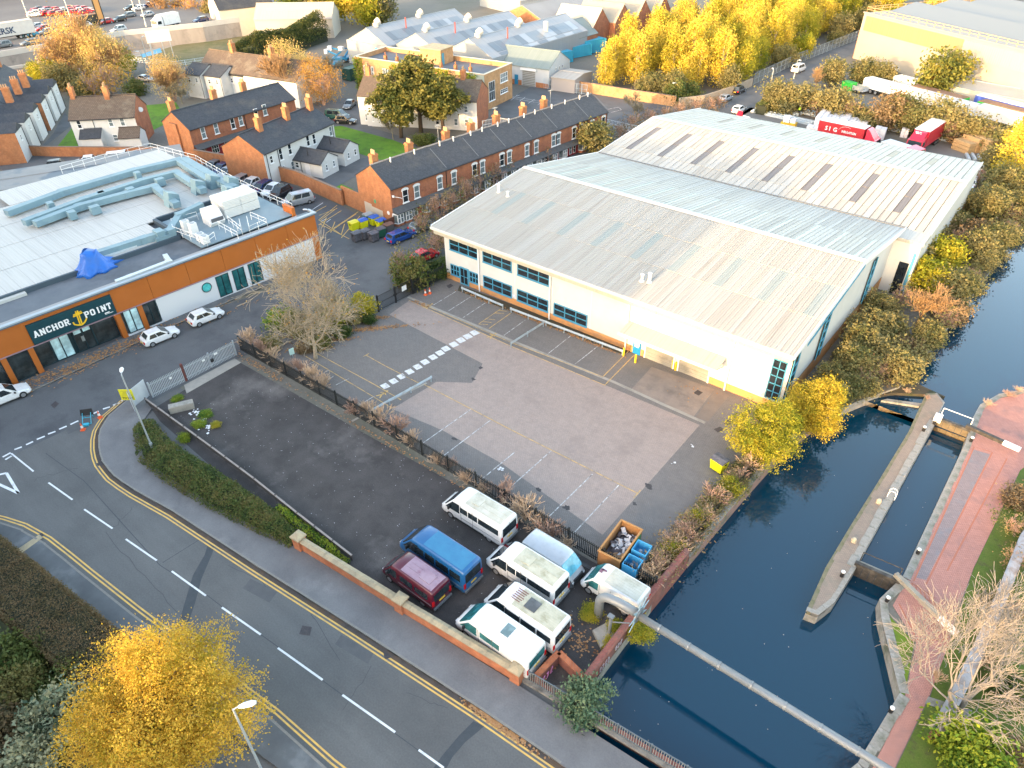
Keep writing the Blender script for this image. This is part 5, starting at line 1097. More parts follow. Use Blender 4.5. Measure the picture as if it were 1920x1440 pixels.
# white houses and shed upper left
h = house('tall_white_building', 'tall sunlit white building with slate roof beside the carriageway', 'building', (-195.5,116.5), 72, 15, 11, 7.0, 11.0, M('warm_render', (.48,.45,.4), .8, (.45,.42,.37), 1), SLATE, gutter=False)  # walls in a warm off-white render
for u in (3, 4.3, 9): window(h, 0, u, 5.6, .6, 1.2, 'left')
chimney(h, 14.2, 2, 7, 12.6, 1.3, 1.3, 2, M('white_stack', (.66,.62,.55), .8))
h = house('cream_shed', 'cream workshop with pale sheet roof beside the dark hedge', 'shed', (-187.5,121.5), 40, 21, 10.5, 4.8, 7.8, M('cream_wall', (.42,.39,.34), .8), CORR('cream_sheet', (.36,.33,.28), (.4,.36,.31), .4, 0, .6), gutter=False)
roof_strip(h, 21, 10.5, 4.8, 7.8, 3, 18, .5, .66, [M('old_rooflight', (.38,.36,.3), .5)], n=6)
# big pale warehouse upper right
BIGW = M('big_cream_wall', (.33,.31,.27), .7, (.31,.29,.25), .2)
BG = thing('cream_warehouse', 'huge sunlit cream warehouse with roof edge railings beyond the depot', 'warehouse', (-51.3,193.8,0), math.radians(-31.5))
mb = MB(); mb.box(0,75,0,40,-.05,9.8); mb.build('wall', BIGW, BG)
OLIVE = CORR('olive_cladding', (.235,.195,.11), (.26,.22,.13), .5, 0, .6, dirt=(.2,.165,.09), depth=.4)
CREAMC = CORR('cream_cladding', (.35,.33,.28), (.335,.315,.27), .5, 0, .6, depth=.4)
for k in range(12): mb = MB(); mb.box(1.0+k*2.3,1.0+k*2.3+2.28,-.08,0,6.3,9.3); mb.build('cladding_panel', OLIVE, BG)
for k in range(14): mb = MB(); mb.box(28.8+k*2.3,28.8+k*2.3+2.28,-.09,0,6.3,9.3); mb.build('cladding_panel', OLIVE if k in (7,9,10) else CREAMC, BG)
mb = MB(); mb.box(-.2,75,-.2,.3,9.8,10.0); mb.build('parapet', BIGW, BG)
for k in range(3): mb = MB(); y = 4+k*11; mb.add([(2,y,9.8),(75,y,9.8),(75,y+8.5,11.6),(2,y+8.5,11.6),(75,y+10,9.8),(2,y+10,9.8)],[(0,1,2,3),(3,2,4,5),(0,3,5),(1,4,2)]); mb.build('roof', M('grey_north_light', (.17,.185,.19), .5), BG)
railing(BG, [(0,.6,9.9),(75,.6,9.9)], 1.1, 2.2, M('railing_rust', (.5,.32,.16), .6), .06); railing(BG, [(0,.6,9.9),(0,36,9.9)], 1.1, 2.2, M('railing_rust', (.5,.32,.16), .6), .06)
mb = MB(); mb.box(-.12,0,0,40,-.03,6.2); mb.build('side_cladding', BRICKO, BG)
SG = M('silver_sheet_roof', (.25,.275,.3), .45, (.28,.305,.33), .5)
for nm, lab, p, ang, L_, D_, e, r in (('loading_shed', 'cream gabled loading shed with grey roof and dark open doorway', (-22.5,176.5), 58, 12, 13, 5.0, 6.3), ('sheet_shed', 'low pale shed with long silver roof behind the trailers', (-24.8,168.2), -10, 30, 9, 2.8, 3.4), ('end_shed', 'white flat roofed shed beside the loading shed', (-14.5,176), -31.5, 18, 9, 4.0, 4.2)):
    h = house(nm, lab, 'shed', p, ang, L_, D_, e, r, M('shed_cream', (.36,.35,.315), .7, (.385,.37,.335), .6), SG, gutter=False)
    if nm == 'loading_shed': mb = MB(); mb.box(-.08,-.02,1.2,4.6,0,3.8); mb.build('doorway', GLASSB, h)
# brick garden walls
def wall_run(name, label, pts, h, w, mat, cop=None, cat='wall', px=True, z0=-.05, copL=None):
    t = thing(name, label, cat, (0,0,0)); P = [XY(*p) if px else p for p in pts]
    for a, b in zip(P[:-1], P[1:]):
        L_ = math.dist(a,b); o = MB(); o.box(0,L_,-w/2,w/2,z0,h); o.build('wall_panel', mat, t, loc=(a[0],a[1],0), rot=math.atan2(b[1]-a[1],b[0]-a[0]))
        if cop:
            n = max(1, round(L_/(copL or 3)))
            for i in range(n): c = MB(); c.box(L_*i/n+.006,L_*(i+1)/n-.006,-w/2-.04,w/2+.04,h,h+.08); c.build('coping_stone', cop, t, loc=(a[0],a[1],0), rot=math.atan2(b[1]-a[1],b[0]-a[0]))
    return t
wall_run('car_park_wall', 'orange brick boundary wall running behind the rear car park', [(-151,35.0),(-136.2,44.0),(-122.2,54.2),(-113.5,59.6)], 1.6, .3, BRICKO, M('wall_top', (.22,.15,.11), .9), px=False)
wall_run('car_park_wall', 'orange brick wall between parked cars and the white house', [(-113.2,57.3),(-103,60.0),(-92,61.5),(-80.5,60.6)], 2.2, .3, BRICKO, M('wall_top', (.22,.15,.11), .9), px=False)
wall_run('wood_wall', 'sunlit orange brick wall along the edge of the yellow wood', [(-87.5,130.9),(-75,131.8),(-66,133.0)], 1.9, .3, BRICKB, M('wall_top', (.22,.15,.11), .9), px=False)
wall_run('wood_wall', 'buff wall curving up the road beside the ivy', [(-65.5,133.2),(-62.5,138),(-60.8,148),(-60.3,156)], 1.6, .3, M('buff_wall', (.4,.32,.24), .9, (.36,.28,.2), 1), px=False)
# ================================================================== VEHICLES
PT = {k: PAINT('car_'+k, c, r, m) for k, c, r, m in (('white',(.76,.76,.76),.25,0),('silver',(.42,.44,.47),.3,.4),('grey',(.16,.18,.2),.3,.3),('black',(.012,.013,.016),.2,0),('darkblue',(.01,.03,.12),.2,.1),('blue',(.004,.055,.26),.22,.1),('red',(.5,.015,.02),.22,0),('maroon',(.085,.004,.018),.3,0),('teal',(.03,.25,.38),.25,0),('orange',(.6,.22,.05),.25,0),('green',(.02,.09,.07),.25,0),('vanblue',(.008,.1,.27),.4,0),('cream',(.6,.56,.46),.4,0))}
GLC = GLASS('car_glass', (.012,.02,.026), .05, .7); GLT = GLASS('tinted_teal_glass', (.02,.11,.12), .06, .7)
RIM = M('alloy_rim', (.4,.41,.43), .35, metal=.6); TAIL = M('tail_lamp', (.5,.01,.015), .25); HEADL = M('head_lamp', (.7,.72,.74), .15); PLY = M('yellow_plate', (.75,.5,.05), .5); PLW = M('white_plate', (.75,.75,.72), .5)
TRIMK = M('black_trim', (.02,.021,.023), .6)
def wheel(par, x, y, r, w, side):
    mb = MB(); mb.tube([(x,y-w/2,r),(x,y+w/2,r)], r, 16); o = mb.build('wheel', RUBBER, par)
    q = MB(); yy = y+side*(w/2+.005); q.tube([(x,yy-.02*side,r),(x,yy,r)], r*.62, 12); q.build('rim', RIM, o); return o
def quad_part(name, par, P, mat, push=.012):
    a, b, c, d = map(Vector, P); n = (b-a).cross(d-a).normalized()*push; mb = MB(); mb.add([p+n for p in (a,b,c,d)]+[p-n*1.5 for p in (a,b,c,d)],[(0,1,2,3),(0,4,5,1),(1,5,6,2),(2,6,7,3),(3,7,4,0)]); return mb.build(name, mat, par)
def bil(P, u, v): a,b,c,d = map(Vector,P); return a.lerp(b,u).lerp(d.lerp(c,u),v)
def sub(P, u0,u1,v0,v1): return [bil(P,u0,v0),bil(P,u1,v0),bil(P,u1,v1),bil(P,u0,v1)]
def make_car(kind):
    D = dict(hatch=(3.95,1.72,1.42,.05,.17,.52,.735), estate=(4.5,1.74,1.42,.03,.1,.56,.74), suv=(4.3,1.8,1.6,.04,.12,.54,.74), saloon=(4.5,1.75,1.38,.12,.26,.54,.74), mpv=(4.75,1.86,1.85,.015,.05,.68,.84))[kind]
    L_, W, H, xr0, xr1, xf1, xf0 = D; hw = W/2; zb = .88 if kind != 'mpv' else 1.05
    root = bpy.data.objects.new('parked_car', None); COL.objects.link(root)
    mb = MB(); X = lambda t: (t-.5)*L_
    st = [(0,.34,zb-.2,.78),(.015,.26,zb-.06,.9),(.06,.2,zb,.97),(.3,.19,zb,1.0),(.62,.19,zb-.02,1.0),(xf0,.19,zb-.03,.99),(.9,.2,zb-.14,.95),(.965,.22,zb-.24,.86),(1,.32,zb-.36,.68)]
    R = []
    for t, zl, zt, k in st:
        w = hw*k; zm = zl+(zt-zl)*.55
        R.append([(X(t),-w*.85,zl),(X(t),-w,zl+.14),(X(t),-w,zm),(X(t),-w*.97,zt-.08),(X(t),-w*.84,zt),(X(t),0,zt+.025),(X(t),w*.84,zt),(X(t),w*.97,zt-.08),(X(t),w,zm),(X(t),w,zl+.14),(X(t),w*.85,zl)])
    mb.loft(R)
    wb, wt = hw*.93, hw*.74
    B0 = [(X(xr0),-wb,zb-.03),(X(xf0),-wb,zb-.05),(X(xf0),wb,zb-.05),(X(xr0),wb,zb-.03)]; T0 = [(X(xr1),-wt,H-.04),(X(xf1),-wt,H-.04),(X(xf1),wt,H-.04),(X(xr1),wt,H-.04)]
    xm = (X(xr1)+X(xf1))/2
    TT = [(X(xr1)+.12,-wt*.8,H),(X(xf1)-.15,-wt*.8,H),(X(xf1)-.15,wt*.8,H),(X(xr1)+.12,wt*.8,H)]
    mb.add(B0+T0+TT, [(0,1,5,4),(1,2,6,5),(2,3,7,6),(3,0,4,7),(4,5,9,8),(5,6,10,9),(6,7,11,10),(7,4,8,11),(8,9,10,11)])
    mb.build('body', PT['white'], root, smooth=False)
    rs = [B0[0],B0[1],T0[1],T0[0]]; ls = [B0[2],B0[3],T0[3],T0[2]]; fr = [B0[1],B0[2],T0[2],T0[1]]; rr = [B0[3],B0[0],T0[0],T0[3]]
    quad_part('windscreen', root, sub(fr,.06,.94,.08,.95), GLC); quad_part('rear_window', root, sub(rr,.1,.9,.25,.92), GLC)
    for s in (rs, ls):
        f = s is rs
        for u0, u1 in ((.14,.49),(.52,.88)): quad_part('side_window', root, sub(s,u0,u1,.16,.9) if f else sub(s,1-u1,1-u0,.16,.9), GLC)
    r = .31 if kind != 'suv' else .34
    for tx in (.19,.8):
        for sy in (-1,1): wheel(root, X(tx), sy*(hw-.1), r, .22, sy)
    for sy in (-1,1):
        q = MB(); q.box(X(.975)-.03,X(.975)+.06,sy*hw*.62-.16,sy*hw*.62+.16,zb-.36,zb-.24); q.build('headlight', HEADL, root)
        q = MB(); q.box(X(.0)-.02,X(.02)+.04,sy*hw*.72-.13,sy*hw*.72+.13,zb-.32,zb-.08); q.build('tail_light', TAIL, root)
        q = MB(); q.box(X(xf0)-.35,X(xf0)-.2,sy*(hw+.06)-.08,sy*(hw+.06)+.08,zb-.02,zb+.12); q.build('wing_mirror', TRIMK, root)
    q = MB(); q.box(X(0)-.03,X(0)+.02,-.26,.26,.48,.6); q.build('number_plate', PLY, root)
    q = MB(); q.box(X(1)-.02,X(1)+.02,-.26,.26,.34,.45); q.build('number_plate', PLW, root)
    root.hide_render = False
    return root
PROTO = {k: make_car(k) for k in ('hatch','estate','suv','saloon','mpv')}
used_proto = set()
def car(px, py, hd, kind, col, label, group=None, z=0.0, name='parked_car', s=.96):
    if kind in used_proto: o = copy_tree(PROTO[kind])
    else: o = PROTO[kind]; used_proto.add(kind)
    o.name = name; p = G(px, py, z+.7); o.location = (p.x, p.y, z); o.rotation_euler = (0,0,math.radians(hd)); o.scale = (s,s,s)
    tag(o, label, 'car', group)
    for c in o.children:
        if c.name.startswith('body'): c.material_slots[0].link = 'OBJECT'; c.material_slots[0].material = PT[col]
    return o
GS = 'cars parked on the street'
car(299,626,84,'hatch','white','white hatchback with red tail lamps beside the entrance canopy pillars', GS)
car(385,590,84,'hatch','white','white three door hatchback parked by the blank white wall', GS)
car(8,738,84,'suv','white','white estate car cut by the left picture edge on the anchor street', GS)
car(752,440,84,'estate','blue','bright blue estate car parked near the wheelie bins', GS)
car(791,421,84,'hatch','grey','dark grey car half hidden by bare branches outside the terrace', GS)
car(797,476,84,'hatch','red','small red car half hidden behind the bare bush', GS)
GC = 'cars in the rear car park'
for px, py, hd, k, c, l in ((112,308,64,'suv','black','dark estate car backed in at the far left of the rear car park'),(159,300,-122,'hatch','white','white hatchback facing out beside the dark car'),(187,299,-122,'estate','black','black estate car with grey bonnet between two white cars'),(213,297,-122,'mpv','white','white van-like people carrier facing out by the wall'),(240,295,-122,'suv','grey','grey car with roof bars behind the roof railing'),(268,291,-122,'hatch','white','small white car at the corner of the railing'),
   (398,310,-75,'hatch','grey','grey car furthest along the row beside the brick wall'),(425,322,-75,'hatch','silver','silver hatchback third from the far end of the row'),(414,315,-75,'hatch','darkblue','dark blue car second in the row by the brick wall'),(447,338,-75,'estate','silver','silver estate car in the middle of the row'),(469,343,-75,'hatch','white','white hatchback next to the blue car in the row'),(490,350,-75,'estate','darkblue','navy blue estate car between white cars in the row'),(509,354,-75,'hatch','white','white hatchback between the navy and the black car'),(524,360,-75,'suv','black','black estate car beside the silver people carrier'),(558,374,-108,'mpv','silver','large silver people carrier with black side windows')):
    car(px, py, hd, k, c, l, GC)
for px, py, hd, k, c, l in ((648,224,25,'suv','black','dark car with chequered green and yellow rear by the lawn'),(632,216,25,'mpv','green','dark green van beside the chequered car'),(655,194,-60,'saloon','grey','grey saloon on the lane beside the white gable'),(272,146,20,'saloon','silver','silver blue car under the black pole on the lane')):
    car(px, py, hd, k, c, l)
for px, py, hd, k, c, l in ((1361,182,90,'hatch','silver','silver car parked at the kerb by the buff wall'),(1386,167,90,'suv','black','dark green off-roader parked by the steel fence'),(1386,203,90,'hatch','white','white car with dark roof by the red sign'),(1498,128,85,'mpv','white','white van driving up the road past the lamp post'),(1677,128,60,'hatch','white','white car in front of the huge cream wall')):
    car(px, py, hd, k, c, l)
# white cars behind the warehouse on the canal side
for i, (px, py) in enumerate(((1815,355),(1821,340),(1828,326),(1836,312))):
    car(px, py, 95, 'hatch', 'white', ['nearest white car in the file beside the rear corner of the warehouse','second white car in the file beside the rear corner','third white car in the file beside the rear corner','farthest white car in the file beside the rear corner'][i], 'white cars at the rear corner')

# ------------------------------------------------------------------ vans and minibuses
def van(label, x, y, hd, L_, W, H, col, name='minibus', cat='minibus', roof=None, wins=(), ribs=0, hatch=None, rear=True, group='minibuses and vans parked in the black yard', nose=.2, glass=None, bare=False, wf=.17, wr=.8, roofcol=None, patch=None, wheelcol=None):
    """local +x forward; wins: (from rear fraction, to, z0, z1) on both sides"""
    root = thing(name, label, cat, (x, y, 0.006), math.radians(hd), group)
    X = lambda t: (t-.5)*L_; hw = W/2; mb = MB(); zh = 1.02*H/2.3
    def ring(t, zl, zt, k, sh=.12):
        w = hw*k
        return [(X(t),-w*.94,zl),(X(t),-w,zl+.16),(X(t),-w,zl+(zt-zl)*.55),(X(t),-w*.96,zt-sh*1.6),(X(t),-w*.92,zt-sh*.6),(X(t),-w*.8,zt),(X(t),0,zt+.035),(X(t),w*.8,zt),(X(t),w*.92,zt-sh*.6),(X(t),w*.96,zt-sh*1.6),(X(t),w,zl+(zt-zl)*.55),(X(t),w,zl+.16),(X(t),w*.94,zl)]
    n0 = 1-nose
    body = [(0,.36,H-.14,.95),(.008,.3,H-.05,.985),(.03,.27,H,1),(n0-.16,.26,H,1),(n0-.075,.26,H-.04,.99),(n0-.035,.26,H-.14,.98),(1-nose*.36,.26,zh+.07,.97),(1-nose*.25,.26,zh-.02,.96),(1-nose*.08,.28,zh-.17,.9),(1-nose*.02,.32,zh-.32,.8),(1,.4,zh-.48,.66)]
    R = [ring(*b) for b in body]; mb.loft(R)
    mb.build('body', PT[col] if isinstance(col,str) else col, root, smooth=True)
    gm = glass or GLC
    # windscreen between body rings 5 and 6
    a, b = R[5], R[6]
    w0, w1 = hw*.8, hw*.86
    P = [(b[0][0]-.03,-w1,zh+.12),(b[0][0]-.03,w1,zh+.12),(a[0][0]+.03,w0,H-.16),(a[0][0]+.03,-w0,H-.16)]
    quad_part('windscreen', root, P, gm, .03)
    for s in (-1,1):
        yy = s*(hw*.985)
        P = [(X(n0-.135),yy,zh+.08),(X(1-nose*.5),s*hw*.985,zh+.08),(X(n0-.02),s*hw*.95,H-.38),(X(n0-.135),s*hw*.955,H-.32)]
        if s > 0: P = [P[1],P[0],P[3],P[2]]
        quad_part('door_window', root, P, gm, .02)
        for t0, t1, z0, z1 in wins:
            P = [(X(t0),s*hw*.992,z0),(X(t1),s*hw*.992,z0),(X(t1),s*hw*.965,z1),(X(t0),s*hw*.965,z1)]
            if s > 0: P = [P[1],P[0],P[3],P[2]]
            quad_part('side_window', root, P, gm, .02)
        q = MB(); q.box(X(.0)-.02,X(0)+.05,s*hw*.88-.09,s*hw*.88+.09,.75,1.25); q.build('tail_light', TAIL, root)
        q = MB(); q.box(X(1-nose*.1)-.05,X(1-nose*.03)+.01,s*hw*.66-.13,s*hw*.66+.13,zh-.4,zh-.25); q.build('headlight', HEADL, root)
        q = MB(); q.box(X(n0+.03)-.05,X(n0+.03)+.07,s*(hw+.1)-.09,s*(hw+.1)+.09,zh+.08,zh+.38); q.build('wing_mirror', TRIMK, root)
        for tx in (1-wf, 1-wr): wheel(root, X(tx), s*(hw-.13), .33, .24, s)
        q = MB(); q.box(X(1-wr+.08),X(1-wf-.09),s*(hw-.02)-.03,s*(hw-.02)+.03,.3,.48); q.build('sill_trim', TRIMK if not bare else M('dull_sill', (.3,.3,.3), .7), root)
        q = MB(); q.box(X(n0-.16),X(n0-.155),s*hw*.998-.006,s*hw*.998+.006,.4,H-.3); q.build('door_gap', TRIMK, root); q = MB(); q.box(X(.45),X(.455),s*hw*.998-.006,s*hw*.998+.006,.4,H-.3); q.build('door_gap', TRIMK, root); q = MB(); q.box(X(.03),X(n0-.16),s*hw*.999-.01,s*hw*.999+.012,.78,.83); q.build('rubbing_strip', TRIMK if bare else M('grey_strip', (.2,.2,.21), .6), root)
    q = MB(); q.box(X(0)-.012,X(0)+.01,-.012,.012,.5,H-.2); q.build('door_gap', TRIMK, root)
    q = MB(); q.box(X(.985)-.02,X(.99)+.05,-hw*.4,hw*.4,zh-.42,zh-.28); q.build('grille', TRIMK, root)
    if rear:
        P = [(X(0),hw*.8,zh+.12),(X(0),-hw*.8,zh+.12),(X(0)+.015,-hw*.78,H-.35),(X(0)+.015,hw*.78,H-.35)]; quad_part('rear_window', root, P, gm, .02)
    q = MB(); q.box(X(0)-.03,X(0)+.01,-.27,.27,.78,.9); q.build('number_plate', PLY, root)
    q = MB(); q.box(X(0)-.1,X(0)+.08,-hw*.93,hw*.93,.36,.52); q.build('rear_bumper', TRIMK if bare else M('grey_bumper', (.14,.15,.16), .6), root)
    if not bare: q = MB(); q.box(X(1)-.12,X(1)+.04,-hw*.62,hw*.62,.36,.54); q.build('front_bumper', TRIMK, root)
    if roofcol:
        q = MB(); q.add([(X(.04),-hw*.78,H+.012),(X(n0-.2),-hw*.78,H+.012),(X(n0-.2),0,H+.047),(X(.04),0,H+.047),(X(n0-.2),hw*.78,H+.012),(X(.04),hw*.78,H+.012)],[(0,1,2,3),(3,2,4,5)]); q.build('roof_panel', roofcol, root)
    for i in range(ribs):
        y0 = -hw*.68+hw*1.36*i/(ribs-1); zz = H+.04-.035*abs(y0)/(hw*.8)
        for t0, t1 in (((.04,.3),(.33,n0-.22)) if ribs > 4 else ((.06,n0-.24),)):
            q = MB(); q.box(X(t0),X(t1),y0-.025,y0+.025,zz-.01,zz+.022); q.build('roof_rib', roofcol or (PT[col] if isinstance(col,str) else col), root)
    if hatch:
        t0, w, m = hatch; q = MB(); q.box(X(t0),X(t0)+w,-.42,.42,H+.02,H+.085); q.build('roof_hatch', m, root)
    if patch: patch(root, X, hw, H)
    return root
DIRTYW = M('mossy_white_roof', (.56,.54,.47), .7, (.48,.46,.38), 1.6, dirt=(.36,.34,.26), dscale=1.4, dlo=.5, dhi=.75, fine=.08)
DIRTYC = M('mossy_cream_roof', (.52,.5,.4), .75, (.44,.42,.32), 1.8, dirt=(.3,.29,.2), dscale=1.6, dlo=.48, dhi=.72, fine=.08)
FADED = M('faded_maroon_roof', (.33,.235,.29), .7, (.28,.18,.235), 1.5, dirt=(.18,.05,.09), dscale=1, dlo=.58, dhi=.75)
BLUEROOF = M('faded_blue_roof', (.035,.19,.34), .6, (.03,.16,.31), 1.5, dirt=(.022,.12,.26), dscale=1.2, dlo=.55, dhi=.8)
MW = ((.045,.36,1.35,1.88),(.375,.52,1.35,1.88),(.535,.655,1.35,1.88))
van('white minibus nearest the palisade fence with pale mossy roof', -25.35, 26.85, 180, 6.1, 1.95, 2.35, 'white', wins=MW, ribs=4, roofcol=DIRTYW, hatch=(.42,.7,DIRTYW))
van('bright blue minibus with faded blue roof beside the maroon one', -24.95, 22.15, 180, 6.5, 1.95, 2.4, 'vanblue', wins=((.05,.2,1.3,1.95),(.22,.4,1.3,1.95),(.42,.56,1.3,1.95),(.575,.665,1.3,1.95)), roofcol=BLUEROOF, bare=False)
van('maroon van with faded pink roof close behind the orange brick wall', -24.95, 19.75, 180, 5.1, 1.85, 2.1, 'maroon', name='parked_van', cat='van', wins=((.08,.32,1.15,1.7),(.36,.6,1.15,1.7)), roofcol=FADED, ribs=4, hatch=(.13,.95,FADED))
van('white minibus with cream mossy roof between the blue and the silver vans', -19.25, 24.9, 180, 6.0, 1.95, 2.35, 'white', wins=MW, ribs=3, roofcol=DIRTYC, hatch=(.4,.75,DIRTYC))
def rust(root, X, hw, H):
    for i in range(6): q = MB(); y = -.5+i*.17; q.box(X(.52)+.05*(i%3),X(.66)-.04*(i%2),y-.03,y+.03,H+.058,H+.066); q.build('rust_streak', M('rust', (.2,.07,.06), .9), root)
van('white minibus with ribbed roof, dark square hatch and rust streaks', -17.2, 22.2, 180, 5.9, 2.0, 2.3, 'white', wins=((.04,.22,1.3,1.85),(.24,.44,1.3,1.85),(.46,.66,1.3,1.85)), ribs=9, roofcol=DIRTYC, hatch=(.33,.85,GLASS('grey_hatch_glass',(.08,.085,.09),.3,.4)), patch=rust)
van('clean white van with grey roof window against the brick wall', -17.55, 19.85, 180, 6.1, 1.95, 2.2, 'white', name='parked_van', cat='van', wins=((.36,.62,1.25,1.75),), ribs=4, hatch=(.32,.6,GLASS('green_grey_glass',(.13,.19,.2),.25,.5)), glass=GLT)
def wreck(root, X, hw, H):
    q = MB(); q.box(X(.93),X(1.0),-.55,.5,.45,.75); q.beam((X(.9),-hw+.1,.9),(X(1.02),-hw-.1,.55),.3,.06); q.beam((X(.9),hw-.05,.9),(X(1.05),hw+.15,.7),.3,.06); q.build('broken_front', BLACK, root)
    for i in range(6): s = MB(); s.box(X(.86),X(.9)+.02,-.7+i*.25,-.6+i*.25,1.0+.03*(i%2),1.06); s.build('bent_louvre', BLACK, root)
van('silver panel van with smashed bonnet beside the fence', -18.45, 27.0, 0, 4.4, 1.85, 1.95, 'silver', name='parked_van', cat='van', rear=False, glass=GLASS('cracked_blue_glass',(.1,.33,.42),.12,.6), patch=wreck, nose=.2)
def stain(root, X, hw, H):
    q = MB(); q.box(X(.66),X(.74),-.15,.0,H+.045,H+.05); q.box(X(.71),X(.76),-.1,.25,H+.045,H+.05); q.build('paint_stain', M('purple_stain', (.2,.1,.14), .8), root)
van('white panel van with stained roof under the grey pipe', -13.75, 27.55, 180, 4.5, 1.85, 1.95, 'white', name='parked_van', cat='van', rear=False, ribs=7, roofcol=DIRTYW, glass=GLT, patch=stain)
# ------------------------------------------------------------------ lorries and yard gear at the depot
REDT = PAINT('lorry_red', (.62,.015,.05), .35); REDC = M('red_curtain', (.5,.02,.03), .5, (.44,.018,.028), 1)
TOPW = M('lorry_roof', (.55,.6,.62), .5, (.6,.64,.66), 1)
def lorry(name, label, x, y, hd, L_, col, curtain, roofm, cabm, cat='lorry', H=3.5, cab=True):
    r = thing(name, label, cat, (x,y,0), math.radians(hd)); w = 1.2
    mb = MB(); mb.box(-L_/2,L_/2,-w,w,1.0,H); mb.build('load_body', curtain, r)
    mb = MB(); mb.box(-L_/2-.02,L_/2+.02,-w-.02,w+.02,H,H+.06); mb.build('roof', roofm, r)
    mb = MB(); mb.box(-L_/2,L_/2+(2.0 if cab else 0),-.45,.45,.7,.98); mb.build('chassis', BLACK, r)
    if cab:
        c = MB(); x0 = L_/2+.3; c.add([(x0,-w,.5),(x0+2,-w,.5),(x0+2,w,.5),(x0,w,.5),(x0,-w,2.6),(x0+1.8,-w,2.4),(x0+1.8,w,2.4),(x0,w,2.6)],[(0,3,2,1),(0,1,5,4),(1,2,6,5),(2,3,7,6),(3,0,4,7),(4,5,6,7)])
        c.add([(x0,-w*.9,2.6),(x0+1.6,-w*.9,2.43),(x0+1.6,w*.9,2.43),(x0,w*.9,2.6),(x0,-w*.8,H),(x0+.4,-w*.8,H-.1),(x0+.4,w*.8,H-.1),(x0,w*.8,H)],[(0,1,5,4),(1,2,6,5),(2,3,7,6),(4,5,6,7),(0,4,7,3)]); cb = c.build('cab', cabm, r)
        quad_part('windscreen', cb, [(x0+1.98,-w*.9,1.5),(x0+1.98,w*.9,1.5),(x0+1.82,w*.86,2.3),(x0+1.82,-w*.86,2.3)], GLC)
        for s in (-1,1):
            q = MB(); q.box(x0+.5,x0+1.6,s*w-.02,s*w+.02,1.5,2.2); q.build('door_window', GLC, cb)
    for tx in ((-.38,-.28,-.18) if L_ > 7 else (-.3,))+((.5+1.2/L_,) if cab else (.32,)):
        for s in (-1,1): wheel(r, tx*L_, s*(w-.15), .45, .28, s)
    return r
t = lorry('curtain_lorry', 'red curtain sided lorry with white lettering behind the warehouse roof', -32.6, 128.6, -4, 7.6, None, REDC, TOPW, REDT, H=3.9)
for i, (ch, sz) in enumerate((('S',1.1),('I',1.1),('G',1.1))): letter(t, ch, -2.6+i*.68, 2.6, .95, WL_, y=-1.235)
tm = text_mesh('INSULATION', .52); tm.materials.clear(); tm.materials.append(WL_); o = link('lettering', tm, t, (.2,-1.235,2.7), (math.pi/2,0,0)); o.scale = (.8,1,1)
mb = MB()
for k in range(9): a0 = math.radians(100-k*20+10); mb.beam((.9+1.3*math.cos(a0+.9),-1.235,2.75+.95*math.sin(a0+.9)),(.9+1.3*math.cos(a0+.55),-1.235,2.75+.95*math.sin(a0+.55)),.02,.08,up=(0,1,0)) if k in (0,1,2,3,4) else None
mb.build('logo_arc', WL_, t)
t = lorry('flatbed_lorry', 'red cabbed lorry with pale grey roof facing the camera in the depot', -21.3, 137.5, -95, 8, None, REDT, TOPW, REDT)
tm = text_mesh('SIG', .7); tm.materials.clear(); tm.materials.append(WL_); link('lettering', tm, t, (6.32,-.75,2.75) if False else (5.0,-.7,3.0), (math.pi/2,0,math.pi/2))
o = lorry('white_flatbed', 'white cab roof with red stripe just above the warehouse rear eaves', -23.8, 128.5, -20, 4.2, None, PT['white'], TOPW, REDT, H=2.2)
def boxes(name, label, cat, px, py, z, parts, group=None, hd=0):
    p = G(px, py, z); t = thing(name, label, cat, (p.x,p.y,0), math.radians(hd), group)
    for nm, m, b in parts: q = MB(); q.box(*b); q.build(nm, m, t)
    return t
PACK = M('white_wrapped_pack', (.72,.71,.73), .5, (.66,.65,.68), 1.5, dirt=(.56,.5,.5), dscale=1.2)
TIMB = M('timber_stack', (.5,.33,.16), .85, (.42,.27,.13), 4, fine=.2); GALVB = M('galvanised_beam', (.55,.62,.68), .4, (.48,.55,.6), 2, metal=.3)
for i, (px, py, l, w, h, lab) in enumerate(((1540,232,1.6,6,2.6,'tall row of white wrapped insulation packs at the left of the lorry'),(1553,236,1.4,5,2.2,'second row of white packs tight beside the first'),(1575,228,3.2,5.5,2.0,'wide block of white packs behind the red lorry roof'),(1605,232,4,2.5,1.6,'low white packs between lorry and steel beams'),(1525,243,2.2,1.6,1.4,'single white pack at the foot of the tall rows'),(1650,250,1.8,1.8,1.8,'blue white pallet in front of the lorry cab'),(1725,232,2.2,3.0,1.8,'white wrapped pallet behind the grey lorry roof'),(1697,248,1.2,1.0,1.5,'small white bag among the steel beams'))):
    boxes('insulation_stack', lab, 'stack', px, py, .8, [('pack', PACK, (-l/2+k*l/2,-l/2+(k+1)*l/2-.04,-w/2,w/2,0,h-.1*k)) for k in range(2)], 'white packs stacked in the depot', 8)
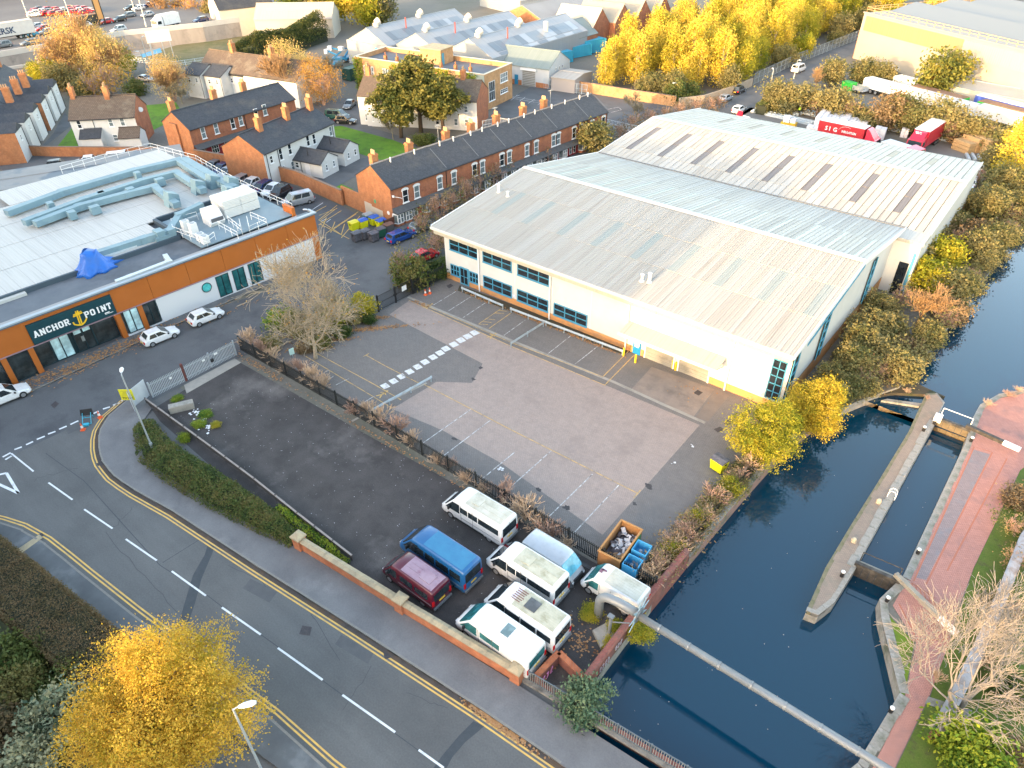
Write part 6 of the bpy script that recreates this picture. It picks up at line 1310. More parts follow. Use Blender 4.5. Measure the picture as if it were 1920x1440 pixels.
for i, (px, py, l, lab) in enumerate(((1615,225,8,'bundle of galvanised beams behind the packs'),(1675,240,7,'bundle of white beams along the hedge'),(1712,243,6,'galvanised beams right of the long bundle'),(1770,258,5,'galvanised beams beside the grey lorry'),(1470,218,12,'long galvanised beams at the left end of the depot'),(1500,207,7,'white sheets on the ground by the hedge'),(1462,205,8,'lattice frames of galvanised steel by the green hedge'))):
    boxes('beam_bundle', lab, 'beams', px, py, .3, [('beam', GALVB, (-l/2+rnd.uniform(-.4,.4),l/2+rnd.uniform(-.4,.4),-1+k*.5,-1+k*.5+.36,0,.35+.12*(k%2))) for k in range(5)], 'steel beams in the depot', -6)
for i, (px, py, h, lab) in enumerate(((1808,277,1.7,'leftmost brown timber stack by the grey sheets'),(1823,275,2.3,'timber stack second from the left, tallest of the middle pair'),(1842,278,2.4,'timber stack third from the left'),(1862,268,2.6,'rightmost timber stack below the lamp post'),(1793,262,.8,'low timber stack beside the galvanised beams'))):
    boxes('timber_stack', lab, 'timber', px, py, .5, [('board_pack', TIMB, (-1.0,1.0,-1.6,1.6,k*h/3+.03,(k+1)*h/3-.03)) for k in range(3)], 'timber stacks in the depot', 60)
boxes('sheet_stack', 'wide grey sheet stack behind the timber', 'stack', 1815, 257, .7, [('sheet', GALVB, (-3.5,3.5,-1.5,1.5,k*.5,k*.5+.46)) for k in range(3)], None, -5)
boxes('beam_bundle', 'scattered short blue grey beams below the timber', 'beams', 1838, 295, .3, [('beam', GALVB, (-2+k*.9,-1.6+k*.9,-1.5+.3*(k%3),1.5+.3*(k%2),.05,.4)) for k in range(5)], 'steel beams in the depot', 20)
boxes('yellow_skip', 'small yellow skip with white sacks at the left of the depot', 'skip', 1479, 233, .5, [('skip_body', PAINT('skip_yellow',(.65,.38,.02),.5,0,0), (-1.3,1.3,-.8,.8,.05,.9)), ('sack', PACK, (-1.0,.1,-.6,.6,.9,1.9)), ('sack', PACK, (.2,1.1,-.5,.5,.9,1.6))], None, 5)
boxes('red_sign', 'red and white sign boards by the depot entrance', 'sign', 1390, 217, 1, [('board', REDT, (-1.0,.2,-.06,.06,.4,1.8)), ('board', PT['white'], (.4,2.0,-.06,.06,.4,1.2)), ('post', GALV, (-.45,-.35,-.03,.03,0,.4)), ('post', GALV, (1.1,1.2,-.03,.03,0,.4))], None, -15)
# containers
CB = CORR('container_blue', (.04,.32,.5), (.05,.36,.53), .45, 0, .5, dirt=(.06,.25,.38), depth=.8); CGN = CORR('container_green', (.02,.075,.06), (.025,.085,.065), .45, 0, .5, depth=.8)
def container(label, px, py, hd, m, L_=6.0, z=0, H=2.5):
    p = G(px, py, 1.2); t = thing('container', label, 'container', (p.x,p.y,0), math.radians(hd), 'shipping containers')
    q = MB(); q.box(-L_/2,L_/2,-1.2,1.2,.1,H); q.build('shell', m, t); q = MB()
    for x in (-L_/2,L_/2):
        for y in (-1.2,1.2): q.box(x-.08,x+.08,y-.08,y+.08,.02,H+.03)
    for z in (.06,H-.04):
        for y in (-1.2,1.2): q.box(-L_/2+.08,L_/2-.08,y-.06,y+.06,z,z+.1)
    tag(q.build('frame', m, t), None, None, None, None)
    for s in (-.6,.6):
        d = MB(); d.box(L_/2+.01,L_/2+.06,s-.55,s+.55,.2,H-.1); d.build('door', m, t)
    return t
container('left bright blue container by the brick shed', 1086, 95, 75, CB); container('right bright blue container, set higher beside the first', 1111, 88, 75, CB, 6.5, 0, 3.0); container('pale topped blue container beside the green bush', 1050, 108, 75, CB, 6)
container('dark green container at the end of the ivy block', 661, 137, 95, CGN, 4)
def access(label, px, py, hd):
    p = G(px, py, 1); BL = PAINT('access_blue', (.02,.22,.42), .4, 0, 0); t = thing('access_platform', label, 'lift', (p.x,p.y,0), math.radians(hd), 'blue access platforms')
    q = MB(); q.box(-1.6,1.6,-.9,.9,.4,1.1); q.build('base', BL, t)
    q = MB(); q.beam((-1.2,0,1.1),(1.0,0,2.6),.3,.3); q.beam((1.0,0,2.6),(-1.6,0,3.2),.26,.26); q.build('boom', BL, t)
    q = MB(); q.box(-2.4,-1.5,-.6,.6,2.7,3.6); q.build('basket', M('basket_white', (.6,.6,.6), .5), t)
    for x in (-1.1,1.1):
        for y in (-.85,.85): wheel(t, x, y, .4, .25, 1 if y > 0 else -1)
access('blue boom lift nearest the pale gable wall', 636, 108, 40); access('second blue boom lift beside the ivy block', 652, 106, 100); access('low blue lift at the left of the pair', 628, 116, 10)
# trailers beyond the hedge
GRN = PAINT('skip_green', (.03,.42,.05), .5, 0, 0); RSTY = M('rusty_load', (.28,.16,.1), .9, (.2,.12,.08), 2)
for px, py, L_, m, top, lab, hd in ((1672,168,12,PT['white'],M('trailer_top_white',(.7,.68,.62),.5),'long white trailer parked behind the hedge',-22),(1758,183,11,GRN,RSTY,'green open topped trailer with brown load',-22),(1775,195,12,M('pale_trailer',(.55,.55,.55),.5),M('pale_trailer_top',(.62,.63,.65),.5),'pale low trailer in front of the green one',-22),(1880,200,10,GLASS('trailer_blue',(.06,.1,.4),.4,.3),M('pale_trailer_top',(.62,.63,.65),.5),'blue and white trailer by the right edge',-22),(1885,212,10,GRN,RSTY,'brown loaded trailer with green ends near the right edge',-22),(1700,157,5,PT['white'],M('trailer_top_white',(.7,.68,.62),.5),'short white trailer behind the long one',-22),(1888,222,11,M('pale_trailer',(.55,.55,.55),.5),M('pale_trailer_top',(.62,.63,.65),.5),'pale trailer nearest the right edge hedge',-22)):
    p = G(px, py, 1.5); t = thing('trailer', lab, 'trailer', (p.x,p.y,0), math.radians(hd), 'trailers beyond the hedge')
    q = MB(); q.box(-L_/2,L_/2,-1.2,1.2,.9,2.6); q.build('body', m, t); q = MB(); q.box(-L_/2+.1,L_/2-.1,-1.1,1.1,2.6,2.72); q.build('load', top, t)
    for x in (-.32,-.22,.35):
        for s in (-1,1): wheel(t, x*L_, s*1.05, .45, .28, s)
boxes('green_skip', 'small bright green skip behind the olive trees', 'skip', 1592, 160, 1, [('skip_body', GRN, (-1.2,1.2,-.8,.8,.1,1.6)), ('lid', GRN, (-1.25,1.25,-.85,.85,1.6,1.7))], None, -20)
boxes('cage_trailer', 'pale cage trailer beside the green skip', 'trailer', 1611, 166, .8, [('bed', GALV, (-1.6,1.6,-.9,.9,.5,.6)), ('side', GALV, (-1.6,1.6,-.9,-.85,.6,1.4)), ('side', GALV, (-1.6,1.6,.85,.9,.6,1.4)), ('wheel', RUBBER, (-.3,.3,-1.0,-.8,.05,.6))], None, -20)
# ------------------------------------------------------------------ dual carriageway on its retaining wall
DK = 3.6
mb = MB(); dk = [(-203.5,30),(-203.5,64),(-203.0,93),(-196,111),(-194,122),(-200,150),(-260,170),(-420,170),(-420,30)]; mb.prism(dk, -.05, DK); structure('carriageway_deck', mb, M('carriageway', (.12,.115,.115), .85))
RW = M('retaining_concrete', (.36,.32,.29), .9, (.3,.27,.25), .6, dirt=(.2,.18,.17), dscale=.4, dlo=.5, dhi=.75, squash=(1,1,.15))
wl = thing('retaining_wall', 'stained concrete retaining wall with pale parapet below the traffic', 'wall', (0,0,0))
for a, b in zip(dk[:5], dk[1:6]):
    n = max(1, round(math.dist(a,b)/6))
    for i in range(n):
        p = (lerp(a[0],b[0],i/n),lerp(a[1],b[1],i/n)); q = (lerp(a[0],b[0],(i+1)/n),lerp(a[1],b[1],(i+1)/n))
        m = MB(); m.beam((*p,1.7),(*q,1.7),.3,3.6); m.build('wall_panel', RW, wl); m = MB(); m.beam((*p,DK+.55),(*q,DK+.55),.35,1.2); m.build('parapet_panel', M('pale_parapet', (.55,.52,.48), .8, (.5,.47,.44), .5), wl)
wl = thing('ramp_wall', 'lower concrete ramp wall left of the big bare tree', 'wall', (0,0,0))
for i in range(6): y0 = 58+i*4.2; m = MB(); m.beam((-197.8,y0,.9),(-197.4,y0+4.2,.9),.3,1.9); m.build('wall_panel', RW, wl); m = MB(); m.beam((-197.8,y0,2.1),(-197.4,y0+4.2,2.1),.35,.6); m.build('parapet_panel', M('pale_parapet', (.55,.52,.48), .8), wl)
GT = 'traffic on the carriageway'
for px, py, hd, k, c, l in ((5,83,-90,'suv','grey','grey car cut by the left edge on the carriageway'),(55,78,-90,'estate','grey','dark grey estate nearest the parapet'),(56,63,-90,'hatch','teal','light blue hatchback behind the container lorry'),(87,58,-90,'estate','grey','grey estate right of the light blue car'),(107,69,-90,'hatch','orange','orange hatchback near the parapet'),(121,52,-90,'estate','silver','silver grey estate in the middle lane'),(157,46,-90,'hatch','white','white hatchback in the middle lane before the tipper lorry'),(222,54,-90,'suv','silver','silver off-roader beside the parapet right of the bare tree'),(198,39,-90,'hatch','red','red car behind the orange totem sign'),(223,35,-90,'hatch','black','black car right of the red one'),(240,27,-90,'estate','grey','grey car further up the far lane'),(67,48,-90,'hatch','silver','pale silver car in the far lane above the blue one'),(79,52,-90,'hatch','red','pink red car tucked among the grey cars'),(244,14,-90,'hatch','black','black car at the far junction'),(259,14,-90,'hatch','white','white car at the far junction'),(277,8,-90,'hatch','darkblue','dark blue car farthest up the carriageway'),(276,26,-90,'hatch','silver','silver car at the hedge end'),(376,36,-90,'estate','darkblue','dark car alone on the upper road by the shrubs')):
    car(px, py, hd, k, c, l, GT, DK, 'moving_car')
for px, py, c, l in ((378,60,'black','black car on the lane below the parapet'),(383,69,'silver','silver car in front of the black one on the lane'),(408,54,'darkblue','dark car second on the lane below the parapet'),(415,62,'white','white car by the white building corner')):
    car(px, py, -80, 'hatch', c, l, 'cars on the lane below the parapet')
for i in range(22):
    px, py = 62+i*5.0+rnd.uniform(-2,2), 26-((i*7)%11)-i*.15; car(px, py, rnd.uniform(60,120), 'hatch', (c_ := rnd.choice(('red','red','red','white','grey'))), 'small '+c_+' car in the packed sales lot beyond the carriageway', 'far sales lot cars, '+c_, DK, 'display_car')
t = lorry('container_lorry', 'grey container lorry with dark lettering at the left picture edge', *XY(14,58,DK+2), -92, 12, None, M('container_grey', (.55,.54,.52), .6, (.5,.49,.48), 1), M('container_top', (.6,.5,.4), .6), REDT, H=3.9); t.location.z = DK
tm = text_mesh('MAERSK', 1.9); tm.materials.clear(); tm.materials.append(M('lettering_dark', (.03,.05,.1), .6)); q_ = link('lettering', tm, t, (-3.9,1.235,1.6), (math.pi/2,0,math.pi))
q_.location = (5.6,1.24,1.6)
t = lorry('tipper_lorry', 'dark tipper lorry with cream cab in the far lane', *XY(165,37,DK+1.5), -90, 6, None, M('tipper_dark', (.06,.06,.05), .7), RSTY, PT['cream'], H=2.7); t.location.z = DK
t = lorry('box_van', 'white box van beside the parapet', *XY(318,40,DK+1.5), -82, 5.0, None, PT['white'], M('trailer_top_white',(.7,.68,.62),.5), PT['white'], H=3.4, cat='van'); t.location.z = DK
t = boxes('totem_sign', 'tall orange and black totem sign above the carriageway', 'sign', 193, 47, DK, [('panel', M('totem_orange',(.6,.3,.1),.5), (-.12,.12,-.7,.7,1.5,8.5)), ('edge', BLACK, (-.14,.14,-.95,-.7,0,8.5)), ('edge', BLACK, (-.14,.14,.7,.95,0,8.5))]); t.location.z = DK
t = boxes('billboard', 'white billboard frame on grey legs on the rough grass', 'billboard', 308, 108, 0, [('board', M('billboard_white',(.6,.62,.64),.6), (-.15,.15,-2.8,2.8,3.6,6.2)), ('leg', GALV, (-.12,.12,-2.6,-2.2,0,3.6)), ('leg', GALV, (-.1,.1,.3,.5,0,3.6)), ('leg', GALV, (-.1,.1,2.2,2.4,0,3.6))], None, -20)
h = house('retail_hall', 'long grey retail hall with cream roof at the top left corner', 'building', (-292,62), 90, 62, 40, 8, 10, CORR('hall_grey', (.42,.43,.45), (.46,.47,.48), .5, 0, .6), M('hall_roof', (.5,.42,.32), .7, (.45,.38,.3), .1), gutter=False); h.location.z = DK
for k in range(7):
    q = MB(); q.box(3+k*1.6,4.1+k*1.6,-.12,-.02,2.2,4.6-.6*(k%2)); q.build('wall_lettering', M('pale_blue_letter', (.2,.42,.52), .6), h)
h = house('dark_showroom', 'dark glazed showroom at the top of the carriageway', 'building', (-285,135), 80, 40, 20, 6, 7, M('showroom_wall', (.06,.07,.08), .5), M('showroom_roof', (.4,.4,.4), .6), gutter=False); h.location.z = DK

# ------------------------------------------------------------------ yard worker
def person(label, p, hd):
    sk_ = [((0,0,.92),.15),((0,0,1.15),.15),((0,0,1.38),.17),((0,0,1.5),.07),((0,0,1.58),.1),((0,.01,1.72),.1),((.2,0,1.4),.07),((.26,.02,1.12),.05),((.24,.14,.9),.04),((-.2,0,1.4),.07),((-.26,.02,1.12),.05),((-.24,.1,.88),.04),((.1,0,.86),.1),((.12,.03,.48),.075),((.13,-.02,.08),.05),((.13,.14,.04),.045),((-.1,0,.86),.1),((-.12,-.03,.48),.075),((-.13,-.08,.08),.05),((-.13,.08,.04),.045)]
    E = [(0,1),(1,2),(2,3),(3,4),(4,5),(2,6),(6,7),(7,8),(2,9),(9,10),(10,11),(0,12),(12,13),(13,14),(14,15),(0,16),(16,17),(17,18),(18,19)]
    me = bpy.data.meshes.new('person'); me.from_pydata([v for v, r in sk_], E, []); o = bpy.data.objects.new('person', me); COL.objects.link(o)
    md = o.modifiers.new('skin', 'SKIN'); sv = me.skin_vertices[0].data
    for i, (v, r) in enumerate(sk_): sv[i].radius = (r, r*.8)
    sv[0].use_root = True; sb = o.modifiers.new('sub', 'SUBSURF'); sb.levels = 1; sb.render_levels = 1
    bpy.context.view_layer.update(); m2 = bpy.data.meshes.new_from_object(o.evaluated_get(bpy.context.evaluated_depsgraph_get())); o.modifiers.clear(); o.data = m2
    SKIN, DK, HV = M('skin', (.5,.32,.24), .6), M('dark_trousers', (.02,.022,.03), .8), M('hi_vis', (.45,.75,.05), .6)
    m2.materials.clear(); [m2.materials.append(x) for x in (DK, HV, SKIN)]
    for f in m2.polygons: z = f.center.z; f.material_index = 0 if z < .92 else 2 if z > 1.5 else 1
    o.location = p; o.rotation_euler = (0,0,hd); tag(o, label, 'person')
    q = MB(); q.loft([[(r*math.cos(k*.7854), .01+r*math.sin(k*.7854), z) for k in range(8)] for r, z in ((.115,1.72),(.11,1.8),(.06,1.85))]); q.build('helmet', PT['white'], o)
person('worker in a green high visibility top standing among the steel beams', (*XY(1497,216), .005), .8)
# ================================================================== WALLS, FENCES, STREET FURNITURE
# brick parapet by the road: piers and stone copings laid one by one
WB = BR('road_wall_brick', (.5,.16,.075), (.56,.2,.095), (.4,.2,.12), dirt=(.42,.14,.07), dscale=.5)
pw = thing('road_wall', 'orange brick wall with sandstone coping and three piers beside the pavement', 'wall', (0,0,0))
pa, pm, pb = Vector((-34.0,16.9,0)), Vector((-24.3,17.75,0)), Vector((-15.1,18.65,0))
for a, b in ((pa,pm),(pm,pb)):
    d = (b-a).normalized(); L_ = (b-a).length; ang = math.atan2(d.y,d.x)
    o = MB(); o.box(.35,L_-.35,-.18,.18,0,1.0); o.build('wall_panel', WB, pw, loc=(a.x,a.y,0), rot=ang)
    n = round((L_-.7)/.62); l = (L_-.7)/n
    for i in range(n):
        c = MB(); x0 = .35+i*l+.008; x1 = .35+(i+1)*l-.008; zz = rnd.uniform(-.008,.008)
        c.add([(x0,-.27,1.0),(x1,-.27,1.0),(x1,.27,1.0),(x0,.27,1.0),(x0,-.27,1.1+zz),(x1,-.27,1.1+zz),(x1,.27,1.1+zz),(x0,.27,1.1+zz),(x0,0,1.2+zz),(x1,0,1.2+zz)],[(0,3,2,1),(0,1,5,4),(2,3,7,6),(4,5,9,8),(8,9,6,7),(1,2,6,9,5),(3,0,4,8,7)]); c.build('coping_stone', STONE, pw, loc=(a.x,a.y,0), rot=ang)
for p in (pa, pm, pb):
    ang = math.atan2(.085,1); o = MB(); o.box(-.35,.35,-.35,.35,0,1.25); q = o.build('pier', WB, pw, loc=p, rot=ang)
    c = MB(); c.add([(-.43,-.43,1.25),(.43,-.43,1.25),(.43,.43,1.25),(-.43,.43,1.25),(-.43,-.43,1.38),(.43,-.43,1.38),(.43,.43,1.38),(-.43,.43,1.38),(0,0,1.62)],[(0,3,2,1),(0,1,5,4),(1,2,6,5),(2,3,7,6),(3,0,4,7),(4,5,8),(5,6,8),(6,7,8),(7,4,8)]); c.build('pier_cap', STONE, q)
# canal side brick wall
CWB = BR('canal_wall_brick', (.25,.085,.07), (.31,.115,.09), (.2,.12,.1), dirt=(.16,.1,.09), dscale=.5)
cw = thing('canal_wall', 'dark red brick canal wall with rounded brick coping and white graffiti', 'wall', (0,0,0))
cl = [(-11.55,20.9),(-11.6,27),(-11.4,33.5)]
for a, b in zip(cl[:-1], cl[1:]):
    L_ = math.dist(a,b); ang = math.atan2(b[1]-a[1],b[0]-a[0]); o = MB(); o.box(0,L_,-.2,.2,-1.5,.95); o.build('wall_panel', CWB, cw, loc=(a[0],a[1],0), rot=ang)
    n = round(L_/.5)
    for i in range(n):
        c = MB(); x0, x1 = L_*i/n+.006, L_*(i+1)/n-.006; P = [(-.24,.95),(.24,.95),(.24,1.05),(.14,1.14),(-.14,1.14),(-.24,1.05)]
        c.add([(x0,y,z) for y,z in P]+[(x1,y,z) for y,z in P],[(0,1,2,3,4,5),(11,10,9,8,7,6)]+[(k,(k+1)%6,6+(k+1)%6,6+k) for k in range(6)]); c.build('coping_brick', CWB, cw, loc=(a[0],a[1],0), rot=ang)
GRAF = M('white_graffiti', (.5,.45,.48), .8)
def scribble(par, x, y0, z0, n, w, h, mat):
    q = MB(); y = y0
    for i in range(n):
        pts = [(x, y+w*.3*math.sin(k*1.9+i)+w*i, z0+h*(.5+.5*math.sin(k*1.3+i*2))) for k in range(6)]
        for a, b in zip(pts[:-1], pts[1:]): q.beam(a, b, .02, .045, up=(1,0,0))
    q.build('graffiti', mat, par)
scribble(cw, -11.33, 22.2, .1, 4, .32, .5, GRAF); scribble(cw, -11.33, 24.0, .25, 3, .3, .45, GRAF)
# stub walls at the bridge end
sw = wall_run('stub_wall', 'low brown brick stub walls with purple graffiti by the bridge railing', [(-14.0,19.2),(-13.85,21.3),(-11.7,20.9)], .9, .3, CWB, BRICKR, px=False, copL=.5)
scribble(sw, -13.68, 19.5, .1, 3, .4, .6, M('purple_graffiti', (.5,.2,.4), .7))
# lower bank wall north of the pipe
wall_run('bank_wall', 'low concrete edged bank wall under the reeds beside the water', [(-11.35,33.6),(-11.0,41.8),(-10.5,49.8),(-9.3,55.8)], .25, .35, M('bank_brick', (.3,.17,.14), .9, (.24,.16,.13), 1, dirt=(.14,.13,.09), dscale=1), GREYSTONE, px=False, z0=-1.5, copL=1.0)
# bridge railing: posts, rails and every baluster
br = thing('bridge_railing', 'grey green steel railing along the bridge pavement above the canal', 'railing', (0,0,0))
ra, rb_ = Vector((-14.8,18.95,.12)), Vector((8.0,21.1,.12)); d = (rb_-ra).normalized(); L_ = (rb_-ra).length; ang = math.atan2(d.y,d.x)
RAILM = M('railing_grey', (.1,.12,.13), .5, (.13,.15,.16), 3)
for z in (.12, 1.05):
    q = MB(); q.box(0,L_,-.03,.03,z,z+.06); q.build('rail', RAILM, br, loc=ra, rot=ang)
bal = MB(); bal.box(-.018,.018,-.025,.025,.18,1.05); bm = bal.mesh('baluster', M('baluster_pale', (.3,.29,.26), .6, (.24,.24,.23), 3)); pst = MB(); pst.box(-.05,.05,-.05,.05,0,1.14); pmh = pst.mesh('post', RAILM)
n = int(L_/.15)
for i in range(n):
    p = ra+d*(i*.15+.05)
    if i % 14 == 0: link('post', pmh, br, p, ang)
    elif i < 150: link('baluster', bm, br, p, ang)
kb = MB(); kb.box(0,L_,-.25,-.02,-.1,.1); kb.build('plinth', KERB, br, loc=ra, rot=ang)
kb = MB(); kb.box(0,L_,.05,.35,-.9,.05); kb.build('deck_edge', CWB, br, loc=ra, rot=ang)
# black palisade fence
def palisade(name, label, pts, h, mat, step=.16, post=2.75, w=.07, px=True, indiv=False, group=None, kind='fence', pmat=None):
    t = thing(name, label, kind, (0,0,0), 0, group); P = [Vector((*XY(*p),0)) if px else Vector((*p,0)) for p in pts]; pale = MB()
    pm_ = MB(); pm_.add([(-w/2,-.015,.04),(w/2,-.015,.04),(w/2,.015,.04),(-w/2,.015,.04),(-w/2,-.015,h-.1),(w/2,-.015,h-.1),(w/2,.015,h-.1),(-w/2,.015,h-.1),(0,0,h)],[(0,1,5,4),(1,2,6,5),(2,3,7,6),(3,0,4,7),(4,5,8),(5,6,8),(6,7,8),(7,4,8)]); pme = pm_.mesh('pale', mat); cnt = 0
    pp = MB(); pp.box(-.06,.06,-.05,.05,0,h+.02); ppm = pp.mesh('post', pmat or mat)
    for a, b in zip(P[:-1], P[1:]):
        L_ = (b-a).length; d = (b-a)/L_; ang = math.atan2(d.y,d.x); nrm = Vector((-d.y,d.x,0))
        for z in (.3, h-.35):
            q = MB(); q.box(0,L_,.02,.06,z,z+.06); q.build('rail', mat, t, loc=a, rot=ang)
        m = max(1, round(L_/post))
        for i in range(m+1): link('post', ppm, t, a+d*(L_*i/m)+nrm*.07, ang)
        k = int(L_/step)
        for i in range(k):
            p = a+d*(i+.5)*step
            if indiv and cnt < 300: link('pale', pme, t, p, ang); cnt += 1
            else:
                c, s = math.cos(ang), math.sin(ang); pale.add([(p.x+x*c-y*s, p.y+x*s+y*c, z) for x,y,z in pm_.v], pm_.f)
    if pale.v: tag(pale.build('pales', mat, t), kind='stuff')
    return t
PAL = M('black_palisade', (.014,.017,.018), .55, (.024,.027,.027), 4)
palisade('palisade_fence', 'long black palisade fence between the gravel yard and the block paved yard', [(-60.0,29.4),(-50,29.5),(-40.1,29.6),(-28,29.5),(-15.8,29.35),(-11.7,29.5)], 1.7, PAL, indiv=True, px=False)
palisade('palisade_fence', 'short dark fence along the canal edge below the yellow tree', [(-11.4,29.8),(-11.3,38),(-11.0,46.5)], 1.3, PAL, step=.2, px=False) if False else palisade('palisade_fence', 'short dark fence along the canal edge below the yellow tree', [(-11.75,33.8),(-11.55,40),(-11.2,46.5)], 1.2, PAL, step=.2, px=False)
palisade('palisade_fence', 'dark palisade fence behind the bush by the white office corner', [(-54.1,48.5),(-54.0,53.6)], 1.8, PAL, px=False)
GPAL = M('galvanised_palisade', (.5,.54,.58), .45, (.42,.46,.5), 2, metal=.35)
g = palisade('palisade_gate', 'galvanised palisade gate and panel closing the black yard', [(-59.6,19.6),(-59.55,23.0),(-59.5,28.6)], 1.75, GPAL, step=.15, indiv=True, px=False, kind='gate')
q = MB(); q.box(-59.72,-59.5,22.9,23.1,0,2.0); q.build('brown_post', M('brown_post', (.13,.04,.035), .6), g)
for y, z, w in ((21.5,1.1,.25),(25.0,1.2,.3),(26.3,1.25,.4)): q = MB(); q.box(-59.46,-59.43,y,y+w,z,z+.2); q.build('gate_notice', WHITE, g)
q = MB(); q.box(-59.45,-59.3,25.8,26.1,.75,1.05); q.build('lock_box', BLACK, g)
# yellow estate board in a V of grey panels
p = Vector((-59.9,18.6,0)); eb = thing('estate_board', 'yellow letting board fixed on pale sheet hoarding at the corner of the gate', 'sign', p)
q = MB(); q.box(-.02,.03,-.9,1.0,0,1.9); q.build('hoarding', M('pale_hoarding', (.5,.53,.56), .6, (.44,.47,.5), 1.5), eb, rot=math.radians(20))
q = MB(); q.box(-.02,.03,-1.1,0,0,1.9); q.build('hoarding', M('pale_hoarding', (.5,.53,.56), .6), eb, loc=(0,-.9,0), rot=math.radians(75))
q = MB(); q.box(-.62,.62,-.03,0,.9,2.1); bd = q.build('board', M('board_yellow', (.75,.68,.03), .5), eb, loc=(.1,-1.0,0), rot=math.radians(38))
tm = text_mesh('TO LET', .3, .01); tm.materials.clear(); tm.materials.append(BLACK); link('lettering', tm, bd, (-.5,-.04,1.05), (math.pi/2,0,0))
q = MB(); [q.box(-.45+.1*k%.3,.45-.13*(k%2),-.036,-.031,1.45+.15*k,1.5+.15*k) for k in range(4)]; q.build('small_print', M('board_print', (.45,.4,.05), .6), bd)
# low boarded rail between gravel yard and hedge
lr = thing('boarded_rail', 'low dark boarded rail with pale capping beside the hedge', 'fence', (0,0,0)); pts = [XY(276,757), XY(400,848), XY(480,908), XY(560,972), XY(662,1052)]
RAILB = M('dark_rail_board', (.055,.05,.05), .85, (.075,.068,.065), 2); CAPB = M('pale_rail_cap', (.3,.25,.22), .8, (.24,.21,.19), 2)
for a, b in zip(pts[:-1], pts[1:]):
    L_ = math.dist(a,b); ang = math.atan2(b[1]-a[1],b[0]-a[0]); n = max(1,round(L_/2.4))
    for i in range(n):
        q = MB(); q.box(L_*i/n+.01,L_*(i+1)/n-.01,-.02,.02,.05,.6); q.build('board', RAILB, lr, loc=(a[0],a[1],0), rot=ang)
        q = MB(); q.box(L_*i/n,L_*(i+1)/n-.01,-.07,.07,.6,.66); q.build('capping', CAPB, lr, loc=(a[0],a[1],0), rot=ang)
        q = MB(); q.box(L_*i/n-.05,L_*i/n+.05,-.05,.05,0,.72); q.build('post', RAILB, lr, loc=(a[0],a[1],0), rot=ang)
# yard gate
g = thing('yard_gate', 'black steel double gate with vertical bars at the yard entrance', 'gate', (0,0,0)); a, b = Vector((-54.4,43.4,0)), Vector((-54.2,48.5,0))
mid = (a+b)/2; GB = M('gate_black', (.012,.012,.014), .5)
bmesh_ = MB(); bmesh_.box(-.015,.015,-.015,.015,.15,1.9); bme = bmesh_.mesh('bar', GB)
for s, e in ((a,mid),(mid,b)):
    L_ = (e-s).length; d = (e-s)/L_; ang = math.atan2(d.y,d.x)
    for z in (.12,1.0,1.88): q = MB(); q.box(.05,L_-.05,-.02,.02,z,z+.05); q.build('rail', GB, g, loc=s, rot=ang)
    for i in range(int(L_/.14)-1): link('bar', bme, g, s+d*(.14*(i+1)), ang)
for p in (a, mid, b): q = MB(); q.box(-.07,.07,-.07,.07,0,2.1); q.build('post', GB, g, loc=p)
q = MB(); q.box(-.03,.0,-.35,.35,1.0,1.6); q.build('gate_sign', WHITE, g, loc=(-54.2,47.3,0))
q = MB(); q.box(-.08,.08,-.2,.2,.95,1.2); q.build('lock_box', BLACK, g, loc=mid)
# guard rails in the yard
def guard(label, pts, px=True):
    t = thing('guard_rail', label, 'guard rail', (0,0,0), 0, 'steel guard rails in the works yard'); P = [Vector((*XY(*p),0)) if px else Vector((*p,0)) for p in pts]
    GM = M('guard_rail_steel', (.36,.42,.46), .45, (.3,.35,.39), 2, metal=.3, dirt=(.28,.27,.24), dscale=1.5)
    for a, b in zip(P[:-1], P[1:]):
        L_ = (b-a).length; d = (b-a)/L_; ang = math.atan2(d.y,d.x); Z = [.42,.5,.56,.62,.7]; Y = [-.06,-.12,-.06,-.12,-.06]
        q = MB()
        for k in range(4): q.add([(0,Y[k],Z[k]),(L_,Y[k],Z[k]),(L_,Y[k+1],Z[k+1]),(0,Y[k+1],Z[k+1])],[(0,1,2,3)])
        q.box(0,L_,-.05,-.035,.42,.7); q.build('beam', GM, t, loc=a, rot=ang)
        n = max(1, round(L_/2.4))
        for i in range(n+1): q = MB(); q.box(-.05,.05,-.04,.05,0,.68); q.build('post', GM, t, loc=a+d*(.1+(L_-.2)*i/n), rot=ang)
guard('long guard rail along the office wall from the door to the hatched bay', [(866,547),(944,581)]); guard('guard rail along the office wall ending at the blue door', [(957,586),(1168,667)])
guard('guard rail standing across the bays below the office windows', [(957,652),(1020,612)]); guard('guard rail crossing from the fence to the worn zebra markings', [(688,783),(810,715)])
# bollards
YB = PAINT('bollard_yellow', (.75,.52,.02), .45, 0, .2)
for px, py, lab in ((1205,664,'yellow bollard right of the blue door'),(1260,690,'left one of two yellow bollards between the roller doors'),(1266,694,'right one of two yellow bollards between the roller doors'),(1327,716,'yellow bollard right of the second roller door'),(1169,667,'yellow bollard at the end of the guard rail'),(1191,680,'pale orange bollard in front of the blue door')):
    p = G(px, py); t = thing('bollard', lab, 'bollard', p, 0, 'yellow bollards by the doors'); q = MB(); q.cyl(0,0,0,.95,.1,12); q.build('post', YB, t); q = MB(); q.cyl(0,0,.95,1.0,.1,12,r2=.05); q.build('cap', YB, t)
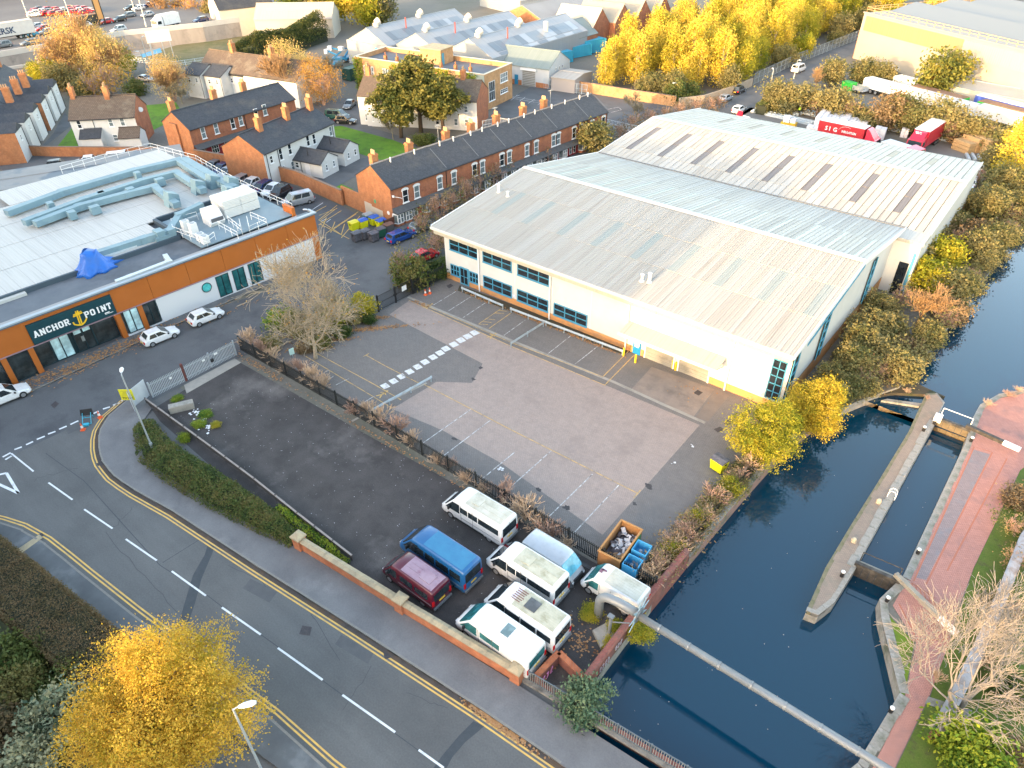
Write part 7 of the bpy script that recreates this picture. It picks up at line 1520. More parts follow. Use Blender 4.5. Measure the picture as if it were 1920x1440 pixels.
# cones
CO = M('cone_orange', (.75,.12,.03), .5); CWH = M('cone_white', (.75,.75,.73), .5)
for px, py, lab, hgt in ((188,783,'orange traffic cone right of the fallen road sign',.75),(156,806,'orange traffic cone left of the fallen road sign',.75),(798,553,'left traffic cone of the pair by the bush',.75),(806,550,'right traffic cone of the pair by the bush',.75),(833,516,'plain red cone against the white office corner',.8)):
    p = G(px, py); t = thing('traffic_cone', lab, 'cone', p, rnd.uniform(0,1), 'traffic cones')
    q = MB(); q.box(-.2,.2,-.2,.2,0,.05); q.build('base', CO, t); q = MB(); q.cyl(0,0,.05,hgt,.14,12,r2=.03); q.build('cone_body', CO, t)
    if 'plain' not in lab: q = MB(); q.cyl(0,0,.28,.5,.112,12,r2=.078); q.build('reflective_band', CWH, t)
p = G(166,790); t = thing('road_sign_frame', 'fallen road works sign on a folding blue frame by the kerb', 'road sign', p, .9)
BLU = PAINT('frame_blue', (.04,.4,.55), .4, 0, 0); q = MB()
for x in (-.35,.35): q.beam((x,-.5,.05),(x,.3,.75),.04,.04); q.beam((x,.5,.05),(x,.3,.75),.04,.04)
q.beam((-.35,-.5,.08),(.35,-.5,.08),.04,.04); q.beam((-.35,0,.45),(.35,0,.45),.04,.04); q.build('frame', BLU, t); q = MB(); q.add([(-.55,.25,.5),(.55,.25,.5),(.5,.45,1.05),(-.5,.45,1.05),(-.55,.3,.5),(.55,.3,.5),(.5,.5,1.05),(-.5,.5,1.05)],[(0,1,2,3),(4,7,6,5),(0,4,5,1),(1,5,6,2),(2,6,7,3),(3,7,4,0)]); q.build('sign_plate', BLACK, t); q = MB(); q.box(-.25,.2,-.75,-.45,.02,.2); q.build('sand_bag', BLU, t)
# street lamps
LAMPG = M('lamp_post_grey', (.42,.46,.48), .45, (.38,.42,.44), 2, metal=.3); LHEAD = M('lamp_head_white', (.74,.75,.76), .35)
def lamp(label, base, h, arm, ang, r=.075, group='street lamps', headl=.7):
    t = thing('street_lamp', label, 'street lamp', base, ang, group)
    q = MB(); q.cyl(0,0,0,1.2,r*1.7,12); q.cyl(0,0,1.2,h,r,12,r2=r*.7); q.build('post', LAMPG, t)
    if arm: q = MB(); q.tube([(0,0,h-.05),(arm*.5,0,h+.05),(arm,0,h+.08)],[r*.6,r*.5,r*.5],8); q.build('arm', LAMPG, t)
    q = MB(); a = arm; q.loft([[(a+x, y*w, h+.08+z*hh) for y, z in ((-1,0),(-.8,.7),(0,1),(.8,.7),(1,0),(.6,-.5),(-.6,-.5))] for x, w, hh in ((0,.07,.06),(headl*.3,.15,.12),(headl*.75,.17,.13),(headl,.09,.07))]); q.build('lamp_head', LHEAD, t, smooth=True)
    return t
def hpole(base_px, top_px):
    b = G(*base_px); best = None
    for i in range(300):
        z = 1+i*.05; q = Vector((b.x,b.y,z))-Vector((0,0,CAM_H)); w = q.dot(CF); px, py = 960+FPX*q.dot(CX)/w, 720-FPX*q.dot(CU)/w; e = (px-top_px[0])**2+(py-top_px[1])**2
        if best is None or e < best[0]: best = (e, z)
    return b, best[1]
b, hz = hpole((290,850),(232,702)); lamp('tall grey street lamp rising from the hedge by the gate corner', b, hz, .25, math.radians(150))
top = G(437,1330,8.0); lamp('tall grey street lamp in front of the yellow foreground tree', (top.x,top.y,0), 8.0, .25, math.radians(55), headl=.85)
for bp, tp, lab in (((1440,183),(1455,132),'pale lamp post left of the brown hedge beyond the depot'),((1488,148),(1492,112),'lamp post on the road beside the white van'),((1655,230),(1672,170),'tall pale lamp post between hedge and red lorry'),((1876,285),(1892,245),'pale lamp post at the right end of the depot'),((1265,192),(1270,156),'orange lit telegraph pole at the wall corner'),((1243,178),(1242,162),'short lamp post beside the telegraph pole'),((275,135),(262,97),'black pole above the silver car on the lane'),((282,130),(266,70),'sunlit pole with yellow box on the rough grass'),((597,470),(580,395),'thin pole at the end of the orange clad wall')):
    b, hz = hpole(bp, tp); lamp(lab, b, max(3,hz), .3, rnd.uniform(0,6), .09, 'distant poles')
for px, py, lab in ((57,42,'leftmost tall pale mast above the carriageway'),(136,44,'second tall pale mast above the carriageway'),(180,20,'third tall mast above the sales lot'),(254,25,'fourth tall mast by the far junction'),(275,50,'black lamp column behind the parapet')):
    p = G(px, py, 3.6); lamp(lab, (p.x,p.y,3.6), 11, .3, 1.2, .16, 'masts along the carriageway', 1.0)
# pipe bridge over the canal
PIPE = M('grey_pipe', (.23,.25,.265), .5, (.19,.21,.225), 1.2, metal=.25, dirt=(.27,.28,.29), dscale=1.1, dlo=.5, dhi=.75, squash=(.3,1,1))
pb_ = thing('pipe_bridge', 'grey steel water pipe crossing the canal on a bent leg with spiked flange', 'pipe', (0,0,0)); pz, py_ = 2.3, 25.75
pp = [(-13.65,25.5,0),(-13.65,25.5,1.75)]+[(-13.65+.7*(1-math.cos(a)),25.5+.03*i,1.75+.7*math.sin(a)) for i, a in enumerate((.3,.6,.9,1.2,1.5))]+[(-12.2,25.7,2.5),(-10.9,25.75,2.45)]
q = MB(); q.tube(pp, .3, 16); q.build('bent_pipe', PIPE, pb_, smooth=True)
q = MB(); q.tube([(-10.95,25.75,2.3),(13.2,25.75,2.3),(13.7,25.75,2.1),(13.9,25.75,1.6),(13.9,25.75,-.1)], .24, 12); q.build('canal_pipe', PIPE, pb_, smooth=True)
q = MB(); q.tube([(-11.0,25.75,2.4),(-10.9,25.75,2.4)], .55, 16); q.build('flange', PIPE, pb_)
for k in range(7):
    a = math.radians(-30+k*40); q = MB(); c = Vector((-10.95,25.75,2.4)); u = Vector((0,math.cos(a),math.sin(a))); s = Vector((0,-u.z,u.y)); q.add([c+u*.4-s*.17,c+u*.4+s*.17,c+u*1.25,c+u*.4-s*.17+Vector((.04,0,0)),c+u*.4+s*.17+Vector((.04,0,0)),c+u*1.25+Vector((.04,0,0))],[(0,1,2),(3,5,4),(0,3,4,1),(1,4,5,2),(2,5,3,0)]); q.build('guard_spike', M('blue_grey_guard', (.26,.38,.44), .5), pb_)
for k in range(9): q = MB(); x = -9.5+k*2.0; q.tube([(x,25.75,2.3),(x+.1,25.75,2.3)], .265, 12); q.build('pipe_collar', PIPE, pb_)
q = MB(); q.cyl(-12.35,24.8,.25,2.1,.11,10); q.box(-12.55,-12.15,24.65,24.95,2.0,2.12); q.beam((-12.3,24.8,1.5),(-11.2,25.2,1.9),.06,.06); q.build('support_post', PIPE, pb_)
q = MB(); q.prism([(-13.3,24.3),(-12.2,23.6),(-11.85,24.9),(-11.85,26.0),(-12.8,25.6)], 0, .28); q.build('concrete_base', CONC, pb_)
# skip, tall bins, yellow bin
RUSTB = M('brown_skip', (.33,.16,.055), .8, (.28,.13,.05), 1, dirt=(.2,.12,.07), dscale=.8, fine=.1); PALEW = M('waste_white', (.6,.6,.62), .7, (.4,.4,.43), 6)
c = [G(1122,1033,1.5),G(1165,975,1.5),G(1205,994,1.5),G(1162,1054,1.5)]; cx = sum(p.x for p in c)/4; cy = sum(p.y for p in c)/4; a = math.atan2(c[1].y-c[0].y,c[1].x-c[0].x); lx = (c[1]-c[0]).length; ly = (c[3]-c[0]).length
sk = thing('open_skip', 'open brown steel skip heaped with white office waste behind the fence', 'skip', (cx,cy,0), a)
q = MB(); t_ = .07
for b in ((-lx/2,lx/2,-ly/2,-ly/2+t_),(-lx/2,lx/2,ly/2-t_,ly/2),(-lx/2,-lx/2+t_,-ly/2+t_,ly/2-t_),(lx/2-t_,lx/2,-ly/2+t_,ly/2-t_)): q.box(*b,.15,1.5)
q.box(-lx/2,lx/2,-ly/2,ly/2,.1,.15); q.build('skip_body', RUSTB, sk); q = MB()
for b in ((-lx/2-.04,lx/2+.04,-ly/2-.05,-ly/2+.08),(-lx/2-.04,lx/2+.04,ly/2-.08,ly/2+.05),(-lx/2-.05,-lx/2+.08,-ly/2+.08,ly/2-.08),(lx/2-.08,lx/2+.05,-ly/2+.08,ly/2-.08)): q.box(*b,1.5,1.58)
q.build('rim', M('skip_rim', (.4,.2,.07), .8), sk); q = MB(); q.box(-lx/2,lx/2,-ly/2-.03,-ly/2-.005,.15,.5); q.box(lx/2-1.2,lx/2-.2,-ly/2-.04,-ly/2-.008,.7,1.3); q.build('green_panel', M('skip_green_panel', (.05,.2,.08), .6), sk)
wt = thing('waste_heap', 'heap of crumpled white and brown waste filling the brown skip', 'waste', (cx,cy,.16), a); jm = [PALEW, M('waste_brown', (.35,.2,.1), .9, (.28,.17,.09), 4), M('waste_dark', (.08,.07,.08), .8), M('waste_grey', (.3,.3,.33), .7, (.5,.5,.52), 5)]
for i in range(70):
    x, y = rnd.uniform(-lx/2+.25,lx/2-.25), rnd.uniform(-ly/2+.25,ly/2-.25); s = rnd.uniform(.08,.26); q = MB(); q.box(-s,s,-s*.6,s*.6,-s*.25,s*.25); o = q.build('waste_piece', jm[1] if x < -lx*.22 and rnd.random() < .7 else rnd.choice((jm[0],jm[0],jm[3],jm[2])), wt, loc=(x,y,.55+rnd.uniform(0,.3)), rot=(rnd.uniform(-.7,.7),rnd.uniform(-.7,.7),rnd.uniform(0,3)))
q = MB(); q.box(-lx/2+.15,lx/2-.15,-ly/2+.15,ly/2-.15,.0,.5); q.build('waste_base', jm[2], wt)
BB = M('blue_bin_plastic', (.06,.33,.58), .5, (.05,.29,.53), 2)
for px, py, lab in ((1203,1030,'far blue open crate bin beside the brown skip'),(1186,1057,'near blue open crate bin beside the brown skip')):
    p = G(px, py, 1.3); t = thing('blue_bin', lab, 'bin', (p.x,p.y,0), a, 'blue open bins'); q = MB(); w = .55
    for b in ((-w,w,-w,-w+.06),(-w,w,w-.06,w),(-w,-w+.06,-w+.06,w-.06),(w-.06,w,-w+.06,w-.06)): q.box(*b,.75,1.5)
    q.box(-w,w,-w,w,.68,.75); q.build('crate', BB, t); q = MB(); q.box(-w+.02,w-.02,-w+.02,w-.02,.05,.68); q.build('lower_crate', M('darker_blue_bin', (.02,.2,.42), .5), t)
    for k in range(5): q = MB(); q.box(-.3+.1*k,-.1+.1*k,-.25+.07*k,-.05+.07*k,.76,.8+.03*k); q.build('scrap', jm[k%4], t)
def wheelie(label, px, py, hd, body, lid, w=1.2, d=.95, h=1.15, group='wheeled waste bins', px_z=.6):
    p = G(px, py, px_z); t = thing('waste_bin', label, 'bin', (p.x,p.y,0), math.radians(hd), group); q = MB()
    q.add([(-w*.44,-d*.42,.14),(w*.44,-d*.42,.14),(w*.44,d*.42,.14),(-w*.44,d*.42,.14),(-w/2,-d/2,h),(w/2,-d/2,h),(w/2,d/2,h),(-w/2,d/2,h)],[(0,3,2,1),(0,1,5,4),(1,2,6,5),(2,3,7,6),(3,0,4,7),(4,5,6,7)]); q.build('bin_body', body, t)
    q = MB(); q.add([(-w/2-.03,-d/2-.04,h),(w/2+.03,-d/2-.04,h),(w/2+.03,d/2+.04,h),(-w/2-.03,d/2+.04,h),(-w/2-.03,-d/2-.04,h+.07),(w/2+.03,-d/2-.04,h+.07),(w/2+.03,0,h+.2),(-w/2-.03,0,h+.2),(w/2+.03,d/2+.04,h+.12),(-w/2-.03,d/2+.04,h+.12)],[(0,1,5,4),(4,5,6,7),(7,6,8,9),(1,2,8,6,5),(3,0,4,7,9),(2,3,9,8)]); q.build('lid', lid, t)
    for x in (-w*.36,w*.36):
        for y in (-d*.3,d*.3): q = MB(); q.tube([(x-.03,y,.08),(x+.03,y,.08)], .08, 8); q.build('wheel', RUBBER, t)
    for s in (-1,1): q = MB(); q.box(s*w/2-.04,s*w/2+.04,-.12,.12,h-.25,h-.12); q.build('handle', BLACK, t)
    return t
BY = PAINT('bin_yellow', (.72,.7,.01), .45, 0, .1); LK = M('lid_black', (.05,.05,.06), .5, (.12,.12,.14), 4); LB_ = PAINT('lid_blue', (.02,.12,.5), .4, 0, .1); LYW = PAINT('lid_yellow', (.72,.62,.02), .45, 0, .1)
wheelie('bright yellow wheeled bin with black lid near the canal corner of the yard', 1348, 871, -12, BY, LK)
for px, py, b, l, lab in ((663,420,BY,LYW,'yellow bin with yellow lid, leftmost of the bin group'),(680,416,BY,LB_,'yellow bin with blue lid second from the left'),(701,410,BY,LB_,'yellow bin with blue lid behind the black bins'),(714,416,BY,LB_,'rightmost yellow bin with blue lid'),(690,405,M('bin_green_grey',(.08,.2,.16),.5),M('lid_grey',(.3,.34,.36),.5),'grey lidded bin at the back of the bin group'),(684,436,LK,LK,'black bin with pale sticker in front of the yellow ones'),(700,440,LK,LK,'black bin nearest the road in the bin group'),(713,432,M('bin_dark_green',(.02,.1,.06),.5),LK,'dark green bin beside the black ones'),(728,424,M('bin_dark_grey',(.1,.1,.1),.6),M('lid_rusty',(.16,.08,.06),.7),'open grey bin at the right end by the terrace'),(668,440,LK,LK,'black bin under the bare branches')):
    wheelie(lab, px, py, 85, b, l, px_z=.9)
boxes('wire_fence_panel', 'dark timber panel beside the bins at the terrace corner', 'panel', 734, 420, .6, [('panel', M('dark_timber', (.12,.05,.035), .8), (-.05,.05,-1.2,1.2,0,1.5)), ('post', BLACK, (-.06,.06,1.2,1.3,0,1.7)), ('post', BLACK, (-.06,.06,-1.3,-1.2,0,1.7))])
boxes('concrete_block', 'long pale concrete block lying in the weeds inside the gate', 'block', 340, 762, .35, [('block', CONC, (-1.05,1.05,-.35,.35,0,.65)), ('worn_edge', GREYSTONE, (-.9,.9,-.3,.3,.65,.68))], None, 62)
boxes('notice_board', 'small pale green notice board in the brown shrubs', 'sign', 547, 660, .8, [('board', M('pale_green_board',(.45,.65,.62),.6), (-.25,.25,-.03,.03,.5,1.2)), ('post', GALV, (-.03,.03,-.03,.0,0,.5))], None, 80)
# lock: gates, balance beams, bollards, ladder rail
OAK = M('dark_lock_timber', (.03,.028,.026), .7, (.05,.045,.04), 3, dirt=(.1,.09,.08), dscale=1.5); OAKL = M('weathered_beam', (.3,.27,.22), .85, (.22,.2,.17), 2, fine=.15)
def lock_gate(label, a, b, beam_end, z0, low):
    t = thing('lock_gate', label, 'lock gate', (0,0,0)); A, B_ = Vector((*a,0)), Vector((*b,0)); d = (B_-A).normalized(); n = Vector((-d.y,d.x,0)); L_ = (B_-A).length; ang = math.atan2(d.y,d.x)
    k = max(4, round(L_/.5))
    for i in range(k): q = MB(); q.box(L_*i/k+.01,L_*(i+1)/k-.01,-.06,.06,z0,.1); q.build('gate_plank', M('wet_gate_timber', (.16,.12,.07), .8, (.1,.08,.05), 2) if not low else OAK, t, loc=A, rot=ang)
    q = MB(); q.box(-.15,L_+.1,-.14,.14,.1,.34); q.build('top_beam', OAK, t, loc=A, rot=ang)
    E = Vector((*beam_end,0)); d2 = (E-B_).normalized(); L2 = (E-B_).length; q = MB(); q.box(-L_*.15,L2-1.3,-.16,.16,.35,.68); q.build('balance_beam', OAK if not low else OAKL, t, loc=B_, rot=math.atan2(d2.y,d2.x))
    q = MB(); q.box(L2-1.3,L2,-.165,.165,.345,.685); q.build('white_beam_end', WHITE, t, loc=B_, rot=math.atan2(d2.y,d2.x))
    q = MB(); z = .34
    for x in (.1,L_-.1): q.beam((x,.2,z),(x,.2,z+.95),.05,.05)
    q.beam((.1,.2,z+.95),(L_-.1,.2,z+.95),.05,.05)
    q.build('hand_rail', WHITE if not low else OAK, t, loc=A, rot=ang)
    q = MB(); q.box(0,L_,.14,.5,.05,.11); q.build('walkway', OAKL, t, loc=A, rot=ang); return t
lock_gate('upper lock gate with white handrail and black balance beam over the towpath', (-1.2,61.3), (1.35,61.2), (5.2,60.6), -1.6, False)
t = lock_gate('lower lock gate with weathered balance beam lying over the towpath', (-1.6,40.5), (1.15,40.7), (5.2,38.4), -1.6, True)
q = MB(); q.box(-1.5,-.9,60.9,61.5,.0,.6); tag(q.build('gate_anchor', WHITE), 'white painted anchor block on the island end of the upper gate', 'block')
for px, py, lab in ((1751,795,'black white topped bollard on the island by the upper gate'),(1731,808,'small bollard on the island near the upper gate'),(1820,828,'black white topped bollard beside the towpath gate end'),(1720,1038,'black white topped bollard on the blue brick strip'),(1578,1080,'black white topped bollard at the island point'),(1662,1128,'tall black white topped bollard below the lower gate'),(1669,1335,'black white topped bollard on the towpath bend')):
    p = G(px, py); t = thing('mooring_bollard', lab, 'bollard', p, 0, 'black and white mooring bollards'); q = MB(); q.cyl(0,0,-.02,.42,.13,12); q.build('post', BLACK, t); q = MB(); q.cyl(0,0,.42,.5,.135,12); q.build('white_top', WHITE, t)
for px, py, lab in ((1647,943,'worn stone stump on the island beside the white ladder rail'),(1600,1016,'worn stone stump nearer the island point')):
    p = G(px, py); q = MB(); q.loft([[(r*math.cos(a),r*math.sin(a)*.8,z) for a in [k*math.pi/4 for k in range(8)]] for r, z in ((.2,-.02),(.19,.3),(.13,.4))]); o = q.build('stone_stump', M('pale_stump', (.5,.42,.3), .9, (.42,.35,.26), 4)); o.location = p; tag(o, lab, 'stone', 'stone stumps')
p = G(1672,932); t = thing('ladder_rail', 'white hooped ladder handrail at the edge of the lock island', 'handrail', p, 1.57)
for s in (-.2,.2): q = MB(); q.tube([(s-.0,.3,-.1),(s,.3,.5),(s,.15,.72),(s,-.1,.72),(s,-.25,.5),(s,-.25,-.02)], .035, 6); q.build('hoop', WHITE, t)
# towpath boundary wall with broad coping
bwall = thing('towpath_wall', 'grey stone boundary wall with broad pale coping at the right edge', 'wall', (0,0,0)); pts = [(9.2,62),(7.9,54),(7.1,49.4),(6.65,40),(6.1,33.5),(5.75,30.5)]
for a, b in zip(pts[:-1], pts[1:]):
    L_ = math.dist(a,b); ang = math.atan2(b[1]-a[1],b[0]-a[0]); q = MB(); q.box(0,L_,-.22,.22,-.1,1.0); q.build('wall_panel', BRICKD, bwall, loc=(a[0],a[1],0), rot=ang); n = max(1,round(L_/.9))
    for i in range(n): q = MB(); q.box(L_*i/n+.01,L_*(i+1)/n-.01,-.33,.33,1.0,1.16+rnd.uniform(-.01,.01)); q.build('coping_stone', M('pale_wall_coping', (.36,.35,.36), .85, (.28,.26,.26), 1.5, dirt=(.22,.14,.1), dscale=1.2), bwall, loc=(a[0],a[1],0), rot=ang)
# mesh fences further off
def meshfence(name, label, pts, h, mat, step=2.4, px=False):
    t = thing(name, label, 'fence', (0,0,0)); P = [XY(*p) if px else p for p in pts]
    for a, b in zip(P[:-1], P[1:]):
        L_ = math.dist(a,b); ang = math.atan2(b[1]-a[1],b[0]-a[0]); n = max(1,round(L_/step))
        for i in range(n+1): q = MB(); q.box(-.04,.04,-.04,.04,0,h); q.build('post', mat, t, loc=(lerp(a[0],b[0],i/n),lerp(a[1],b[1],i/n),0), rot=ang)
        q = MB()
        for z in (.15,h*.5,h-.06): q.box(0,L_,-.02,.02,z,z+.05)
        for i in range(int(L_/.3)): q.box(i*.3,i*.3+.035,-.012,.012,.15,h-.06)
        tag(q.build('mesh_panel', mat, t, loc=(a[0],a[1],0), rot=ang), kind='stuff')
    return t
meshfence('steel_fence', 'grey steel fence along the road below the yellow wood', [(-60.3,157),(-59.8,180),(-56.8,215)], 2.4, M('fence_grey', (.3,.34,.36), .5))
meshfence('steel_fence', 'white steel railing fence behind the terrace by the car park', [(905,243),(936,237),(1010,250)], 1.6, M('fence_white', (.62,.66,.7), .5), px=True)
meshfence('steel_fence', 'blue grey gates beside the roller unit', [(1012,164),(1043,170),(1100,178)], 2.0, M('fence_blue', (.42,.5,.56), .5), 1.2, px=True)
meshfence('steel_fence', 'pale fence at the far end of the terrace under the bare tree', [(1137,238),(1200,252)], 1.4, M('fence_white', (.62,.66,.7), .5), px=True)
meshfence('steel_fence', 'thin pale fence across the rough grass', [(235,115),(330,125),(420,112)], 1.2, M('fence_white', (.62,.66,.7), .5), px=True)
# leaves lying on the ground
LEAFG = LEAF('fallen_leaves', [(.14,.06,.025),(.28,.13,.05),(.45,.26,.13),(.4,.2,.08)], trans=.1)
def litter(name, label, areas, size=.13):
    V = []; 
    for (px, py, r1, r2, ang, n) in areas:
        c = G(px, py); ca, sa = math.cos(ang), math.sin(ang)
        for i in range(n):
            u, v = rnd.gauss(0,.5)*r1, rnd.gauss(0,.5)*r2; x, y = c.x+u*ca-v*sa, c.y+u*sa+v*ca; s = size*rnd.uniform(.5,1.2); t = rnd.uniform(0,6.28); z = rnd.uniform(.02,.045)+.1*(-72.5 < x < -69.5 and y < 46)
            for k in range(4): V.append((x+s*math.cos(t+k*1.571)*(.7 if k%2 else 1), y+s*math.sin(t+k*1.571)*(.7 if k%2 else 1), z+rnd.uniform(0,.03)))
    n = len(V)//4; o = link(name, fast_mesh(name, V, np.arange(n*4).reshape(n,4), LEAFG)); return tag(o, label, None, None, 'stuff')
r = math.radians
litter('fallen_leaves', 'brown autumn leaves scattered on the pavement outside the anchor building', [(150,690,3,1.0,r(86),150),(205,660,4,1.1,r(86),260),(120,700,4,1.4,r(86),120),(260,640,3,.9,r(86),130),(340,605,6,.4,r(86),90),(70,715,4,1,r(86),160),(420,590,8,.4,r(86),60),(300,610,5,.8,r(86),50)], .12)
litter('fallen_leaves', 'orange leaf drift along the hedge edge of the yard', [(640,622,7,.4,r(48),900),(700,597,2,.4,r(48),260),(580,655,2.5,.5,r(48),260),(610,640,3,.35,r(48),300),(790,570,1.5,.4,0,60)], .12)
litter('fallen_leaves', 'brown leaves in the gutters and along the fence foot', [(910,1340,1.4,.2,r(6),200),(950,1372,2,.25,r(6),220),(545,1075,.8,.15,r(6),80),(430,965,3,.35,r(4),300),(520,1010,2.5,.35,r(4),260),(900,560,2.4,.3,0,120),(1000,600,4,.25,0,240),(1100,640,4,.25,0,220),(700,815,9,.25,0,110),(820,885,8,.2,0,60),(1080,1200,2,1.2,0,140),(1010,1240,1.2,.7,0,80),(490,690,5,.4,0,160),(1300,730,3,1.5,0,30)], .1)
WST = M('litter_white', (.7,.7,.72), .7)
V = []
for px, py, n, r1 in ((368,775,14,.7),(395,800,12,.8),(384,790,10,.6),(1265,870,2,.3),(938,880,10,.35),(1300,835,3,.3)):
    c = G(px, py)
    for i in range(n):
        x, y = c.x+rnd.gauss(0,r1*.5), c.y+rnd.gauss(0,r1*.5); s = rnd.uniform(.05,.16); t = rnd.uniform(0,6)
        V += [(x+s*math.cos(t+k*1.571), y+s*math.sin(t+k*1.571), .05+rnd.uniform(0,.06)) for k in range(4)]
for i in range(420):
    x, y = rnd.uniform(-56,-14), rnd.uniform(19,29); s = rnd.uniform(.008,.022); V += [(x-s,y-s,.02),(x+s,y-s,.02),(x+s,y+s,.025),(x-s,y+s,.02)]
tag(link('white_litter', fast_mesh('white_litter', V, np.arange(len(V)).reshape(-1,4), WST)), 'scraps of white litter and chalky stones in the gravel yard', None, None, 'stuff')
V = []
for i in range(60):
    x, y = rnd.uniform(-10.8,1.5), rnd.uniform(19.5,58); s = rnd.uniform(.012,.045); t = rnd.uniform(0,6); V += [(x+s*math.cos(t+k*1.571), y+s*math.sin(t+k*1.571), WL+.006) for k in range(4)]
tag(link('floating_leaves', fast_mesh('floating_leaves', V, np.arange(len(V)).reshape(-1,4), LEAF('floating_leaf', [(.12,.09,.06),(.25,.2,.15),(.4,.36,.32)], trans=0))), 'pale leaves floating on the canal', None, None, 'stuff')
# ================================================================== TREES AND PLANTS
NR = np.random.default_rng(5)
def unit(n): v = NR.normal(size=(n,3)); return v/np.linalg.norm(v, axis=1, keepdims=True)
def leaves(P, s, up=.3, asp=.62):
    """one small quad per point"""
    n = len(P); a = unit(n); nrm = unit(n)+np.array([0,0,up]); nrm /= np.linalg.norm(nrm, axis=1, keepdims=True)
    a = np.cross(a, nrm); a /= np.linalg.norm(a, axis=1, keepdims=True)+1e-9; b = np.cross(nrm, a)
    sz = (s*NR.uniform(.6,1.35,size=(n,1)))
    V = np.stack([P-a*sz-b*sz*asp*.3, P-b*sz*asp, P+a*sz+b*sz*asp*.2, P+b*sz*asp], 1).reshape(-1,3)
    return V, np.arange(4*n, dtype=np.int32).reshape(n,4)
def clumps(blobs, n, fill=.45, low=None):
    """clump centres through lumpy ellipsoids (cx,cy,cz,rx,ry,rz), mostly near the outside"""
    out = []; vol = np.array([b[3]*b[4]*b[5] for b in blobs])**.67; vol /= vol.sum()
    for b, f in zip(blobs, vol):
        k = max(1, int(n*f)); d = unit(k); r = NR.uniform(fill,1,size=(k,1))**.55
        lump = 1+.16*np.sin(5*d[:,:1]+3*d[:,1:2]+b[0])+.12*np.sin(7*d[:,2:3]-4*d[:,:1]+b[1])
        p = np.array(b[:3])+d*r*lump*np.array(b[3:6])
        if low is not None: p = p[p[:,2] > low]
        out.append(p)
    return np.concatenate(out)
def crown(name, blobs, nc, per, sig, s, mat, low=None, fill=.45, up=.3):
    c = clumps(blobs, nc, fill, low); k = np.repeat(c, per, 0); sg = np.repeat(sig*NR.uniform(.5,1.4,size=(len(c),1)), per, 0)
    V, F = leaves(k+NR.normal(size=k.shape)*sg*np.array([1,1,.8]), s, up); return fast_mesh(name, V, F, mat), c
BARK = M('brown_bark', (.12,.085,.055), .9, (.09,.065,.045), 6, fine=.2); BARKP = M('pale_bark', (.42,.35,.26), .85, (.34,.28,.2), 6, dirt=(.2,.17,.12), dscale=3, fine=.15); BARKO = M('ochre_twigs', (.36,.22,.1), .9, (.3,.19,.1), 4); BARKG = M('green_grey_bark', (.2,.18,.12), .9, (.25,.22,.15), 5); BARKR = M('reddish_twigs', (.4,.24,.17), .9, (.48,.32,.24), 3)
BARKS = M('straw_twigs', (.52,.36,.23), .9, (.6,.43,.3), 3)
def trunk_mesh(c, H, r, mat, nb=14, z0=0):
    mb = MB(); top = Vector((0,0,H)); mb.tube([(0,0,-.05*H),(.01*H,0,H*.3),(-.01*H,.01*H,H*.65),top], [r*1.25,r,r*.7,r*.3], 7)
    idx = NR.choice(len(c), min(nb, len(c)), replace=False)
    for i in idx:
        p = Vector(c[i]); t = min(.9, max(.15, p.z/H*.55)); s = Vector((0,0,H*t)); m = s.lerp(p,.5)+Vector((0,0,.08*H)); mb.tube([s,m,p],[r*.45,r*.28,r*.1],5)
    return mb.mesh('trunk', mat, True)
def grow(out, p, d, L_, r, depth, nch, spread, lr=.72, upb=.12, wig=.25, tips=None, seg=3):
    pts = [p]; rad = [r]
    for i in range(seg):
        d = (d+Vector((rnd.uniform(-wig,wig),rnd.uniform(-wig,wig),rnd.uniform(-wig,wig)+upb))).normalized(); p = p+d*(L_/seg); pts.append(p); rad.append(r*(1-.55*(i+1)/seg))
    out.append((pts, rad))
    if depth == 0:
        if tips is not None: tips.append(p)
        return
    for k in range(nch):
        t = rnd.uniform(.35,1.0) if k else 1.0; i = min(seg-1, int(t*seg)); q = pts[i].lerp(pts[i+1], t*seg-i) if t < 1 else pts[-1]
        az = rnd.uniform(0,6.283); a = d.orthogonal().normalized(); b = d.cross(a); sp = spread*rnd.uniform(.6,1.2)
        nd = (d*math.cos(sp)+(a*math.cos(az)+b*math.sin(az))*math.sin(sp)).normalized()
        grow(out, q, nd, L_*lr*rnd.uniform(.75,1.15), max(r*.5*(1-.3*t), r*.28), depth-1, nch, spread, lr, upb, wig, tips, seg)
def bare_mesh(mat, H=1.0, trunk=.25, r=.035, depth=4, nch=4, spread=.6, lr=.7, upb=.1, stems=1, wig=.2, minr=0, tips=None, lean=0):
    out = []
    for s in range(stems):
        d = Vector((rnd.uniform(-.6,.6),rnd.uniform(-.6,.6),1)).normalized() if stems > 1 else Vector((lean,0,1)).normalized()
        grow(out, Vector((rnd.uniform(-.05,.05)*(stems>1),rnd.uniform(-.05,.05)*(stems>1),-.02)), d, H*trunk, r, depth, nch, spread, lr, upb, wig, tips)
    mb = MB()
    for pts, rad in out: mb.tube(pts, [max(x, minr) for x in rad], 4 if rad[0] < r*.5 else 6, cap=False)
    return mb.mesh('branches', mat, True)
LY = LEAF('golden_leaf', [(.14,.15,.018),(.34,.28,.025),(.54,.38,.035),(.64,.42,.06)], trans=.35)
LYG = LEAF('yellow_green_leaf', [(.1,.135,.015),(.19,.22,.018),(.32,.31,.025),(.46,.38,.04)], trans=.35)
LB1 = LEAF('birch_yellow_leaf', [(.17,.16,.02),(.36,.31,.03),(.54,.43,.045),(.62,.45,.07)], trans=.35)
LOL = LEAF('olive_leaf', [(.055,.068,.022),(.115,.125,.04),(.185,.172,.065),(.26,.22,.09)], trans=.25)
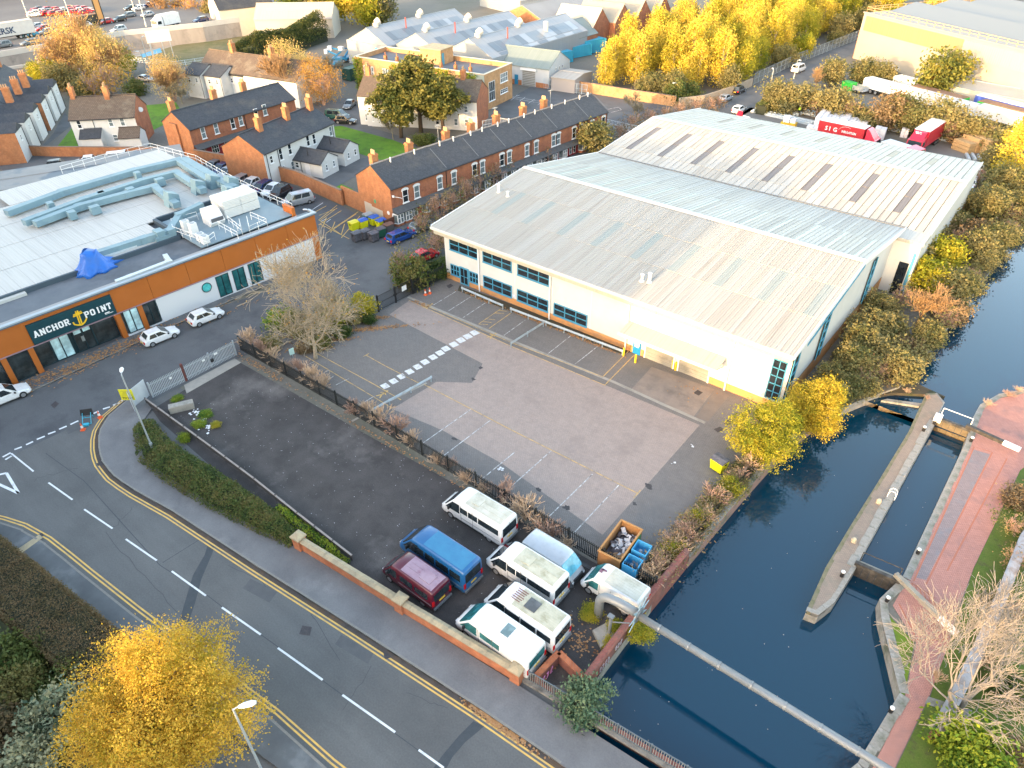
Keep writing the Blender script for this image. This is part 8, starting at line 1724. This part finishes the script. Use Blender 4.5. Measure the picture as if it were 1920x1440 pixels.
LGN = LEAF('dark_green_leaf', [(.012,.03,.01),(.025,.055,.014),(.05,.085,.02),(.1,.12,.03)], trans=.2)
LBR = LEAF('bright_laurel_leaf', [(.02,.06,.012),(.05,.13,.015),(.13,.22,.02),(.28,.32,.03)], trans=.2)
LHD = LEAF('hedge_leaf', [(.03,.055,.015),(.065,.1,.025),(.11,.14,.035),(.16,.14,.045)], trans=.2)
LBN = LEAF('brown_hedge_leaf', [(.05,.045,.02),(.085,.07,.03),(.13,.1,.045),(.18,.12,.06)], trans=.2)
LVR = LEAF('variegated_leaf', [(.04,.07,.04),(.1,.14,.08),(.25,.28,.18),(.4,.38,.22)], trans=.2)
LPN = LEAF('pine_needle', [(.018,.035,.012),(.035,.06,.016),(.08,.095,.022),(.16,.15,.035)], trans=.15)
LOR = LEAF('orange_leaf', [(.2,.1,.025),(.35,.18,.035),(.5,.26,.05),(.45,.3,.08)], trans=.3)
LRD = LEAF('russet_leaf', [(.085,.055,.03),(.15,.095,.05),(.21,.14,.075),(.25,.18,.1)], trans=.25)
LWG = LEAF('willow_leaf', [(.06,.08,.02),(.12,.14,.03),(.2,.2,.04),(.3,.25,.05)], trans=.3)
LYM = LEAF('mixed_gold_leaf', [(.12,.14,.016),(.26,.25,.02),(.43,.35,.03),(.55,.4,.045)], trans=.35)
KIND = {}
def kind(nm, crown_me, trunk_me): KIND[nm] = (crown_me, trunk_me)
def leafy(nm, blobs, nc, per, sig, s, lm, H, r, bark, nb=12, low=None, fill=.45):
    cm, c = crown('crown', blobs, nc, per, sig, s, lm, low, fill); kind(nm, cm, trunk_mesh(c, H, r, bark, nb))
for i in range(3):
    e = NR.uniform(-.15,.15,6)
    leafy('birch%d'%i, [(e[0],e[1],1.7,.85,.85,1.5),(e[2],e[3],2.6,.5,.5,.8),(e[4],e[5],1.0,.7,.7,.6)], 330, 12, .15, .06, LB1, 2.9, .05, BARKP)
    leafy('round%d'%i, [(e[0],e[1],1.0,.9,.9,.8),(.4+e[2],e[3],.8,.6,.6,.6),(-.45,e[4],.85,.6,.6,.65)], 300, 12, .15, .065, LOL, 1.2, .06, BARK)
    leafy('shrub%d'%i, [(e[0],e[1],.45,.85,.85,.6),(.4,e[2],.4,.55,.55,.5),(-.4,e[3],.35,.6,.6,.45)], 240, 12, .15, .065, (LOL,LRD,LOL)[i], .5, .04, BARK, low=.02)
    leafy('ygreen%d'%i, [(e[0],e[1],1.0,.9,.9,.85),(.35,e[2],1.2,.6,.6,.6),(-.4,e[3],.8,.6,.6,.6)], 300, 12, .15, .065, LYG, 1.3, .05, BARK)
    leafy('green%d'%i, [(e[0],e[1],.55,.85,.85,.65),(.4,e[2],.45,.55,.55,.5),(-.4,e[3],.45,.6,.6,.5)], 280, 12, .14, .062, (LGN,LHD,LBR)[i], .6, .05, BARK, low=.02)
    KIND['twig%d'%i] = (bare_mesh(BARKS if i != 1 else BARKR, 1.3, .42, .022, 3, 3, .42, .72, .06, 13, .22, .0095), None)
    KIND['bare%d'%i] = (None, bare_mesh((BARKO,BARKG,BARKO)[i], 2.5, .27, .045, 5, 4, .55, .78, .1, 1, .2, .0065))
    kb_ = bare_mesh(BARKR, 1.2, .4, .02, 4, 3, .5, .74, .05, 6, .22, .006); KIND['brush%d'%i] = (crown('crown', [(0,0,.75,.95,.95,.65)], 90, 5, .16, .06, LRD if i else LOL, low=.05)[0], kb_)
for i in range(2): KIND['gold%d'%i] = (crown('crown', [(0,0,.85,.95,.95,.75),(.3,.2,1.25,.5,.5,.4)], 520, 12, .1, .024, LOR, low=.05)[0], KIND['brush0'][1])
leafy('pine', [(0,0,2.0,.55,.55,.45),(.35,.1,1.6,.55,.5,.3),(-.4,-.1,1.5,.55,.5,.32),(.1,.35,1.25,.5,.5,.3),(-.1,-.4,1.15,.55,.5,.3),(.3,-.3,.9,.4,.4,.25)], 420, 26, .08, .05, LPN, 2.3, .06, BARK)
leafy('conifer', [(0,0,1.0,.7,.7,1.0),(0,0,1.9,.3,.3,.5)], 260, 14, .12, .07, LPN, 2.2, .06, BARK, low=.05)
def plant(kd, label, px, py, zc, R, cat='tree', group=None, hs=1.0, name=None, rot=None, base=None, lm=None):
    cr, tr = KIND[kd]; p = G(px, py, zc) if base is None else Vector((*base,0)); t = thing(name or cat.replace(' ','_'), label, cat, (p.x,p.y,0), rnd.uniform(0,6.28) if rot is None else rot, group)
    for nm, me in (('crown', cr), ('trunk' if cat == 'tree' else 'stems', tr)):
        if me: o = link(nm, me, t); o.scale = (R,R,R*hs)
    if lm and cr: o = t.children[0]; o.material_slots[0].link = 'OBJECT'; o.material_slots[0].material = lm
    return t
ORDW = 'first second third fourth fifth sixth seventh eighth ninth tenth eleventh twelfth thirteenth fourteenth fifteenth sixteenth seventeenth eighteenth nineteenth twentieth'.split()
# -- foreground golden tree
p = G(300,1322,4.9)
cm, c = crown('crown', [(0,0,4.8,4.3,4.3,3.6),(-1.8,-.6,3.6,2.7,2.7,2.4),(2.0,1.5,4.6,2.8,2.8,2.6),(-.4,.6,7.6,1.7,1.7,1.9),(1.5,-1.8,4.2,2.6,2.6,2.6),(-1.5,1.8,5.2,2.2,2.2,1.8),(-.6,-2.4,5.6,2.0,2.0,1.6)], 2900, 36, .27, .06, LY, low=1.2, fill=.35)
t = thing('golden_tree', 'large golden autumn tree in the foreground beside the bridge road', 'tree', (p.x,p.y,0)); link('crown', cm, t); link('trunk', trunk_mesh(c, 6.5, .2, BARK, 40), t)
# -- two canal trees
for px, py, zc, R, lm, lab in ((1440,806,2.7,3.6,LYG,'yellow green tree leaning over the canal by the yard corner'),(1532,755,2.9,3.0,LYM,'golden tree behind the yellow green one at the warehouse corner')):
    p = G(px, py, zc); cm, c = crown('crown', [(0,0,2.7,R*.85,R*.85,2.0),(.9,-.9,1.9,R*.6,R*.6,1.5),(-.8,.9,2.2,R*.6,R*.6,1.5),(.6,.6,3.8,R*.5,R*.5,1.2),(-.9,-.6,1.6,R*.55,R*.55,1.3)], 900, 28, .22, .07, lm, low=.1, fill=.35)
    t = thing('canal_tree', lab, 'tree', (p.x,p.y,0)); link('crown', cm, t); link('trunk', trunk_mesh(c, 3.6, .1, BARK, 24), t)
# -- bare trees near
tips = []; rnd.seed(11); bm_ = bare_mesh(BARKP, 27, .17, .24, 5, 5, .72, .77, .05, 1, .24, .014, tips); p = G(592,672,0)
t = thing('bare_tree', 'big bare tree with a few yellow leaves between the gate and the anchor street', 'tree', (p.x,p.y,0)); link('branches', bm_, t)
T = np.array([tuple(v) for v in tips]); sel = T[NR.choice(len(T), min(len(T), 900), replace=False)]; V, F = leaves(sel+NR.normal(size=sel.shape)*.1, .09); link('last_leaves', fast_mesh('last_leaves', V, F, LOR), t)
rnd.seed(4); bm_ = bare_mesh(M('grey_pink_bark', (.27,.24,.215), .85, (.22,.195,.175), 6, fine=.15), 13, .27, .2, 5, 4, .62, .76, .05, 2, .22, .012); p = G(1795,1335,0.3)
t = thing('bare_tree', 'pale bare forked tree over the red towpath', 'tree', (p.x,p.y,0)); link('branches', bm_, t)
rnd.seed(23)
plant('bare0', 'bare tree with orange lit twigs on the canal bank behind the lock basin', 1722, 600, .5, 3.4, hs=.8); plant('bare1', 'dark bare street tree in front of the sunlit wood wall', 1195, 208, 2, 2.6)
plant('bare2', 'huge bare tree with ochre twigs beside the carriageway', 168, 135, 2, 6.6, hs=1.0); plant('bare0', 'second ochre bare tree crowding the huge one', 205, 128, 3, 5.6, hs=.9); plant('bare2', 'third ochre bare tree at the left of the huge one', 128, 130, 3, 5.2, hs=.9)
LGO = LEAF('tan_gold_leaf', [(.26,.17,.06),(.44,.29,.11),(.56,.39,.16),(.52,.41,.13)], trans=.3)
for i, (px, py, zc, R) in enumerate(((150,105,5,6.5),(200,118,4.5,5.5),(115,120,4,5),(172,90,6,5),(540,118,6,5.0),(565,150,4,4.2),(318,150,4,4.2))): plant('gold%d'%(i%2), ['tan gold twiggy crown in the middle of the huge bare tree group','tan gold twiggy crown at the right of the huge bare tree group','tan gold twiggy crown at the left of the huge bare tree group','tan gold twiggy crown at the back of the huge bare tree group','tan gold twiggy crown around the tall orange tree','tan gold twiggy crown right below the tall orange tree','tan gold twiggy crown before the long white terrace'][i], px, py, zc, R, hs=1.25, lm=LGO)
plant('bare0', 'ochre bare tree in front of the long white terrace', 318, 170, 2, 4.6, hs=.9); plant('bare1', 'dark stemmed bare tree below the ochre crown', 338, 180, 1.5, 2.6, hs=.8)
plant('bare0', 'tall sunlit orange bare tree behind the white house', 543, 175, 2, 5.2, hs=1.15); plant('gold1', 'sunlit orange brushy tree right of the tall bare tree', 603, 168, 3, 4.6, hs=1.2); plant('bare1', 'pink tinged bare tree behind the brushy one', 612, 135, 2.5, 3.6, hs=.8)
plant('bare1', 'slender bare tree left of the pines on the lawn', 735, 240, 2, 2.2, hs=1.1); plant('bare2', 'bare tree in the trees by the steel fence', 1330, 132, 2.5, 2.8)
plant('pine', 'tall dark pine on the lawn, left of the group', 748, 215, 4, 5.2, hs=.86); plant('pine', 'tall dark pine on the lawn, middle of the group', 785, 200, 4.5, 5.8, hs=.9, rot=2); plant('pine', 'dark pine on the lawn, right of the group', 830, 218, 3.2, 5.0, hs=.8, rot=4)
plant('conifer', 'dark conifer left of the sunlit bare tree', 498, 150, 3, 2.4, hs=1.2); plant('green0', 'dark evergreen bush at the pine foot by the terrace chimneys', 795, 262, .8, 2.2, 'shrub', hs=.7)
plant('green1', 'dark green bushy tree beside the yard gate', 772, 520, 1.2, 2.5, 'shrub', hs=1.2); plant('brush0', 'thin brown bush growing through the dark gate bush', 757, 497, 1.4, 1.9, 'shrub', hs=1.4)
plant('green0', 'dark hedge bush against the white office corner', 820, 505, .8, 1.8, 'shrub', hs=.8); plant('green0', 'dark hedge bush behind the red cone', 838, 492, .8, 1.5, 'shrub', hs=.8)
for i, (px, py, R, k, lm) in enumerate(((520,598,1.7,'green2',None),(505,640,1.3,'shrub0',None),(560,622,1.9,'ygreen1',LOL),(595,612,1.8,'green1',None),(628,598,1.7,'ygreen0',None),(655,590,1.6,'green1',LOL),(682,578,1.5,'ygreen2',None),(600,640,1.2,'green1',None),(640,618,1.1,'green0',None),(690,592,1.0,'green0',None),(570,648,1.0,'shrub1',None))):
    plant(k, ORDW[i]+' bush from the left in the thicket under the big bare tree', px, py, .8, R, 'shrub', 'thicket under the bare tree', hs=.9, lm=lm)
# -- straw coloured shrubs along the black fence
for i, (px, py, R) in enumerate(((468,640,1.5),(488,655,1.3),(512,672,1.3),(535,690,1.0),(560,690,1.2),(585,712,1.5),(605,722,1.2),(663,768,1.2),(690,772,1.2),(712,785,1.4),(745,805,1.5),(772,828,1.2),(820,862,.9),(842,868,.8),(875,898,1.0),(905,915,.9),(945,935,1.5),(985,965,1.7),(1010,985,1.2),(1035,1000,1.3),(1058,1020,.9))):
    lab = (ORDW[i] if i < 20 else 'last')+' straw coloured bare shrub along the black fence from the gate end'
    plant('twig%d'%(i%3), lab, px, py, .5, R*1.25, 'shrub', 'straw shrubs along the fence', hs=.8)
# -- reddish shrubs in front of the terrace and by the street
for i, (px, py, R) in enumerate(((795,420,1.7),(822,400,1.9),(850,385,1.8),(872,368,1.9),(900,352,1.8),(925,336,1.9),(950,322,1.8),(975,310,1.6),(1000,302,1.6),(1022,296,1.5),(815,455,2.2),(830,440,2.0))):
    plant('brush%d'%(i%2*2 if i < 10 else 0), ORDW[i]+' tall reddish bare shrub in the strip between terrace and warehouse', px, py, 1.2, R, 'shrub', 'bare shrubs before the terrace', hs=1.5 if i < 10 else 1.0)
plant('ygreen0', 'round olive yellow bush above the warehouse roof edge', 1112, 268, 1.6, 3.4, 'shrub', hs=.85, lm=LOL)
for i, (px, py, R) in enumerate(((1185,235,2.2),(1215,222,2.0),(1245,214,1.8),(1275,207,2.0),(1305,202,2.0),(1330,197,1.8),(1350,192,1.6),(1160,250,1.8))):
    plant('brush%d'%(1+i%2), ORDW[i]+' russet shrub along the street end behind the far roof', px, py, 1, R, 'shrub', 'russet shrubs by the street end', hs=1.0)
# -- canal bank thicket
seq = [(1560,712,1.6),(1590,735,1.4),(1620,728,1.3),(1605,690,2.0),(1645,700,1.9),(1680,690,1.6),(1620,650,2.1),(1665,655,2.3),(1700,650,1.8),(1630,615,2.0),(1675,610,2.3),(1740,640,1.5),(1790,580,2.2),(1690,560,2.2),(1740,530,2.4),(1775,545,2.3),(1665,500,2.0),(1710,490,2.5),(1760,490,2.6),(1790,455,2.7),(1745,450,2.2),(1830,470,2.3),(1790,405,2.6),(1835,430,2.6),(1860,455,2.0),(1820,370,2.6),(1855,390,2.8),(1885,400,2.4),(1840,335,2.4),(1875,350,2.8),(1905,355,2.6),(1865,310,2.4),(1900,310,2.6),(1690,520,1.8),(1655,455,1.6),(1720,430,1.8),(1770,420,1.9),(1590,665,1.5),(1575,690,1.4),(1650,580,1.7)]
KS = ['round0','shrub0','ygreen0','shrub2','round1','brush0','round2','ygreen1','shrub1','brush1']
for i, (px, py, R) in enumerate(seq):
    k = KS[(i*7+i//3)%10]; plant(k, ['olive green scrub tree in the dense thicket on the canal bank','russet brushy scrub in the dense thicket on the canal bank','yellow green scrub tree in the dense thicket on the canal bank'][1 if k in ('brush0','brush1','shrub1') else 2 if k.startswith('y') else 0], px, py, R*.6, R, 'shrub', 'canal bank thicket, '+('russet' if k in ('brush0','brush1','shrub1') else 'yellow green' if k.startswith('y') else 'olive'), hs=.95, lm=LOL if k == 'ygreen1' or (k == 'ygreen0' and i%2) else None)
for i in range(19):
    y = 57+i*4.1; j = next(k for k in range(len(bankW)-1) if bankW[k+1][1] >= y); t = (y-bankW[j][1])/(bankW[j+1][1]-bankW[j][1]); k = ('round0','brush1','round2','shrub2','round1','brush0','shrub0')[i%7]
    plant(k, ORDW[i]+' overhanging bush on the far canal bank, counted up from the weir', 0, 0, 0, rnd.uniform(1.6,2.3), 'shrub', 'bushes overhanging the canal', hs=.9, base=(lerp(bankW[j][0],bankW[j+1][0],t)-.9, y), lm=LOL if i%3 else None)
for px, py, R, lab in ((1905,300,3.4,'bright golden birch at the right edge beside the depot'),(1912,262,2.8,'smaller golden birch above the bright one')): plant('birch%d'%(R>3), lab, px, py, 4, R*.8, hs=1.0)
# -- low scrub along the canal wall
CWS = []
for i in range(34):
    t = i/33; px = 1408-190*t+rnd.uniform(-9,9); py = 872+205*t+rnd.uniform(-8,10); CWS.append((px,py,rnd.uniform(.8,1.35),('twig0','brush0','shrub2','twig1','brush1','shrub0','twig2','brush1','ygreen1')[i%9]))
for i, (px, py, R, k) in enumerate(CWS):
    plant(k, {'t':'dry straw stemmed scrub lining the canal wall below the yellow tree','b':'russet brushy scrub lining the canal wall below the yellow tree','s':'olive leafy scrub lining the canal wall below the yellow tree','y':'yellow leaved scrub lining the canal wall below the yellow tree'}[k[0]], px, py, .4, R*(1.25 if k[0] in 'tb' else 1), 'shrub', 'scrub on the canal wall, '+{'t':'dry stems','b':'russet','s':'olive','y':'yellow'}[k[0]], hs=.8)
plant('green1', 'dark green buddleia bush hanging by the bridge railing', 1092, 1310, .9, 1.7, 'shrub', hs=1.0, lm=LEAF('buddleia_leaf', [(.02,.06,.04),(.04,.1,.06),(.09,.16,.09),(.16,.22,.12)], trans=.2)); plant('ygreen0', 'yellow leaved sapling growing out of the canal wall', 1200, 1195, -.2, 1.0, 'shrub', hs=.6)
for px, py, R, lab in ((1158,1180,.8,'bramble patch with yellow leaves behind the minibus'),(1110,1150,.8,'dark bramble under the white van'),(1140,1205,.6,'low yellow bramble by the concrete base'),(345,822,.6,'small bright green bush poking over the boarded rail'),(385,775,.7,'green weeds around the concrete block'),(330,745,.6,'low weeds by the galvanised gate'),(372,792,.7,'weed clump beyond the concrete block'),(405,795,.5,'thin weeds at the gravel edge')): plant('green2' if px < 400 else 'ygreen1', lab, px, py, .25, R, 'weeds' if R < .75 else 'shrub', hs=.4 if px != 345 else .9, lm=LBR if px in (345,385) else None, name='weeds' if R < .75 else 'shrub')
# -- hedges
def hedge(label, pts, w, h, mat, dens=150, s=.075, px=True, cat='hedge', group=None, mound=False, core=(.03,.035,.02)):
    P = [XY(*p) if px else p for p in pts]; t = thing('hedge', label, cat, (0,0,0), 0, group); ws = w if hasattr(w,'__len__') else [w]*len(P); hh = h if hasattr(h,'__len__') else [h]*len(P); A = []; mb = MB()
    for i in range(len(P)-1):
        a, b = np.array(P[i]), np.array(P[i+1]); L_ = np.linalg.norm(b-a); d = (b-a)/L_; nn = np.array([-d[1],d[0]]); n = int(L_*(ws[i]+2*hh[i])*dens)
        u = NR.uniform(-.01,1.01,n); wi = ws[i]+(ws[i+1]-ws[i])*u; hi = hh[i]+(hh[i+1]-hh[i])*u; th = NR.uniform(-1,1,n); side = NR.uniform(size=n) < 2*hi/(wi+2*hi)
        y = np.where(side, np.sign(th)*wi/2, th*wi/2); z = np.where(side, NR.uniform(.02,1,n)*hi, hi)
        if mound: z = hi*np.sqrt(np.clip(1-(th*.97)**2,0.02,1))*NR.uniform(.75,1.1,n); y = th*wi/2
        y = y+NR.normal(size=n)*.07; z = z+NR.normal(size=n)*.07+.1*np.sin(a[0]+u*L_*1.9+y)
        xy = a+np.outer(u*L_, d)+np.outer(y, nn); A.append(np.column_stack([xy, np.clip(z,.02,None)]))
        k = .86 if not mound else .62; c0 = [(a[0]+nn[0]*sgn*ws[i]/2*k, a[1]+nn[1]*sgn*ws[i]/2*k) for sgn in (-1,1)]; c1 = [(b[0]+nn[0]*sgn*ws[i+1]/2*k, b[1]+nn[1]*sgn*ws[i+1]/2*k) for sgn in (-1,1)]
        mb.prism([c0[0],c1[0],c1[1],c0[1]], .0, min(hh[i],hh[i+1])*k)
    V, F = leaves(np.concatenate(A), s, .8); link('foliage', fast_mesh('foliage', V, F, mat), t); mb.build('branches', M('hedge_core', core, 1), t); return t
hedge('spreading dark green hedge between the pavement and the gravel yard', [(272,800),(292,850),(340,885),(420,935),(505,985),(556,1020)], [1.8,3.0,3.2,3.0,2.2,1.2], [.7,1.1,1.2,1.1,.9,.6], LHD, 230, .07, mound=True)
hedge('ivy strip between boarded rail and brick wall', [(520,955),(580,1000),(650,1062)], .8, .5, LBR, 200, .06, mound=True)
hedge('broad clipped brown green hedge at the lower left beside the pavement', [(-90,1010),(20,1100),(120,1185),(230,1280)], 3.4, 1.7, LBN, 300, .055)
plant('green0', 'dark shrub mass left of the clipped ball bush', 8, 1240, .8, 2.0, 'shrub', hs=.9); plant('green1', 'dark green shrub behind the broad clipped hedge', 60, 1225, .8, 1.6, 'shrub', hs=.9, lm=LGN); plant('shrub0', 'low dark shrub between ball bush and variegated shrub', 80, 1300, .5, 1.3, 'shrub', hs=.8, lm=LGN)
plant('green1', 'clipped dark ball bush in the lower left corner', 42, 1285, .8, 1.6, 'shrub', hs=1.0, lm=LHD); plant('green0', 'variegated pale leaved shrub left of the golden tree', 118, 1345, .8, 2.3, 'shrub', hs=.9, lm=LVR); plant('green1', 'second variegated shrub at the bottom edge', 60, 1430, .8, 2.0, 'shrub', hs=.8, lm=LVR); plant('green1', 'dark fern like shrub behind the golden tree', 150, 1265, .8, 1.7, 'shrub', hs=.9); plant('shrub1', 'dark russet bush in the bottom left corner', 5, 1370, .6, 1.8, 'shrub', hs=.8, lm=LBN)
hedge('dark tall conifer hedge with sunlit top near the pale sheds', [(440,118),(490,108),(545,97),(605,76)], [3.5,5,4.6,5.6], [3.6,5.6,5.0,7.0], LPN, 70, .15, mound=True, core=(.02,.03,.012))
hedge('clipped green hedge at the depot entrance', [(1425,215),(1450,195)], 2.2, 1.8, LHD, 90, .1)
for i in range(17):
    px = 1455+i*26; py = 190+i*4.6+3*math.sin(i*2); plant(KS[(i*3)%10], ORDW[i]+' bush in the brown hedge behind the depot, from the left', px, py, 1.4, 3.4+.5*math.sin(i*1.7), 'shrub', 'hedge behind the depot', hs=.9, lm=LRD if i%5 == 3 else LOL)
for px, py, R, k, lab in ((1560,140,3.2,'ygreen2','pale olive birch group in front of the cream warehouse'),(1532,150,2.4,'bare2','thin birch stems at the left of the olive group'),(1618,135,3.0,'round1','brown bush below the cream warehouse wall'),(1655,138,2.8,'round0','second brown bush below the cream wall'),(1690,145,2.4,'shrub0','low scrub beside the white car and trailer'),(1765,138,5.0,'ygreen0','large round willow green tree before the loading shed')): plant(k, lab, px, py, 2.4, R, hs=.95, lm=(LWG if px == 1765 else LOL) if px in (1560,1765) else None) if px != 1765 else plant(k, lab, 1765, 152, 3.2, R, hs=.95, lm=LWG)
plant('birch1', 'orange leaved birch beside the big willow green tree', 1745, 160, 2, 1.6, lm=LOR)
# -- the yellow wood
wood = []
def inpoly(x, y, P):
    r_ = False
    for i in range(len(P)): (x1,y1),(x2,y2) = P[i-1],P[i]; r_ ^= ((y1 > y) != (y2 > y)) and x < (x2-x1)*(y-y1)/(y2-y1)+x1
    return r_
WP = [(-86,132.5),(-66,134.5),(-62,150),(-61,175),(-59,215),(-58,245),(-75,262),(-90,258),(-97,225),(-95,190),(-93,165),(-91,148)]
tries = 0
while len(wood) < 150 and tries < 6000:
    tries += 1; x, y = rnd.uniform(-98,-57), rnd.uniform(132,262)
    if inpoly(x, y, WP) and all((x-a)**2+(y-b)**2 > 9 for a, b in wood): wood.append((x,y))
for x, y in wood:
    front = y < 141 or x > -65; e = rnd.random()
    if front and e < .62: plant(rnd.choice(('ygreen0','round1','ygreen2','green1','round2')), 'olive and yellow bushy tree at the near edge of the yellow wood', 0, 0, 0, rnd.uniform(2.2,3.2), 'tree', 'bushy trees at the wood edge', hs=rnd.uniform(.9,1.2), base=(x,y), lm=LOL if e < .2 else None)
    else: plant('birch%d'%rnd.randrange(3), 'golden birch tree inside the dense yellow wood', 0, 0, 0, rnd.uniform(2.2,3.2), 'tree', 'golden birches of the yellow wood', hs=rnd.uniform(.95,1.25), base=(x,y), lm=LYG if e > .85 else None)
# -- distant trees along the top
for i in range(16): plant(('birch0','ygreen1','round0')[i%3], 'bushy tree in the distant belt beyond the big cream warehouse road', 0, 0, 0, rnd.uniform(3,4.4), 'tree', 'distant tree belt', base=(-62+rnd.uniform(-4,24), 222+i*5+rnd.uniform(-4,4)))
for i, (px, py, R, k) in enumerate(((555,22,5,'ygreen1'),(585,25,5,'round0'),(615,22,5.5,'ygreen0'),(645,18,6,'birch1'),(668,22,5.5,'birch2'),(690,28,4.5,'ygreen2'),(715,25,4.5,'round1'),(735,25,4.5,'bare1'),(300,22,4.5,'bare0'),(330,15,5,'brush1'),(355,18,5,'brush2'),(385,25,4,'bare2'),(405,25,4,'round0'),(420,15,4,'bare1'))):
    plant(k, ORDW[i]+' tree along the top picture edge left of the pale sheds, from the right belt' if i < 8 else ORDW[i-8]+' tree or shrub beside the box van on the carriageway bank', px, py, 3, R, 'tree', 'trees by the pale sheds' if i < 8 else 'trees on the carriageway bank', lm=LOR if k.startswith('brush') else None)
for i, (px, py, R, k) in enumerate(((95,150,3,'ygreen1'),(120,158,3.2,'round2'),(150,165,3,'shrub0'),(175,168,3.4,'brush1'),(210,162,4.2,'brush2'),(225,130,3.6,'ygreen0'),(255,165,2.6,'green1'),(70,140,2.2,'ygreen2'))):
    plant(k, ORDW[i]+' bush of the scrub below the huge bare tree, from the left', px, py, 1.4, R, 'shrub', 'scrub below the huge bare tree', hs=1.0, lm=LOR if i in (3,4) else None)
plant('shrub2', 'olive bush against the brick shed by the blue containers', 1060, 98, 1.4, 2.2, 'shrub', hs=1.0)
# -- towpath side
plant('green2', 'bright green laurel bush at the lower right', 1815, 1395, 1.0, 2.1, 'shrub', hs=1.1); plant('green2', 'second laurel bush touching the bottom edge', 1835, 1445, .8, 1.6, 'shrub', hs=1.0)
for i, (px, py, R, k) in enumerate(((1895,985,1.4,'brush0'),(1905,930,1.4,'shrub1'),(1862,1120,.8,'shrub0'),(1845,1240,1.0,'brush1'),(1895,1290,1.3,'green0'),(1760,1270,.8,'twig2'),(1890,1400,1.2,'shrub1'),(1915,1150,1.4,'brush0'),(1905,1050,1.2,'brush1'))):
    plant(k, ORDW[i]+' scrubby bush beside the towpath boundary wall, in order of the slope', px, py, .5, R, 'shrub', 'scrub by the towpath wall', hs=.9)
for i, (px, py, R) in enumerate(((1852,760,.8),(1890,742,.9),(1910,735,.8),(1700,735,.6),(1738,748,.5))): plant('twig%d'%(i%3), ORDW[i]+' tuft of dead reeds at the upper canal edge', px, py, 0, R, 'reeds', 'dead reeds by the lock', hs=.5, name='reed_tuft')
# ivy on the flat roofed block
iv = thing('ivy', 'green and yellow ivy climbing over the front of the flat roofed brick block', 'ivy', (-125.6,103.2,0), math.radians(8.5)); A = []
for x0, x1, z0, z1, n in ((-.3,2.0,0,6.6,900),(10.2,12.2,.6,6.4,700),(12.0,24.0,4.6,6.7,1700),(14.5,18.5,1,5.2,900),(18.6,20.5,.5,5,500),(22.6,24.3,1,5.5,600),(26.6,30,3.0,6.6,900),(27.5,30.2,1.5,4.5,500),(9.4,11.0,3.5,6,300)):
    A.append(np.column_stack([NR.uniform(x0,x1,n)+NR.normal(size=n)*.2, -.12-np.abs(NR.normal(size=n))*.14, NR.uniform(z0,z1,n)+NR.normal(size=n)*.2]))
V, F = leaves(np.concatenate(A), .16, .2); link('foliage', fast_mesh('foliage', V, F, LBR), iv)
